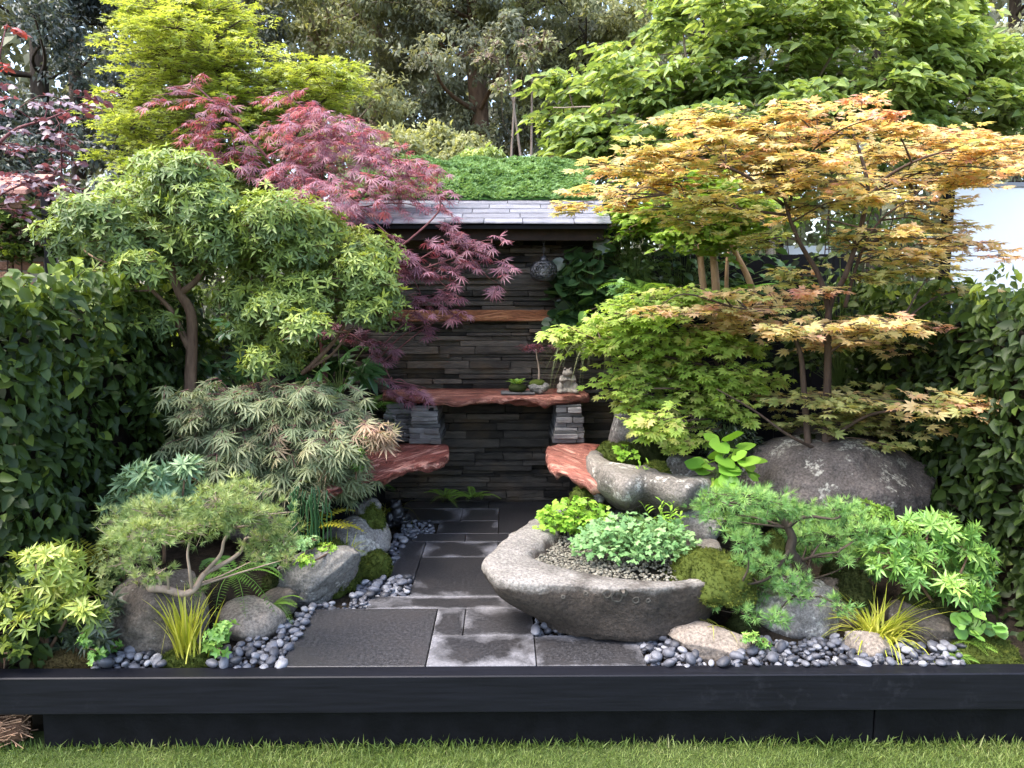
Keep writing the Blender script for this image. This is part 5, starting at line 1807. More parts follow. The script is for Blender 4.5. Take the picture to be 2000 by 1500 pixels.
# orange maple on the right
pads = [(1680, 197, 36, 6, None, 0.8), (1600, 214, 40, 12, None, .7), (1725, 228, 28, 8, None, .8), (1520, 224, 56, 12, None, .5), (1345, 236, 46, 10, None, .5), (1440, 232, 56, 12, None, .45), (1395, 270, 80, 15), (1500, 262, 76, 16), (1580, 262, 56, 18, None, .6), (1655, 252, 56, 14, None, .6), (1745, 256, 56, 14, None, .6), (1830, 270, 76, 14, None, .65), (1905, 276, 56, 13, None, .7), (1955, 300, 36, 14, None, .7), (1880, 312, 76, 14, None, .6), (1800, 300, 76, 15, None, .55), (1700, 298, 76, 15),
        (1260, 300, 66, 14), (1325, 318, 76, 15), (1230, 335, 56, 11), (1420, 312, 70, 14), (1520, 310, 70, 14), (1600, 312, 60, 14), (1300, 368, 56, 14), (1180, 370, 46, 11), (1130, 395, 36, 9, None, .45), (1220, 395, 46, 11), (1380, 395, 66, 18, None, .25), (1330, 428, 46, 14, None, .22), (1440, 410, 46, 16, None, .25), (1550, 368, 56, 14), (1640, 350, 76, 14), (1750, 350, 90, 13, None, .5), (1860, 350, 76, 11, None, .55), (1962, 330, 30, 10, None, .7), (1700, 388, 76, 11, None, .5), (1800, 400, 56, 9, None, .5), (1545, 420, 28, 11), (1600, 408, 46, 11, None, .3), (1450, 355, 60, 14),
        (1740, 458, 56, 10), (1830, 440, 46, 9), (1850, 468, 46, 9, None, .55), (1780, 498, 76, 10), (1905, 480, 36, 6, None, .65), (1960, 500, 28, 5, None, .7), (1825, 525, 56, 9, None, .3), (1720, 540, 56, 10, None, .25), (1880, 572, 50, 7, None, .4), (1555, 540, 36, 14, None, .2), (1480, 470, 40, 12, None, .2), (1660, 470, 40, 10, None, .3),
        (1370, 596, 56, 10, None, .62), (1430, 608, 76, 11, None, .66), (1530, 588, 66, 11, None, .6), (1605, 574, 44, 7, None, .85), (1480, 630, 76, 11, None, .6), (1560, 640, 66, 11), (1650, 636, 86, 11, None, .55), (1740, 630, 56, 10, None, .5), (1820, 640, 32, 6, None, .75), (1700, 668, 66, 9, None, .4), (1600, 668, 56, 10, None, .6), (1280, 605, 50, 8, None, .5), (1420, 575, 40, 8, None, .4),
        (1560, 778, 76, 11, None, .28), (1650, 788, 86, 14, None, .25), (1750, 776, 86, 14, None, .3), (1830, 790, 76, 14, None, .38), (1905, 790, 50, 9, None, .65), (1880, 828, 56, 11, None, .4), (1780, 828, 86, 13, None, .25), (1680, 828, 76, 13, None, .25), (1600, 820, 56, 11, None, .2), (1530, 832, 32, 12, None, .25), (1735, 868, 28, 8, None, .3), (1550, 862, 28, 11, None, .4)]
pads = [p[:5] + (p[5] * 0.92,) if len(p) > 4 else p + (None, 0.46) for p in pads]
b0 = at(1600, 900, 3.75); b0[2] = 0.3
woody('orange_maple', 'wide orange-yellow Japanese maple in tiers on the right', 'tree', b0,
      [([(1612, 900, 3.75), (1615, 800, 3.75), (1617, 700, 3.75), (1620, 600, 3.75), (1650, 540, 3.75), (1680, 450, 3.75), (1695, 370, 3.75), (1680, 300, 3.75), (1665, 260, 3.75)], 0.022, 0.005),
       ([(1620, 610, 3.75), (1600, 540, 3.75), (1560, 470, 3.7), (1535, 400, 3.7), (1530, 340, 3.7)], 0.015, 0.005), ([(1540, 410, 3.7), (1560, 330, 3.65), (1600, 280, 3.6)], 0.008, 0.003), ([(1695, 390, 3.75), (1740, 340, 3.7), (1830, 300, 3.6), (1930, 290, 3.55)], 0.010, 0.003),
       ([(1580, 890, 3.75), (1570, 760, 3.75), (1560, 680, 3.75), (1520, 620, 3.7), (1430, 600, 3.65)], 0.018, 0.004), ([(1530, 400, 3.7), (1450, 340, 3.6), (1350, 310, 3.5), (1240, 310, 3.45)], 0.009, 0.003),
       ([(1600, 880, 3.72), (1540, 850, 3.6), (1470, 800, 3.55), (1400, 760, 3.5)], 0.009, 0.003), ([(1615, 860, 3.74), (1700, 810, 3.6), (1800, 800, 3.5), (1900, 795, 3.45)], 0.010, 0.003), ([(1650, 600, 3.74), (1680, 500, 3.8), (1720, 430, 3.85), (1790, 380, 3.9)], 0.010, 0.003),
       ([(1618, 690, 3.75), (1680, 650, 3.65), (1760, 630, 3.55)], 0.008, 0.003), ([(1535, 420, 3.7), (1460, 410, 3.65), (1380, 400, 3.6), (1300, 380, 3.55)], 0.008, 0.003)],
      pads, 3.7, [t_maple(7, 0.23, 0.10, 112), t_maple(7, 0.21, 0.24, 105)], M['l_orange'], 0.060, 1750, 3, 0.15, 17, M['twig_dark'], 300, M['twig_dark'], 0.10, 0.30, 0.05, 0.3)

# lime green maple in front of the wall's right side
pads = [(1108, 645, 36, 8), (1170, 640, 50, 10), (1245, 612, 60, 13), (1300, 580, 60, 10), (1230, 588, 36, 8), (1385, 575, 46, 10), (1195, 668, 50, 11), (1285, 648, 70, 15), (1370, 655, 70, 15), (1440, 680, 52, 15, None, .6), (1200, 735, 42, 18), (1260, 715, 62, 22), (1340, 725, 70, 22), (1420, 735, 52, 20), (1230, 785, 42, 18), (1310, 785, 52, 22), (1290, 835, 42, 18), (1380, 790, 36, 18), (1330, 862, 26, 12), (1260, 820, 36, 16), (1440, 800, 30, 14), (1470, 740, 36, 14)]
pads = [p if len(p) > 4 else p + (None, 0.58) for p in pads]
pads = [(p[0] + 26,) + p[1:] if p[1] > 700 and p[0] < 1300 else p for p in pads]
b0 = at(1390, 880, 4.05); b0[2] = 0.3
woody('green_maple', 'bright lime green Japanese maple drooping beside the slate wall', 'tree', b0,
      [([(1400, 920, 4.1), (1405, 820, 4.1), (1410, 740, 4.1), (1380, 680, 4.05), (1310, 620, 4.0), (1240, 590, 3.95)], 0.016, 0.004), ([(1400, 720, 4.08), (1320, 700, 3.95), (1220, 680, 3.9), (1130, 650, 3.9)], 0.009, 0.003), ([(1405, 780, 4.1), (1330, 760, 3.9), (1240, 760, 3.85)], 0.009, 0.003), ([(1404, 820, 4.1), (1350, 820, 3.85), (1290, 840, 3.75)], 0.007, 0.003)],
      pads, 3.95, [t_maple(7, 0.26, 0.2, 110), t_maple(7, 0.24, 0.35, 105)], M['l_green'], 0.056, 1000, 3, 0.12, 18, M['twig_dark'], 300, M['twig_dark'], 0.3, 0.38, 0.04, 0.2)

# pale-stemmed tree behind (its own small lime crown)
pads = [(1290, 395, 56, 20), (1370, 370, 60, 22), (1440, 430, 50, 22), (1260, 440, 40, 14), (1350, 450, 56, 18), (1420, 470, 44, 16), (1240, 420, 36, 12), (1480, 400, 40, 20)]
pads = [p + (None, 0.35) for p in pads]
b0 = at(1395, 600, 4.7); b0[2] = 0.2
woody('tan_stemmed_tree', 'multi-stemmed tree with smooth tan trunks behind the green maple', 'tree', b0,
      [([(1400, 640, 4.7), (1398, 560, 4.7), (1392, 480, 4.7), (1390, 400, 4.7), (1370, 350, 4.7)], 0.028, 0.015), ([(1378, 600, 4.72), (1368, 500, 4.72), (1372, 440, 4.72), (1380, 380, 4.72)], 0.022, 0.012), ([(1366, 500, 4.72), (1345, 470, 4.7), (1300, 430, 4.65)], 0.016, 0.008), ([(1480, 600, 4.75), (1460, 540, 4.75), (1430, 480, 4.75), (1410, 420, 4.7)], 0.022, 0.012), ([(1418, 600, 4.8), (1420, 520, 4.8), (1425, 480, 4.8)], 0.014, 0.01)],
      pads, 4.6, [t_lance(0.5, 0.06, 0.25)], M['l_green'], 0.06, 380, 4, 0.14, 19, M['bark_tan'], 60, M['bark_tan'], 0.3, 0.4, 0.1, 0.2)

# large-leaved dogwood at the top right
rs = np.random.default_rng(6)
pads = []
while len(pads) < 120:
    x, y = rs.uniform(1040, 2000), rs.uniform(-30, 320)
    top = np.interp(x, [1040, 1080, 1150, 1240, 1310, 1500, 1850, 1980, 2000], [225, 170, 110, 60, -30, -60, -10, 80, 120])
    bot = np.interp(x, [1040, 1080, 1150, 1300, 1500, 1700, 1850, 2000], [245, 270, 300, 320, 300, 260, 260, 220])
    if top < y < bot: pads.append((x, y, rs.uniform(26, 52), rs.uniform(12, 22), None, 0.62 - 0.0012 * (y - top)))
b0 = at(1500, 500, 6.4); b0[2] = -0.2
woody('dogwood', 'large bright green dogwood with drooping oval leaves at the upper right', 'tree', b0,
      [([(1500, 560, 6.4), (1510, 400, 6.4), (1520, 250, 6.4), (1540, 100, 6.4), (1545, -60, 6.4)], 0.035, 0.012), ([(1510, 420, 6.4), (1430, 300, 6.4), (1350, 150, 6.4), (1330, 20, 6.4)], 0.022, 0.006), ([(1505, 450, 6.4), (1340, 330, 6.3), (1200, 220, 6.2), (1080, 210, 6.2)], 0.018, 0.004), ([(1515, 350, 6.4), (1640, 230, 6.3), (1760, 120, 6.3), (1880, 100, 6.3)], 0.022, 0.005), ([(1520, 300, 6.4), (1600, 150, 6.4), (1680, 20, 6.4)], 0.018, 0.006)],
      pads, 6.3, [t_ovate(0.54, 0.08, 0.4), t_ovate(0.46, 0.12, 0.25)], M['l_cornus'], 0.098, 3300, 3, 0.24, 20, M['bark_pale'], 300, M['twig_dark'], 0.35, 0.5, 0.1, 0.4)

# purple plum sprays at the far left
pads = [(40, 220, 40, 26), (110, 235, 50, 26), (40, 280, 50, 26), (130, 290, 30, 20), (60, 330, 46, 20), (20, 370, 30, 16), (110, 360, 40, 26), (130, 330, 26, 20), (20, 55, 18, 8, None, .9), (5, 125, 8, 5, None, .9), (90, 200, 30, 12), (180, 195, 30, 10), (30, 410, 26, 12)]
pads = [p if len(p) > 4 else p + (None, 0.42) for p in pads]
b0 = at(-60, 500, 4.9); b0[2] = -0.2
woody('purple_plum', 'purple-leaved plum branches reaching in at the far left', 'tree', b0,
      [([(-60, 640, 4.9), (-60, 480, 4.9), (-40, 340, 4.9), (20, 260, 4.9), (100, 230, 4.9), (190, 190, 4.9)], 0.02, 0.003), ([(-50, 420, 4.9), (20, 370, 4.9), (120, 340, 4.9)], 0.01, 0.003), ([(-45, 360, 4.9), (-20, 200, 4.9), (10, 60, 4.9)], 0.012, 0.003)],
      pads, 4.9, [t_lance(0.62, 0.06, 0.3)], M['l_purple'], 0.056, 80, 3, 0.14, 22, M['twig_red'], 120, M['twig_red'], 0.3, 0.6, 0.1, 0.15)

# ivy on the brick wall
pads = [(20, 420, 30, 16), (60, 415, 24, 14), (30, 455, 30, 16), (65, 450, 18, 16), (20, 490, 30, 14), (60, 486, 22, 12), (-20, 440, 30, 40)]
b0 = at(40, 560, 5.68); b0[2] = -0.2
woody('ivy', 'ivy climbing the old brick wall at the far left', 'climber', b0, [([(45, 640, 5.72), (42, 520, 5.72), (40, 420, 5.72)], 0.008, 0.003), ([(20, 640, 5.72), (15, 520, 5.72), (20, 420, 5.72)], 0.006, 0.003)],
      [p + (0.0, 0.5) for p in pads], 5.66, [t_maple(5, 0.45, 0.15, 95, (1, 0.8, 0.5))], M['l_hedge'], 0.06, 110, 3, 0.1, 23, M['twig_dark'], 40, M['twig_dark'], 0.3, 0.9, 0.0, 0.05)

# ---- bonsai conifers
def tufted(name, label, base, limb_px, pads, Y, mat, size, n, seed, bark, nparts=120, jitter=0.012, twigmat=None, T=None, leaf_name='needle_tuft', dj=0.13):
    root = thing(name, label, 'bonsai', base)
    lines = limbs(root, [([np.asarray(at(*p)) for p in pts], a, b) for pts, a, b in limb_px], bark, 'branch', 8, jitter, 'trunk')
    cen, rad, tin = pad_list(pads, Y, dj, seed)
    rs = np.random.default_rng(seed)
    area = rad[:, 0] * rad[:, 2]
    num = np.maximum(4, np.round(n * area / area.sum()).astype(int))
    idx = np.repeat(np.arange(len(cen)), num)
    d = nrm(rs.normal(size=(len(idx), 3)) + (0, -0.2, 0.35))
    P = cen[idx] + d * rad[idx] * (rs.uniform(0.1, 1, len(idx)) ** 0.5 * (1 + 0.5 * np.abs(rs.normal(size=len(idx)))))[:, None]
    z = d + (0, -0.1, 0.55) + rs.normal(0, 0.3, d.shape)
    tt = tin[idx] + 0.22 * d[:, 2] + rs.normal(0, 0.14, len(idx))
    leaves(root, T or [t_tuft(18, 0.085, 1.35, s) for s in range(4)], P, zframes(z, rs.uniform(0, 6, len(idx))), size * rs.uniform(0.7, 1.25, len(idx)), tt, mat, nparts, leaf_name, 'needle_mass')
    cn = connect(cen, lines, 0.006, 0.002, 0.0, seed)
    fine = [(np.array([cen[idx[i]], (cen[idx[i]] + P[i]) / 2 + rs.normal(0, 0.008, 3), P[i]]), 0.002, 0.001) for i in range(len(P)) if i % 3 == 0]
    twigs(root, cn + fine, twigmat or bark)


pads = [(300, 1000, 46, 22), (250, 1020, 36, 24), (350, 1005, 40, 22), (420, 985, 46, 24), (470, 970, 36, 24), (480, 1010, 44, 24), (530, 1020, 34, 26), (550, 1050, 24, 20), (290, 1045, 50, 22), (360, 1040, 40, 16), (240, 1060, 34, 20), (400, 1025, 34, 16), (510, 1060, 34, 18), (260, 1090, 30, 14), (560, 1095, 16, 12), (500, 1090, 18, 10), (280, 1150, 30, 12), (245, 1165, 20, 12), (310, 1120, 18, 10), (380, 1150, 14, 8)]
b0 = at(295, 1152, 2.80)
tufted('dwarf_pine', 'twisted dwarf pine bonsai with bare pale branches over the big boulder', b0,
       [([(293, 1147, 2.80), (315, 1150, 2.78), (350, 1162, 2.76), (375, 1152, 2.77), (395, 1125, 2.79), (430, 1108, 2.81), (470, 1082, 2.83), (482, 1050, 2.83)], 0.016, 0.006), ([(400, 1120, 2.79), (430, 1085, 2.78), (440, 1055, 2.78), (460, 1030, 2.8)], 0.008, 0.004),
        ([(315, 1150, 2.78), (305, 1115, 2.78), (290, 1085, 2.78), (270, 1060, 2.78)], 0.007, 0.003), ([(375, 1150, 2.77), (370, 1110, 2.75), (365, 1080, 2.75), (375, 1050, 2.76), (400, 1048, 2.77)], 0.006, 0.003), ([(330, 1155, 2.77), (332, 1130, 2.75), (325, 1118, 2.75), (300, 1100, 2.74), (280, 1040, 2.76)], 0.005, 0.002), ([(293, 1147, 2.80), (262, 1120, 2.78), (240, 1110, 2.77), (235, 1070, 2.76)], 0.006, 0.002)],
       [p + (None, 0.5) for p in pads], 2.82, M['l_pine'], 0.034, 1350, 31, M['bark_pale'], 160)

pads = [(1400, 970, 40, 18), (1450, 960, 44, 18), (1500, 965, 40, 18), (1420, 1005, 40, 16), (1480, 1000, 44, 18), (1545, 985, 40, 16), (1600, 1000, 46, 18), (1650, 990, 44, 18), (1620, 1040, 44, 16), (1680, 1025, 36, 18), (1560, 1035, 36, 14), (1590, 1075, 44, 14), (1640, 1075, 30, 12), (1460, 1050, 30, 16), (1450, 1090, 30, 14), (1500, 1095, 36, 14), (1420, 1140, 40, 16), (1390, 1160, 26, 12), (1480, 1130, 40, 14), (1540, 1120, 30, 14), (1560, 1150, 36, 12), (1500, 1160, 36, 14), (1450, 1180, 24, 16), (1600, 1160, 40, 14), (1640, 1170, 26, 12), (1590, 1185, 24, 12), (1510, 1190, 24, 10), (1700, 1060, 26, 12), (1380, 990, 24, 14)]
b0 = at(1560, 1140, 3.0)
tufted('larch_bonsai', 'bright green larch bonsai with dark gnarled trunk right of the basin', b0,
       [([(1585, 1150, 3.02), (1570, 1110, 3.0), (1545, 1075, 2.98), (1545, 1050, 2.98), (1530, 1020, 2.98), (1505, 990, 2.98)], 0.026, 0.012), ([(1535, 1030, 2.98), (1570, 1010, 2.96), (1640, 1010, 2.95)], 0.010, 0.004), ([(1545, 1075, 2.98), (1530, 1100, 2.93), (1500, 1130, 2.88), (1430, 1145, 2.85)], 0.010, 0.004), ([(1510, 995, 2.98), (1460, 985, 2.96), (1410, 980, 2.95)], 0.008, 0.003), ([(1560, 1095, 2.99), (1600, 1080, 2.9), (1640, 1075, 2.88)], 0.007, 0.003), ([(1540, 1090, 2.96), (1545, 1120, 2.9), (1550, 1160, 2.86), (1600, 1165, 2.85)], 0.008, 0.003)],
       [(p[0], p[1] + 12, p[2], p[3] * 0.85, None, 0.5) for p in pads], 2.96, M['l_larch'], 0.035, 1700, 32, M['bark_dark'], 180)


# ---- whorled shrubs
def whorl_shrub(name, label, base, limb_px, pads, Y, mat, size, n, seed, nparts, T=None, bark='bark_brown', dj=0.08, tint=0.5):
    return bushy(name, label, 'shrub', base, limb_px, pads, Y, T or [t_whorl(9, 0.24, 0.25, 0.22, s, 4) for s in range(4)], mat, size, n, seed, M[bark], nparts, dj=dj, tint=tint)


pads = [(90, 1090, 46, 18), (60, 1115, 46, 20), (130, 1120, 46, 22), (20, 1130, 26, 20), (70, 1165, 56, 24), (140, 1170, 50, 22), (30, 1190, 36, 20), (110, 1205, 46, 20), (170, 1190, 26, 16), (60, 1215, 36, 14)]
whorl_shrub('rhododendron', 'variegated lime rhododendron in the front left corner', at(90, 1280, 2.72), [([(95, 1300, 2.75), (90, 1240, 2.74), (85, 1180, 2.73), (80, 1120, 2.72)], 0.010, 0.004), ([(95, 1270, 2.75), (130, 1210, 2.7), (150, 1160, 2.68)], 0.007, 0.003), ([(93, 1260, 2.75), (50, 1200, 2.7), (30, 1150, 2.68)], 0.007, 0.003)],
            [p + (None, 0.55) for p in pads], 2.70, M['l_whorl_lime'], 0.062, 175, 41, 175)
pads = [(150, 1235, 30, 14), (200, 1210, 24, 20), (100, 1250, 40, 14), (190, 1250, 26, 12), (215, 1180, 16, 16)]
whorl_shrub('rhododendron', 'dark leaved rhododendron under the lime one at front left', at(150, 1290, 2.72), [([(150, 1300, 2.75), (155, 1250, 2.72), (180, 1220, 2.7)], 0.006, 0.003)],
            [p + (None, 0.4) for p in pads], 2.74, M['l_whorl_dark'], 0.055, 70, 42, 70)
pads = [(300, 925, 46, 16), (250, 945, 26, 14), (350, 950, 40, 18), (310, 970, 46, 16), (250, 985, 30, 14), (370, 985, 30, 14), (370, 915, 30, 12), (290, 1000, 30, 12), (340, 1000, 26, 12)]
whorl_shrub('rhododendron', 'blue-green rhododendron rosettes above the dwarf pine', at(320, 1060, 3.1), [([(320, 1100, 3.1), (318, 1030, 3.08), (310, 960, 3.06)], 0.008, 0.004), ([(320, 1040, 3.1), (350, 980, 3.05), (360, 930, 3.05)], 0.006, 0.003), ([(320, 1050, 3.1), (270, 1000, 3.05), (250, 960, 3.05)], 0.006, 0.003)],
            [p + (None, 0.55) for p in pads], 3.04, M['l_whorl_blue'], 0.066, 110, 43, 110)
pads = [(1810, 1020, 36, 16), (1760, 1045, 40, 16), (1850, 1045, 46, 18), (1740, 1080, 36, 16), (1800, 1075, 50, 18), (1890, 1075, 36, 20), (1770, 1110, 46, 18), (1840, 1110, 50, 18), (1910, 1110, 30, 20), (1800, 1140, 36, 16), (1870, 1145, 40, 18), (1910, 1160, 24, 16), (1720, 1105, 24, 12)]
whorl_shrub('rhododendron', 'glossy green whorled rhododendron at the right by the hedge', at(1830, 1220, 2.95), [([(1835, 1260, 2.98), (1832, 1180, 2.95), (1820, 1110, 2.92), (1810, 1050, 2.9)], 0.010, 0.004), ([(1833, 1190, 2.95), (1790, 1130, 2.88), (1760, 1080, 2.86)], 0.007, 0.003), ([(1833, 1190, 2.95), (1870, 1130, 2.88), (1890, 1080, 2.86)], 0.007, 0.003)],
            [p + (None, 0.52) for p in pads], 2.86, M['l_whorl_green'], 0.060, 210, 44, 210)
pads = [(690, 880, 20, 12), (715, 860, 14, 8), (700, 905, 14, 8)]
whorl_shrub('leafy_sprig', 'small bright green sprig between the grey maple and the left bench', at(695, 930, 3.5), [([(695, 940, 3.5), (696, 900, 3.5), (698, 870, 3.5)], 0.004, 0.002)], [p + (None, 0.6) for p in pads], 3.48, M['l_whorl_green'], 0.035, 26, 45, 26)
pads = [(420, 1240, 22, 12), (440, 1225, 14, 10), (405, 1262, 18, 10), (430, 1268, 14, 8)]
whorl_shrub('leafy_sprig', 'small green seedling right of the upright grass', at(420, 1290, 2.72), [([(420, 1300, 2.72), (421, 1260, 2.72), (425, 1230, 2.72)], 0.003, 0.0015)], [p + (None, 0.5) for p in pads], 2.71, M['l_whorl_green'], 0.026, 60, 46, 60, T=[t_whorl(5, 0.6, 0.3, 0.15, s, 1) for s in range(3)])
pads = [(170, 1255, 18, 12), (195, 1275, 20, 10), (215, 1262, 14, 8), (185, 1290, 14, 6)]
whorl_shrub('leafy_sprig', 'small seedling left of the brown boulder at the front', at(185, 1300, 2.71), [([(185, 1304, 2.71), (184, 1280, 2.7), (180, 1255, 2.7)], 0.003, 0.0015)], [p + (None, 0.45) for p in pads], 2.69, M['l_whorl_green'], 0.024, 60, 47, 60, T=[t_whorl(5, 0.6, 0.3, 0.15, s, 1) for s in range(3)])
pads = [(12, 1255, 14, 10), (25, 1275, 14, 10), (5, 1280, 10, 10), (20, 1240, 10, 6)]
whorl_shrub('leafy_sprig', 'green leafy shoots at the extreme left front corner', at(10, 1300, 2.66), [([(8, 1310, 2.66), (10, 1280, 2.66), (14, 1250, 2.66)], 0.003, 0.0015)], [p + (None, 0.5) for p in pads], 2.66, M['l_hedge'], 0.040, 26, 48, 26, T=[t_whorl(5, 0.55, 0.3, 0.2, s, 1) for s in range(3)])


for lab, px, py, Y, cl, mt, sz, k, sd in (
        ('fine grey-green heather between the pine and the hedge', 235, 1130, 2.95, [(225, 1100, 30, 16), (255, 1125, 24, 14), (215, 1140, 20, 14)], 'l_pine', 0.026, 120, 61),
        ('low green creeper beside the long boulder', 590, 1075, 3.3, [(560, 1075, 26, 10), (600, 1062, 22, 10), (530, 1090, 20, 8)], 'l_herb_blue', 0.022, 130, 62),
        ('green creeper behind the pale lichen-covered boulder', 1660, 1120, 3.05, [(1660, 1080, 34, 16), (1700, 1110, 30, 14), (1640, 1110, 26, 12)], 'l_whorl_green', 0.030, 120, 63),
        ('leafy seedlings between the larch and the huge boulder', 1720, 1040, 3.2, [(1710, 1010, 30, 14), (1750, 1030, 30, 12), (1680, 1000, 24, 10)], 'l_fern', 0.034, 90, 64),
        ('small creeping plant at the foot of the flat tan rock', 1470, 1260, 2.8, [(1465, 1245, 18, 8), (1490, 1255, 16, 6)], 'l_whorl_green', 0.018, 50, 65),
        ('bright seedlings on the long boulder moss', 640, 1090, 3.25, [(640, 1072, 24, 8), (600, 1095, 20, 8)], 'l_herb', 0.018, 70, 66)):
    whorl_shrub('creeper', lab, at(px, py + 30, Y), [([(px, py + 40, Y), (px + 2, py, Y), (px, py - 20, Y)], 0.003, 0.0015)], [p + (None, 0.5) for p in cl], Y, M[mt], sz, k, sd, k, T=[t_whorl(6, 0.42, 0.4, 0.15, s, 2) for s in range(3)])


# ---- ferns
def fern(label, base, n, size, seed, mat='l_fern', aim=None, spread=PI, w=0.36, arch=0.55, lift=0.6, pairs=18, tint=0.5, fine=0.55):
    rs = np.random.default_rng(seed)
    root = thing('fern', label, 'fern', base)
    a = (aim if aim is not None else 0) + np.linspace(-spread, spread, n, endpoint=spread < 3) + rs.normal(0, 0.12, n)
    d = np.stack([np.cos(a), np.sin(a), rs.normal(0.05, 0.12, n)], 1)
    R = frames(d, np.tile((0, 0, 1.0), (n, 1)) + rs.normal(0, 0.15, (n, 3)))
    leaves(root, [t_frond(pairs, w, arch * k, lift, s, fine) for s, k in ((1, 0.9), (2, 1.1), (3, 1.25))], np.tile(base, (n, 1)), R, size * rs.uniform(0.8, 1.15, n), tint + rs.normal(0, 0.12, n), M[mat], n, 'frond', 'frond_mass')


fern('golden-green fern leaning against the hedge at left', at(215, 1115, 2.95), 4, 0.26, 1, 'l_fern_gold', aim=2.3, spread=0.7, w=0.40, tint=0.35, lift=0.8)
fern('bright yellow fern tip beside the grey maple mound', at(395, 905, 3.5), 5, 0.13, 2, 'l_fern_gold', aim=PI / 2, spread=1.6, tint=0.8, lift=0.9, w=0.5)
fern('dark green fern between the dwarf pine and the tan rock', at(455, 1120, 3.0), 9, 0.24, 3, aim=-PI / 2, spread=2.6, arch=0.8, lift=0.35, tint=0.35)
fern('small bright fern spilling over the pebbles', at(535, 1178, 3.05), 6, 0.12, 4, aim=-0.6, spread=1.3, tint=0.7, arch=0.6, lift=0.4)
fern('yellow fern fronds arching over the grey boulder left of the path', at(600, 1040, 3.45), 5, 0.27, 5, 'l_fern_gold', aim=0.3, spread=0.8, w=0.26, tint=0.65, lift=0.7, arch=0.6, pairs=13)
fern('lush green fern in the corner right of the slate wall', at(1258, 570, 4.6), 10, 0.30, 6, tint=0.55, arch=0.7, w=0.45)
fern('green fern behind the tan tree trunks', at(1440, 575, 4.9), 8, 0.30, 7, tint=0.35, w=0.4)
fern('fern high on the fence beside the tan trunks', at(1330, 480, 4.95), 8, 0.30, 8, tint=0.5, w=0.4)
fern('little fern under the larch beside the olive moss', at(1425, 1042, 3.15), 6, 0.10, 9, tint=0.7, arch=0.5)
fern('feathery fern on the moss at the front right corner', at(1900, 1255, 2.74), 6, 0.11, 10, aim=-1.2, spread=1.8, tint=0.7, lift=0.4)
fern('small fern at the right end of the pebbles', at(1872, 1282, 2.70), 7, 0.09, 11, tint=0.75, lift=0.4, aim=-1.5, spread=2.4)
fern('left fern seedling at the foot of the slate wall', at(872, 970, 4.80), 9, 0.16, 12, tint=0.8, lift=0.5)
fern('right fern seedling at the foot of the slate wall', at(925, 970, 4.80), 10, 0.18, 13, tint=0.85, lift=0.5)
fern('dark fern under the left bench behind the ornament', at(690, 960, 4.1), 9, 0.25, 14, tint=0.15, arch=0.8)
fern('dark shield fern beside the left slate pier', at(720, 800, 4.55), 10, 0.24, 15, tint=0.15, arch=0.8)


# ---- grasses
def clump(label, base, n, size, seed, mat='l_grass', arch=(0.3, 0.6, 0.9), w=0.022, lean=0.15, spread=0.03, nparts=60, tint=0.5, aim=None, amt=0.35, name='sedge', cat='grass'):
    rs = np.random.default_rng(seed)
    root = thing(name, label, cat, base)
    P = np.asarray(base) + rs.normal(0, 1, (n, 3)) * (spread, spread, 0.002)
    a = rs.uniform(0, 2 * PI, n) if aim is None else aim + rs.normal(0, 0.6, n)
    z = np.stack([np.cos(a) * amt, np.sin(a) * amt, np.ones(n)], 1) * (1, 1, 1)
    y = np.stack([np.cos(a), np.sin(a), np.zeros(n)], 1)
    x = nrm(np.cross(y, z)); zz = nrm(z); y2 = np.cross(zz, x)
    R = np.stack([x, y2, zz], 2)
    leaves(root, [t_blade(w, k, lean, 7) for k in arch], P, R, size * rs.uniform(0.55, 1.1, n), tint + rs.normal(0, 0.2, n), M[mat], nparts, 'blade', 'blade_mass')


clump('upright yellow-green grass growing from the moss mound at front left', at(365, 1278, 2.72), 95, 0.26, 1, arch=(0.05, 0.15, 0.3), w=0.036, lean=0.08, spread=0.028, amt=0.12, tint=0.5)
clump('short yellow-green grass tuft in front of the grey boulder', at(672, 1092, 3.42), 40, 0.15, 2, arch=(0.15, 0.35, 0.6), w=0.042, spread=0.022, tint=0.4)
clump('arching yellow sedge on the right between the boulders', at(1712, 1262, 2.86), 170, 0.29, 3, arch=(0.2, 0.4, 0.6, 0.8), w=0.028, lean=0.15, spread=0.022, tint=0.5, nparts=90)
clump('thin arching sedge in front of the basin beside the flat rock', at(1400, 1235, 2.88), 22, 0.21, 4, arch=(0.6, 0.9, 1.1), w=0.026, spread=0.03, tint=0.55, nparts=22, aim=3.4, amt=0.5)
clump('fine dark sedge hanging beside the wall below the green maple', at(1150, 690, 4.55), 150, 0.30, 5, 'l_sedge_dark', (0.7, 0.95, 1.2), 0.014, 0.2, 0.06, 60, 0.5)
clump('pale grass behind the iron ornament', at(752, 1010, 4.45), 34, 0.20, 6, arch=(0.5, 0.8, 1.0), w=0.022, tint=0.55, nparts=34)
clump('dark grass under the left bench', at(690, 985, 3.85), 60, 0.24, 7, 'l_sedge_dark', (0.2, 0.5, 0.8), 0.02, tint=0.3, nparts=20)
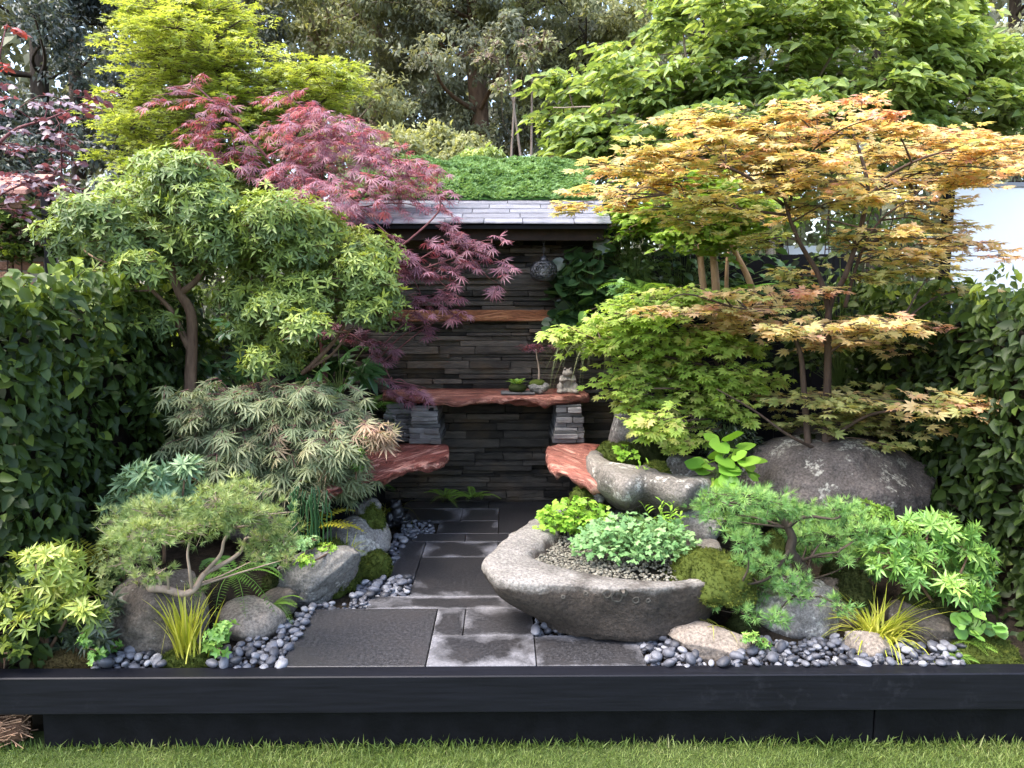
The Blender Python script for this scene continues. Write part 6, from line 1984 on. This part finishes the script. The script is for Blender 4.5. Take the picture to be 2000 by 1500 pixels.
# horsetail
for lab, px, n, seed in (('dense clump of dark green horsetail stems below the grey maple', 578, 26, 1), ('thin clump of horsetail stems beside the yellow fern', 618, 14, 2)):
    base = at(px, 1075, 3.35)
    root = thing('horsetail', lab, 'plant', base)
    rs = np.random.default_rng(seed)
    for i in range(n):
        p = base + np.array((rs.normal(0, 0.020), rs.normal(0, 0.025), 0))
        h = rs.uniform(0.18, 0.30)
        pts = np.array([p + np.array((rs.normal(0, 0.006) * t, rs.normal(0, 0.004) * t, h * t)) for t in np.linspace(0, 1, 9)])
        rad = [0.0042 if k % 2 else 0.0034 for k in range(9)]
        V, F = tube(pts, rad, 6)
        part('stem', V, F, bpy.data.materials.get('horsetail') or simple_mat('horsetail', (0.03, 0.085, 0.025), 0.5, 0.4), root, True)


# ---- round-leaved plants and herbs
def t_round(n=10, notch=0.25):
    V = [(0, 0.12, 0)]
    for i in range(n + 1):
        a = math.radians(-160 + 320 * i / n)
        r = 0.5 * (1 + 0.05 * math.cos(5 * a))
        V.append((r * math.sin(a), 0.5 + r * math.cos(a), 0.07 + 0.03 * math.cos(3 * a)))
    F = [(0, i + 1, i + 2) for i in range(n)]
    V = np.array(V); V[0] = (0, 0.22, 0)
    return V, np.array(F)[:, ::-1]


def stemmed(name, label, base, n, rx, rz, size, seed, T, mat, nparts, cat='plant', tint=0.5, ry=None, stemr=0.0016, tilt=0.5, stemmat=None, low=0.15):
    """Leaves on long stalks from one crown."""
    rs = np.random.default_rng(seed)
    root = thing(name, label, cat, base)
    d = in_ball(n, rs, 0.4)
    P = np.asarray(base) + np.stack([d[:, 0] * rx, d[:, 1] * (ry or rx), low * rz + np.abs(d[:, 2]) * rz], 1)
    o = P - np.asarray(base); o[:, 2] = 0
    D = nrm(o + rs.normal(0, 0.02, o.shape)) + np.stack([rs.normal(0, 0.3, n), rs.normal(-0.3, 0.3, n), rs.normal(-0.25, 0.25, n)], 1)
    nn = np.array((0, -0.25, 1.0)) + rs.normal(0, tilt, (n, 3))
    S = size * rs.uniform(0.6, 1.2, n)
    leaves(root, T, P, frames(D, nn), S, tint + rs.normal(0, 0.16, n) + 0.15 * d[:, 2], M[mat], nparts, 'leaf', 'leaf_mass')
    tw = [(np.array([np.asarray(base) + rs.normal(0, 0.006, 3) * (1, 1, 0), (np.asarray(base) + P[i]) / 2 + (0, 0, rz * 0.12), P[i]]), stemr, stemr * 0.8) for i in range(0, n, max(1, n // 140))]
    twigs(root, tw, stemmat or M['stem_green'], 'stalk_mass')
    return root


rnd = [t_round()]
mp5 = [t_maple(5, 0.5, 0.12, 100, (1, 0.85, 0.6)), t_maple(5, 0.5, 0.25, 100, (1, 0.85, 0.6))]
stemmed('wasabi_plant', 'round kidney-shaped green leaves in front of the huge boulder', at(1412, 945, 3.55), 34, 0.13, 0.20, 0.090, 1, rnd, 'l_round', 34, tint=0.5, tilt=0.35)
stemmed('lime_herb', 'lime green scalloped herb at the back of the stone basin', gnd(1122, 1040, 0.22) + (0, 0, 0), 480, 0.19, 0.15, 0.034, 2, mp5, 'l_herb', 280, tint=0.5, ry=0.12)
stemmed('blue_herb', 'blue-green ferny herb in the middle of the stone basin', gnd(1240, 1085, 0.22), 1150, 0.28, 0.16, 0.030, 3, [t_maple(3, 0.5, 0.15, 70, (1, 0.85)), t_maple(5, 0.45, 0.2, 95, (1, 0.8, 0.6))], 'l_herb_blue', 300, tint=0.5, ry=0.17)
stemmed('pond_leaf_plant', 'few broad pale green leaves on stalks behind the lime herb', at(1225, 985, 3.62), 9, 0.11, 0.10, 0.075, 4, rnd, 'l_round', 9, tint=0.65, ry=0.05, low=0.5, tilt=0.3)
stemmed('heuchera', 'lime heart-shaped leaves growing on the mossy hollowed boulder', at(1222, 900, 3.85), 40, 0.055, 0.08, 0.036, 5, mp5, 'l_herb', 40, tint=0.5, tilt=0.4)
stemmed('hedge_seedling', 'pale heart-shaped leaves at the foot of the right hedge', at(1905, 1240, 2.76), 40, 0.07, 0.13, 0.045, 6, rnd, 'l_whorl_green', 40, tint=0.5)
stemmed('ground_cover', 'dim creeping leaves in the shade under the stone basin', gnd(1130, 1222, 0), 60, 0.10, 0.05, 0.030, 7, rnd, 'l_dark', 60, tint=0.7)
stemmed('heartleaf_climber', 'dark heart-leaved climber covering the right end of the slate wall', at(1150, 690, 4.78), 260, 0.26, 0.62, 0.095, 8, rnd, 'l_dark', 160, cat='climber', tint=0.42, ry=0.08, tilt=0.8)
stemmed('hosta', 'few large glossy green leaves at the wall beside the lime maple', at(1152, 640, 4.62), 8, 0.07, 0.10, 0.11, 9, [t_lance(0.62, 0.08, 0.3, (0, 0.9, 1, 0.6, 0))], 'l_fern', 8, tint=0.35, tilt=0.4)
stemmed('blue_hellebore', 'blue-green palmate leaves beside the corner fern', at(1205, 585, 4.62), 14, 0.07, 0.10, 0.075, 10, [t_maple(7, 0.25, 0.25, 115)], 'l_herb_blue', 14, tint=0.45)
fats = [t_maple(7, 0.30, 0.30, 118, (1, 0.95, 0.8, 0.6), 0.6, 0.1)]
stemmed('fatsia', 'glossy dark fatsia with big hand-shaped leaves left of the wall', at(665, 770, 4.5), 26, 0.26, 0.30, 0.17, 11, fats, 'l_fatsia', 26, cat='shrub', tint=0.45, stemr=0.004, tilt=0.5)
stemmed('fatsia', 'second dark fatsia behind the pieris trunks', at(470, 760, 4.6), 40, 0.40, 0.42, 0.16, 12, fats, 'l_fatsia', 40, cat='shrub', tint=0.5, stemr=0.004)
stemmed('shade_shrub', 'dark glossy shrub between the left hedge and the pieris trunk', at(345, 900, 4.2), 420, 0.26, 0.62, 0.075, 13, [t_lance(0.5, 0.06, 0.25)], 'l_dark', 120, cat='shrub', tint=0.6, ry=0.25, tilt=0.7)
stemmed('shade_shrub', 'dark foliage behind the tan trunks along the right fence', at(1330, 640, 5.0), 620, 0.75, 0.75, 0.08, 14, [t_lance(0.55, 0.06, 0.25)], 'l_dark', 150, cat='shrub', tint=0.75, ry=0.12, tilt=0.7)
stemmed('shade_shrub', 'mid-green bush behind the orange maple against the right fence', at(1640, 760, 4.6), 900, 0.55, 0.85, 0.075, 15, [t_lance(0.55, 0.06, 0.25)], 'l_hedge', 150, cat='shrub', tint=0.30, ry=0.30, tilt=0.7)
stemmed('shade_shrub', 'tall leafy shrub beside the roof corner on the right', at(1235, 600, 4.85), 520, 0.30, 0.85, 0.055, 16, [t_lance(0.6, 0.06, 0.25)], 'l_hedge', 150, cat='shrub', tint=0.42, ry=0.16, tilt=0.6)
stemmed('black_mondo', 'dark purple-brown bush under the lime green maple', at(1425, 900, 3.95), 420, 0.16, 0.22, 0.045, 17, [t_lance(0.25, 0.05, 0.4)], 'l_whorl_dark', 60, cat='shrub', tint=0.2, tilt=0.7)
# leafy upright stems in the basin
for lab, base, h, seed in (('tall leafy upright stems behind the basin herbs', at(1245, 1010, 3.62), 0.27, 1), ('upright willowy stems at the right of the basin herbs', at(1305, 1080, 3.28), 0.22, 2)):
    rs = np.random.default_rng(seed)
    root = thing('upright_herb', lab, 'plant', base)
    tw, P, D = [], [], []
    for s in range(7):
        b = base + rs.normal(0, 0.016, 3) * (1, 1, 0)
        t = b + np.array((rs.normal(0, 0.045), rs.normal(0, 0.03), h * rs.uniform(0.6, 1.05)))
        tw.append((catmull([b, (b + t) / 2 + rs.normal(0, 0.008, 3), t], 3), 0.0026, 0.001))
        for q in np.linspace(0.2, 1, 14):
            a = rs.uniform(0, 6.3)
            P.append(b + (t - b) * q); D.append((math.cos(a), math.sin(a), rs.uniform(0.2, 1.2)))
    P, D = np.array(P), np.array(D, float)
    leaves(root, [t_lance(0.22, 0.05, 0.2)], P, frames(D, np.tile((0, 0, 1.0), (len(P), 1)) + rs.normal(0, 0.3, P.shape)), rs.uniform(0.03, 0.055, len(P)), 0.5 + rs.normal(0, 0.15, len(P)), M['l_herb'], 98)
    twigs(root, tw, M['stem_green'], 'stem_mass')

# ---- on the table
tl = at(1012, 771, 4.62)
V, F = bev_box(tl[0] - 0.105, tl[0] + 0.10, 4.555, 4.68, TZ + 0.002, TZ + 0.012, 0.003)
o = solo('slate_tile', V, F, M['pier'], 'thin grey slate tile lying on the table under a fern', 'tile')
fb = np.array((tl[0] - 0.005, 4.62, TZ + 0.013))
root = thing('potted_fern', 'small green fern in a moss ball on the slate tile', 'fern', fb)
V, F = ICO[3]
part('moss_ball', V * (1 + 0.12 * fbm(V * 3, 3, 2))[:, None] * (0.055, 0.05, 0.03) + fb + (0, 0, 0.022), F, M['moss_dark'], root, True, np.full(len(V), 0.5))
rs = np.random.default_rng(8)
n = 22
a = rs.uniform(0, 6.3, n)
D = np.stack([np.cos(a), np.sin(a), rs.uniform(0.3, 1.3, n)], 1)
leaves(root, [t_frond(9, 0.45, 0.5, 0.3, 4, 0.7)], np.tile(fb + (0, 0, 0.04), (n, 1)), frames(D, np.tile((0, 0, 1.0), (n, 1))), rs.uniform(0.05, 0.10, n), 0.6 + rs.normal(0, 0.15, n), M['l_fern'], n, 'frond')
kb = at(1052, 771, 4.63); kb[2] = TZ + 0.001
root = thing('kokedama', 'mossy stone with a slender red-leaved maple seedling on the table', 'bonsai', kb)
V, F = rock_shape(202, 6, 0.15, 4, 0.75)
part('stone', V * (0.066, 0.05, 0.038) + kb + (0, 0, 0.036), F, M['rock_grey'], root, True)
V, F = ICO[3]
part('moss_cap', V * (1 + 0.14 * fbm(V * 3, 3, 6))[:, None] * (0.052, 0.042, 0.028) + kb + (-0.008, 0, 0.058), F, M['moss'], root, True, np.full(len(V), 0.42))
q = [kb + np.array(v) for v in ((0, 0, 0.07), (0.002, 0, 0.13), (-0.002, 0, 0.17), (-0.012, 0, 0.22), (-0.018, 0, 0.27))]
V, F = tube(catmull(q, 5), (0.007, 0.003), 7); part('trunk', V, F, M['bark_pale'], root, True)
rs = np.random.default_rng(9)
P = kb + np.array((-0.02, 0, 0.28)) + rs.normal(0, 1, (46, 3)) * (0.055, 0.03, 0.012)
D = nrm(rs.normal(0, 1, (46, 3)) * (1, 1, 0.2)) - (0, 0, 0.2)
leaves(root, [t_dissect(5, 0.13, 0.3)], P, frames(D, np.tile((0, 0, 1.0), (46, 1)) + rs.normal(0, 0.3, (46, 3))), rs.uniform(0.03, 0.05, 46), 0.10 + rs.normal(0, 0.1, 46), M['l_red'], 46)

# coir roll at the left under the beam
cb = at(5, 1425, 2.58)
root = thing('coir_bundle', 'frayed brown straw bundle under the left end of the beam', 'straw bundle', (cb[0], cb[1], -0.28))
rs = np.random.default_rng(4)
mb = MB()
for i in range(90):
    a = rs.uniform(0, 2 * PI); r = rs.uniform(0.0, 0.055)
    c = np.array((cb[0] - 0.06 + 0.1 * rs.uniform(), 2.60 + r * math.cos(a) * 0.6, -0.215 + r * math.sin(a)))
    d = nrm(np.array((1, rs.normal(0, 0.4), rs.normal(0, 0.4)))) * rs.uniform(0.03, 0.07)
    mb.tube(np.array([c - d, c + rs.normal(0, 0.006, 3), c + d]), 0.0018, 4)
part('straw', mb.V, mb.F, simple_mat('straw', (0.30, 0.18, 0.11), 0.8, 0.2, 20, 0.4), root, kind='stuff')
V, F = tube(np.array([(cb[0] - 0.20, 2.62, -0.222), (cb[0] - 0.05, 2.62, -0.222), (cb[0] + 0.055, 2.62, -0.222)]), (0.045, 0.05, 0.042), 12); part('core', V, F, simple_mat('coir', (0.14, 0.075, 0.045), 0.9, 0.1, 60, 0.5, 0.8), root, True)

# ================================================================== WOODLAND BEHIND
def wood_tree(name, label, px, Y, trunk_r, mat, clumps, n, seed, bark='bark_dark', leafs=(0.05, 0.10), w=0.4, trunk_top=-250, tint=0.5, hang=0.4, lean=0, group='trees beyond the garden', nparts=0):
    """clumps: (px,py,rx,ry[,tint]) at depth Y."""
    rs = np.random.default_rng(seed)
    b = at(px, 400, Y); b[2] = -0.32
    root = thing(name, label, 'tree', b, group)
    t = at(px + lean, trunk_top, Y)
    mid = (b + t) / 2 + (rs.normal(0, 0.15), 0, 0)
    P_ = catmull([b, b * 0.7 + mid * 0.3, mid, t], 6)
    V, F = tube(P_, (trunk_r * 1.25, trunk_r, trunk_r * 0.85, trunk_r * 0.5), 12)
    V = V + (vnoise(V * (6, 6, 1.2), seed) * trunk_r * 0.15)[:, None]
    part('trunk', V, F, M[bark], root, True)
    cen, rad, tin = pad_list([c[:4] + (None, c[4] if len(c) > 4 else tint) for c in clumps], Y - 0.7, 0.7, seed)
    rad[:, 1] = rad[:, 0] * 0.8
    area = rad[:, 0] * rad[:, 2]
    num = np.maximum(6, np.round(n * area / area.sum()).astype(int))
    idx = np.repeat(np.arange(len(cen)), num)
    # sub-clumps give the crown light and dark masses
    sub = in_ball(len(cen) * 26, rs, 0.42).reshape(len(cen), 26, 3)
    si = rs.integers(0, 26, len(idx))
    d = sub[idx, si] + rs.normal(0, 0.13, (len(idx), 3))
    P = cen[idx] + d * rad[idx]
    D = np.stack([rs.normal(0, 0.6, len(idx)), rs.normal(-0.1, 0.6, len(idx)), rs.normal(-hang, 0.4, len(idx))], 1)
    nn = np.array((0, -0.5, 0.8)) + rs.normal(0, 0.6, D.shape)
    st = rs.normal(0, 0.14, (len(cen), 26))
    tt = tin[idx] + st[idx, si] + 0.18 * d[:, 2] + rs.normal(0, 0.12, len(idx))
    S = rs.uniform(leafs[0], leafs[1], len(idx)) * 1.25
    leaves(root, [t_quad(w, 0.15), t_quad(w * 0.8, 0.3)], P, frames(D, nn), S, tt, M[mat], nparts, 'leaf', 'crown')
    cn = connect(cen, [P_], trunk_r * 0.22, trunk_r * 0.06, -0.05, seed)
    mb = MB()
    for p_, a_, b_ in cn:
        mb.tube(p_, (a_, b_), 5, False)
    part('limb_mass', mb.V, mb.F, M[bark], root, True, kind='stuff')
    fine = []
    for i in range(0, len(P), max(1, len(P) // 260)):
        fine.append((np.array([cen[idx[i]], (cen[idx[i]] + P[i]) / 2, P[i]]), 0.009, 0.003))
    twigs(root, fine, M[bark])
    return root


def scat(n, x0, x1, y0, y1, r, seed, t0=0.5, tv=0.12, ry=0.7):
    rs = np.random.default_rng(seed)
    return [(rs.uniform(x0, x1), rs.uniform(y0, y1), rs.uniform(*r), rs.uniform(*r) * ry, t0 + rs.normal(0, tv)) for _ in range(n)]


wood_tree('holm_oak', 'dark evergreen holm oak at the far left behind the plum', 60, 9.0, 0.12, 'l_wood_dark', scat(30, -260, 190, -330, 330, (50, 95), 1, 0.55), 24650, 1, leafs=(0.04, 0.075))
wood_tree('holm_oak', 'dark evergreen tree with slim trunk left of the yellow maple', 135, 10.0, 0.10, 'l_wood_dark', scat(26, 60, 330, -330, 290, (45, 90), 2, 0.5), 21750, 2, leafs=(0.045, 0.08))
wood_tree('holm_oak', 'shaded evergreen behind the yellow maple', 300, 11.0, 0.12, 'l_wood_dark', scat(24, 180, 520, -330, 300, (50, 100), 3, 0.62), 20300, 3, leafs=(0.05, 0.09))
wood_tree('olive_tree', 'sunlit olive-green tree right of the yellow maple', 620, 11.0, 0.13, 'l_wood_olive', scat(34, 470, 760, -330, 300, (40, 90), 4, 0.62), 27550, 4, leafs=(0.045, 0.085), bark='bark_pale')
wood_tree('grey_tree', 'grey-olive tree left of the reddish trunk', 745, 12.0, 0.12, 'l_wood_grey', scat(34, 660, 920, -330, 290, (40, 90), 5, 0.58), 27550, 5, leafs=(0.05, 0.09), bark='bark_pale')
wood_tree('redwood', 'thick dark reddish trunk in the middle of the woodland', 912, 10.6, 0.16, 'l_wood_grey', scat(20, 800, 1020, -380, 120, (40, 80), 6, 0.55), 15950, 6, bark='bark_brown', leafs=(0.045, 0.085))
wood_tree('redwood', 'slimmer brown trunk touching the thick reddish one', 938, 10.9, 0.07, 'l_wood_olive', scat(8, 860, 1020, -300, 60, (30, 60), 7, 0.5), 5075, 7, bark='bark_brown')
wood_tree('grey_tree', 'grey-green tree right of the reddish trunk', 1040, 12.5, 0.11, 'l_wood_grey', scat(34, 930, 1230, -330, 270, (40, 90), 8, 0.55), 27550, 8, leafs=(0.05, 0.095))
wood_tree('olive_tree', 'pale olive tree left of the dogwood', 1150, 11.5, 0.09, 'l_wood_olive', scat(22, 1020, 1260, -60, 290, (35, 70), 9, 0.55), 15950, 9, leafs=(0.045, 0.085))
wood_tree('grey_tree', 'tree half hidden behind the middle of the dogwood', 1400, 13.0, 0.12, 'l_wood_grey', scat(28, 1200, 1650, -330, 320, (60, 110), 10, 0.55), 17400, 10, leafs=(0.06, 0.11))
wood_tree('grey_tree', 'tree behind the right side of the dogwood', 1720, 13.0, 0.12, 'l_wood_olive', scat(28, 1550, 1960, -330, 330, (60, 110), 11, 0.5), 17400, 11, leafs=(0.06, 0.11))
wood_tree('grey_tree', 'grey tree at the far right above the white panel', 1990, 12.0, 0.12, 'l_wood_grey', scat(26, 1850, 2260, -330, 360, (50, 100), 12, 0.55), 18850, 12, leafs=(0.05, 0.09))
# slender trunks in the middle
for px, lab in ((975, 'left slender grey sapling stem'), (1005, 'middle slender grey sapling stem'), (1032, 'right slender pale sapling stem')):
    wood_tree('sapling', lab + ' above the sedum roof', px, 9.6, 0.022, 'l_wood_olive', scat(4, px - 30, px + 30, 60, 180, (16, 30), px), 420, px, bark='bark_pale', trunk_top=60, leafs=(0.04, 0.07), lean=8)
# undergrowth behind the roof and at the sides
def under(label, px, Y, clumps, n, seed, mat, tint=0.55, leafs=(0.04, 0.08)):
    rs = np.random.default_rng(seed)
    b = at(px, 500, Y); b[2] = -0.32
    root = thing('undergrowth_bush', label, 'bush', b, 'undergrowth behind the garden')
    cen, rad, tin = pad_list([c[:4] + (None, c[4]) for c in clumps], Y, 0.3, seed)
    idx = rs.integers(0, len(cen), n)
    d = in_ball(n, rs, 0.45)
    P = cen[idx] + d * rad[idx]
    D = rs.normal(0, 0.7, (n, 3)) + (0, -0.1, -0.15)
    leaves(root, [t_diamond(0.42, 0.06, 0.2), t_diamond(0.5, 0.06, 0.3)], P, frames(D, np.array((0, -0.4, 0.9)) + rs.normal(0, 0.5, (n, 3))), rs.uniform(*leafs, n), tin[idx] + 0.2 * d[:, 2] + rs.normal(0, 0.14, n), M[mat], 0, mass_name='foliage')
    tw = [(np.array([b, (b + c) / 2 + rs.normal(0, 0.05, 3), c]), 0.012, 0.004) for c in cen]
    twigs(root, tw, M['twig_dark'], 'stem_mass')


under('bush behind the left end of the sedum roof', 700, 7.4, scat(12, 640, 800, 250, 340, (26, 50), 1, 0.6), 2600, 1, 'l_wood_olive')
under('pale rhododendron bush below the reddish trunk', 830, 8.0, scat(12, 740, 920, 250, 320, (26, 46), 2, 0.75), 2800, 2, 'l_wood_olive')
under('small bright bush at the foot of the reddish trunk', 935, 7.8, scat(6, 890, 960, 290, 330, (16, 30), 3, 0.6), 1200, 3, 'l_cornus')
under('bush behind the right end of the sedum roof', 1130, 7.6, scat(12, 1060, 1230, 250, 330, (26, 46), 4, 0.6), 2600, 4, 'l_wood_olive')
under('dark shrub behind the pieris at the left', 180, 6.8, scat(14, 90, 330, 330, 440, (30, 56), 5, 0.6), 2600, 5, 'l_wood_dark')
under('yellow variegated bush behind the orange maple at right', 1880, 7.2, scat(14, 1760, 1990, 250, 340, (26, 50), 6, 0.85), 3000, 6, 'l_wood_olive')
under('green bush behind the middle of the orange maple', 1600, 6.8, scat(20, 1420, 1840, 280, 460, (34, 60), 7, 0.45), 4200, 7, 'l_cornus')
under('mid green bush filling between the pieris trunks', 450, 4.75, scat(18, 290, 640, 560, 720, (30, 56), 9, 0.62), 1500, 9, 'l_hedge', leafs=(0.045, 0.085))
under('green bush behind the lower part of the yellow maple', 470, 6.9, scat(16, 330, 640, 320, 470, (34, 60), 8, 0.45), 3600, 8, 'l_hedge')
# far wood
rs = np.random.default_rng(99)
n = 80000
P = np.stack([rs.uniform(-22, 22, n), rs.uniform(15.5, 21, n), rs.uniform(-0.3, 11, n)], 1)
keep = fbm(P * 0.9, 3, 5) > -0.4
P = P[keep]; n = len(P)
root = thing('far_wood', 'dim mass of woodland foliage far behind the garden trees', 'woodland', (0, 19, -0.3)); root['kind'] = 'stuff'
D = rs.normal(0, 0.7, (n, 3)) + (0, 0, -0.3)
leaves(root, [t_quad(0.6, 0.2)], P, frames(D, np.array((0, -0.6, 0.7)) + rs.normal(0, 0.5, (n, 3))), rs.uniform(0.18, 0.42, n), 0.45 + 0.3 * fbm(P * 0.8, 2, 8) + rs.normal(0, 0.12, n), M['l_wood_grey'], 0, mass_name='foliage')
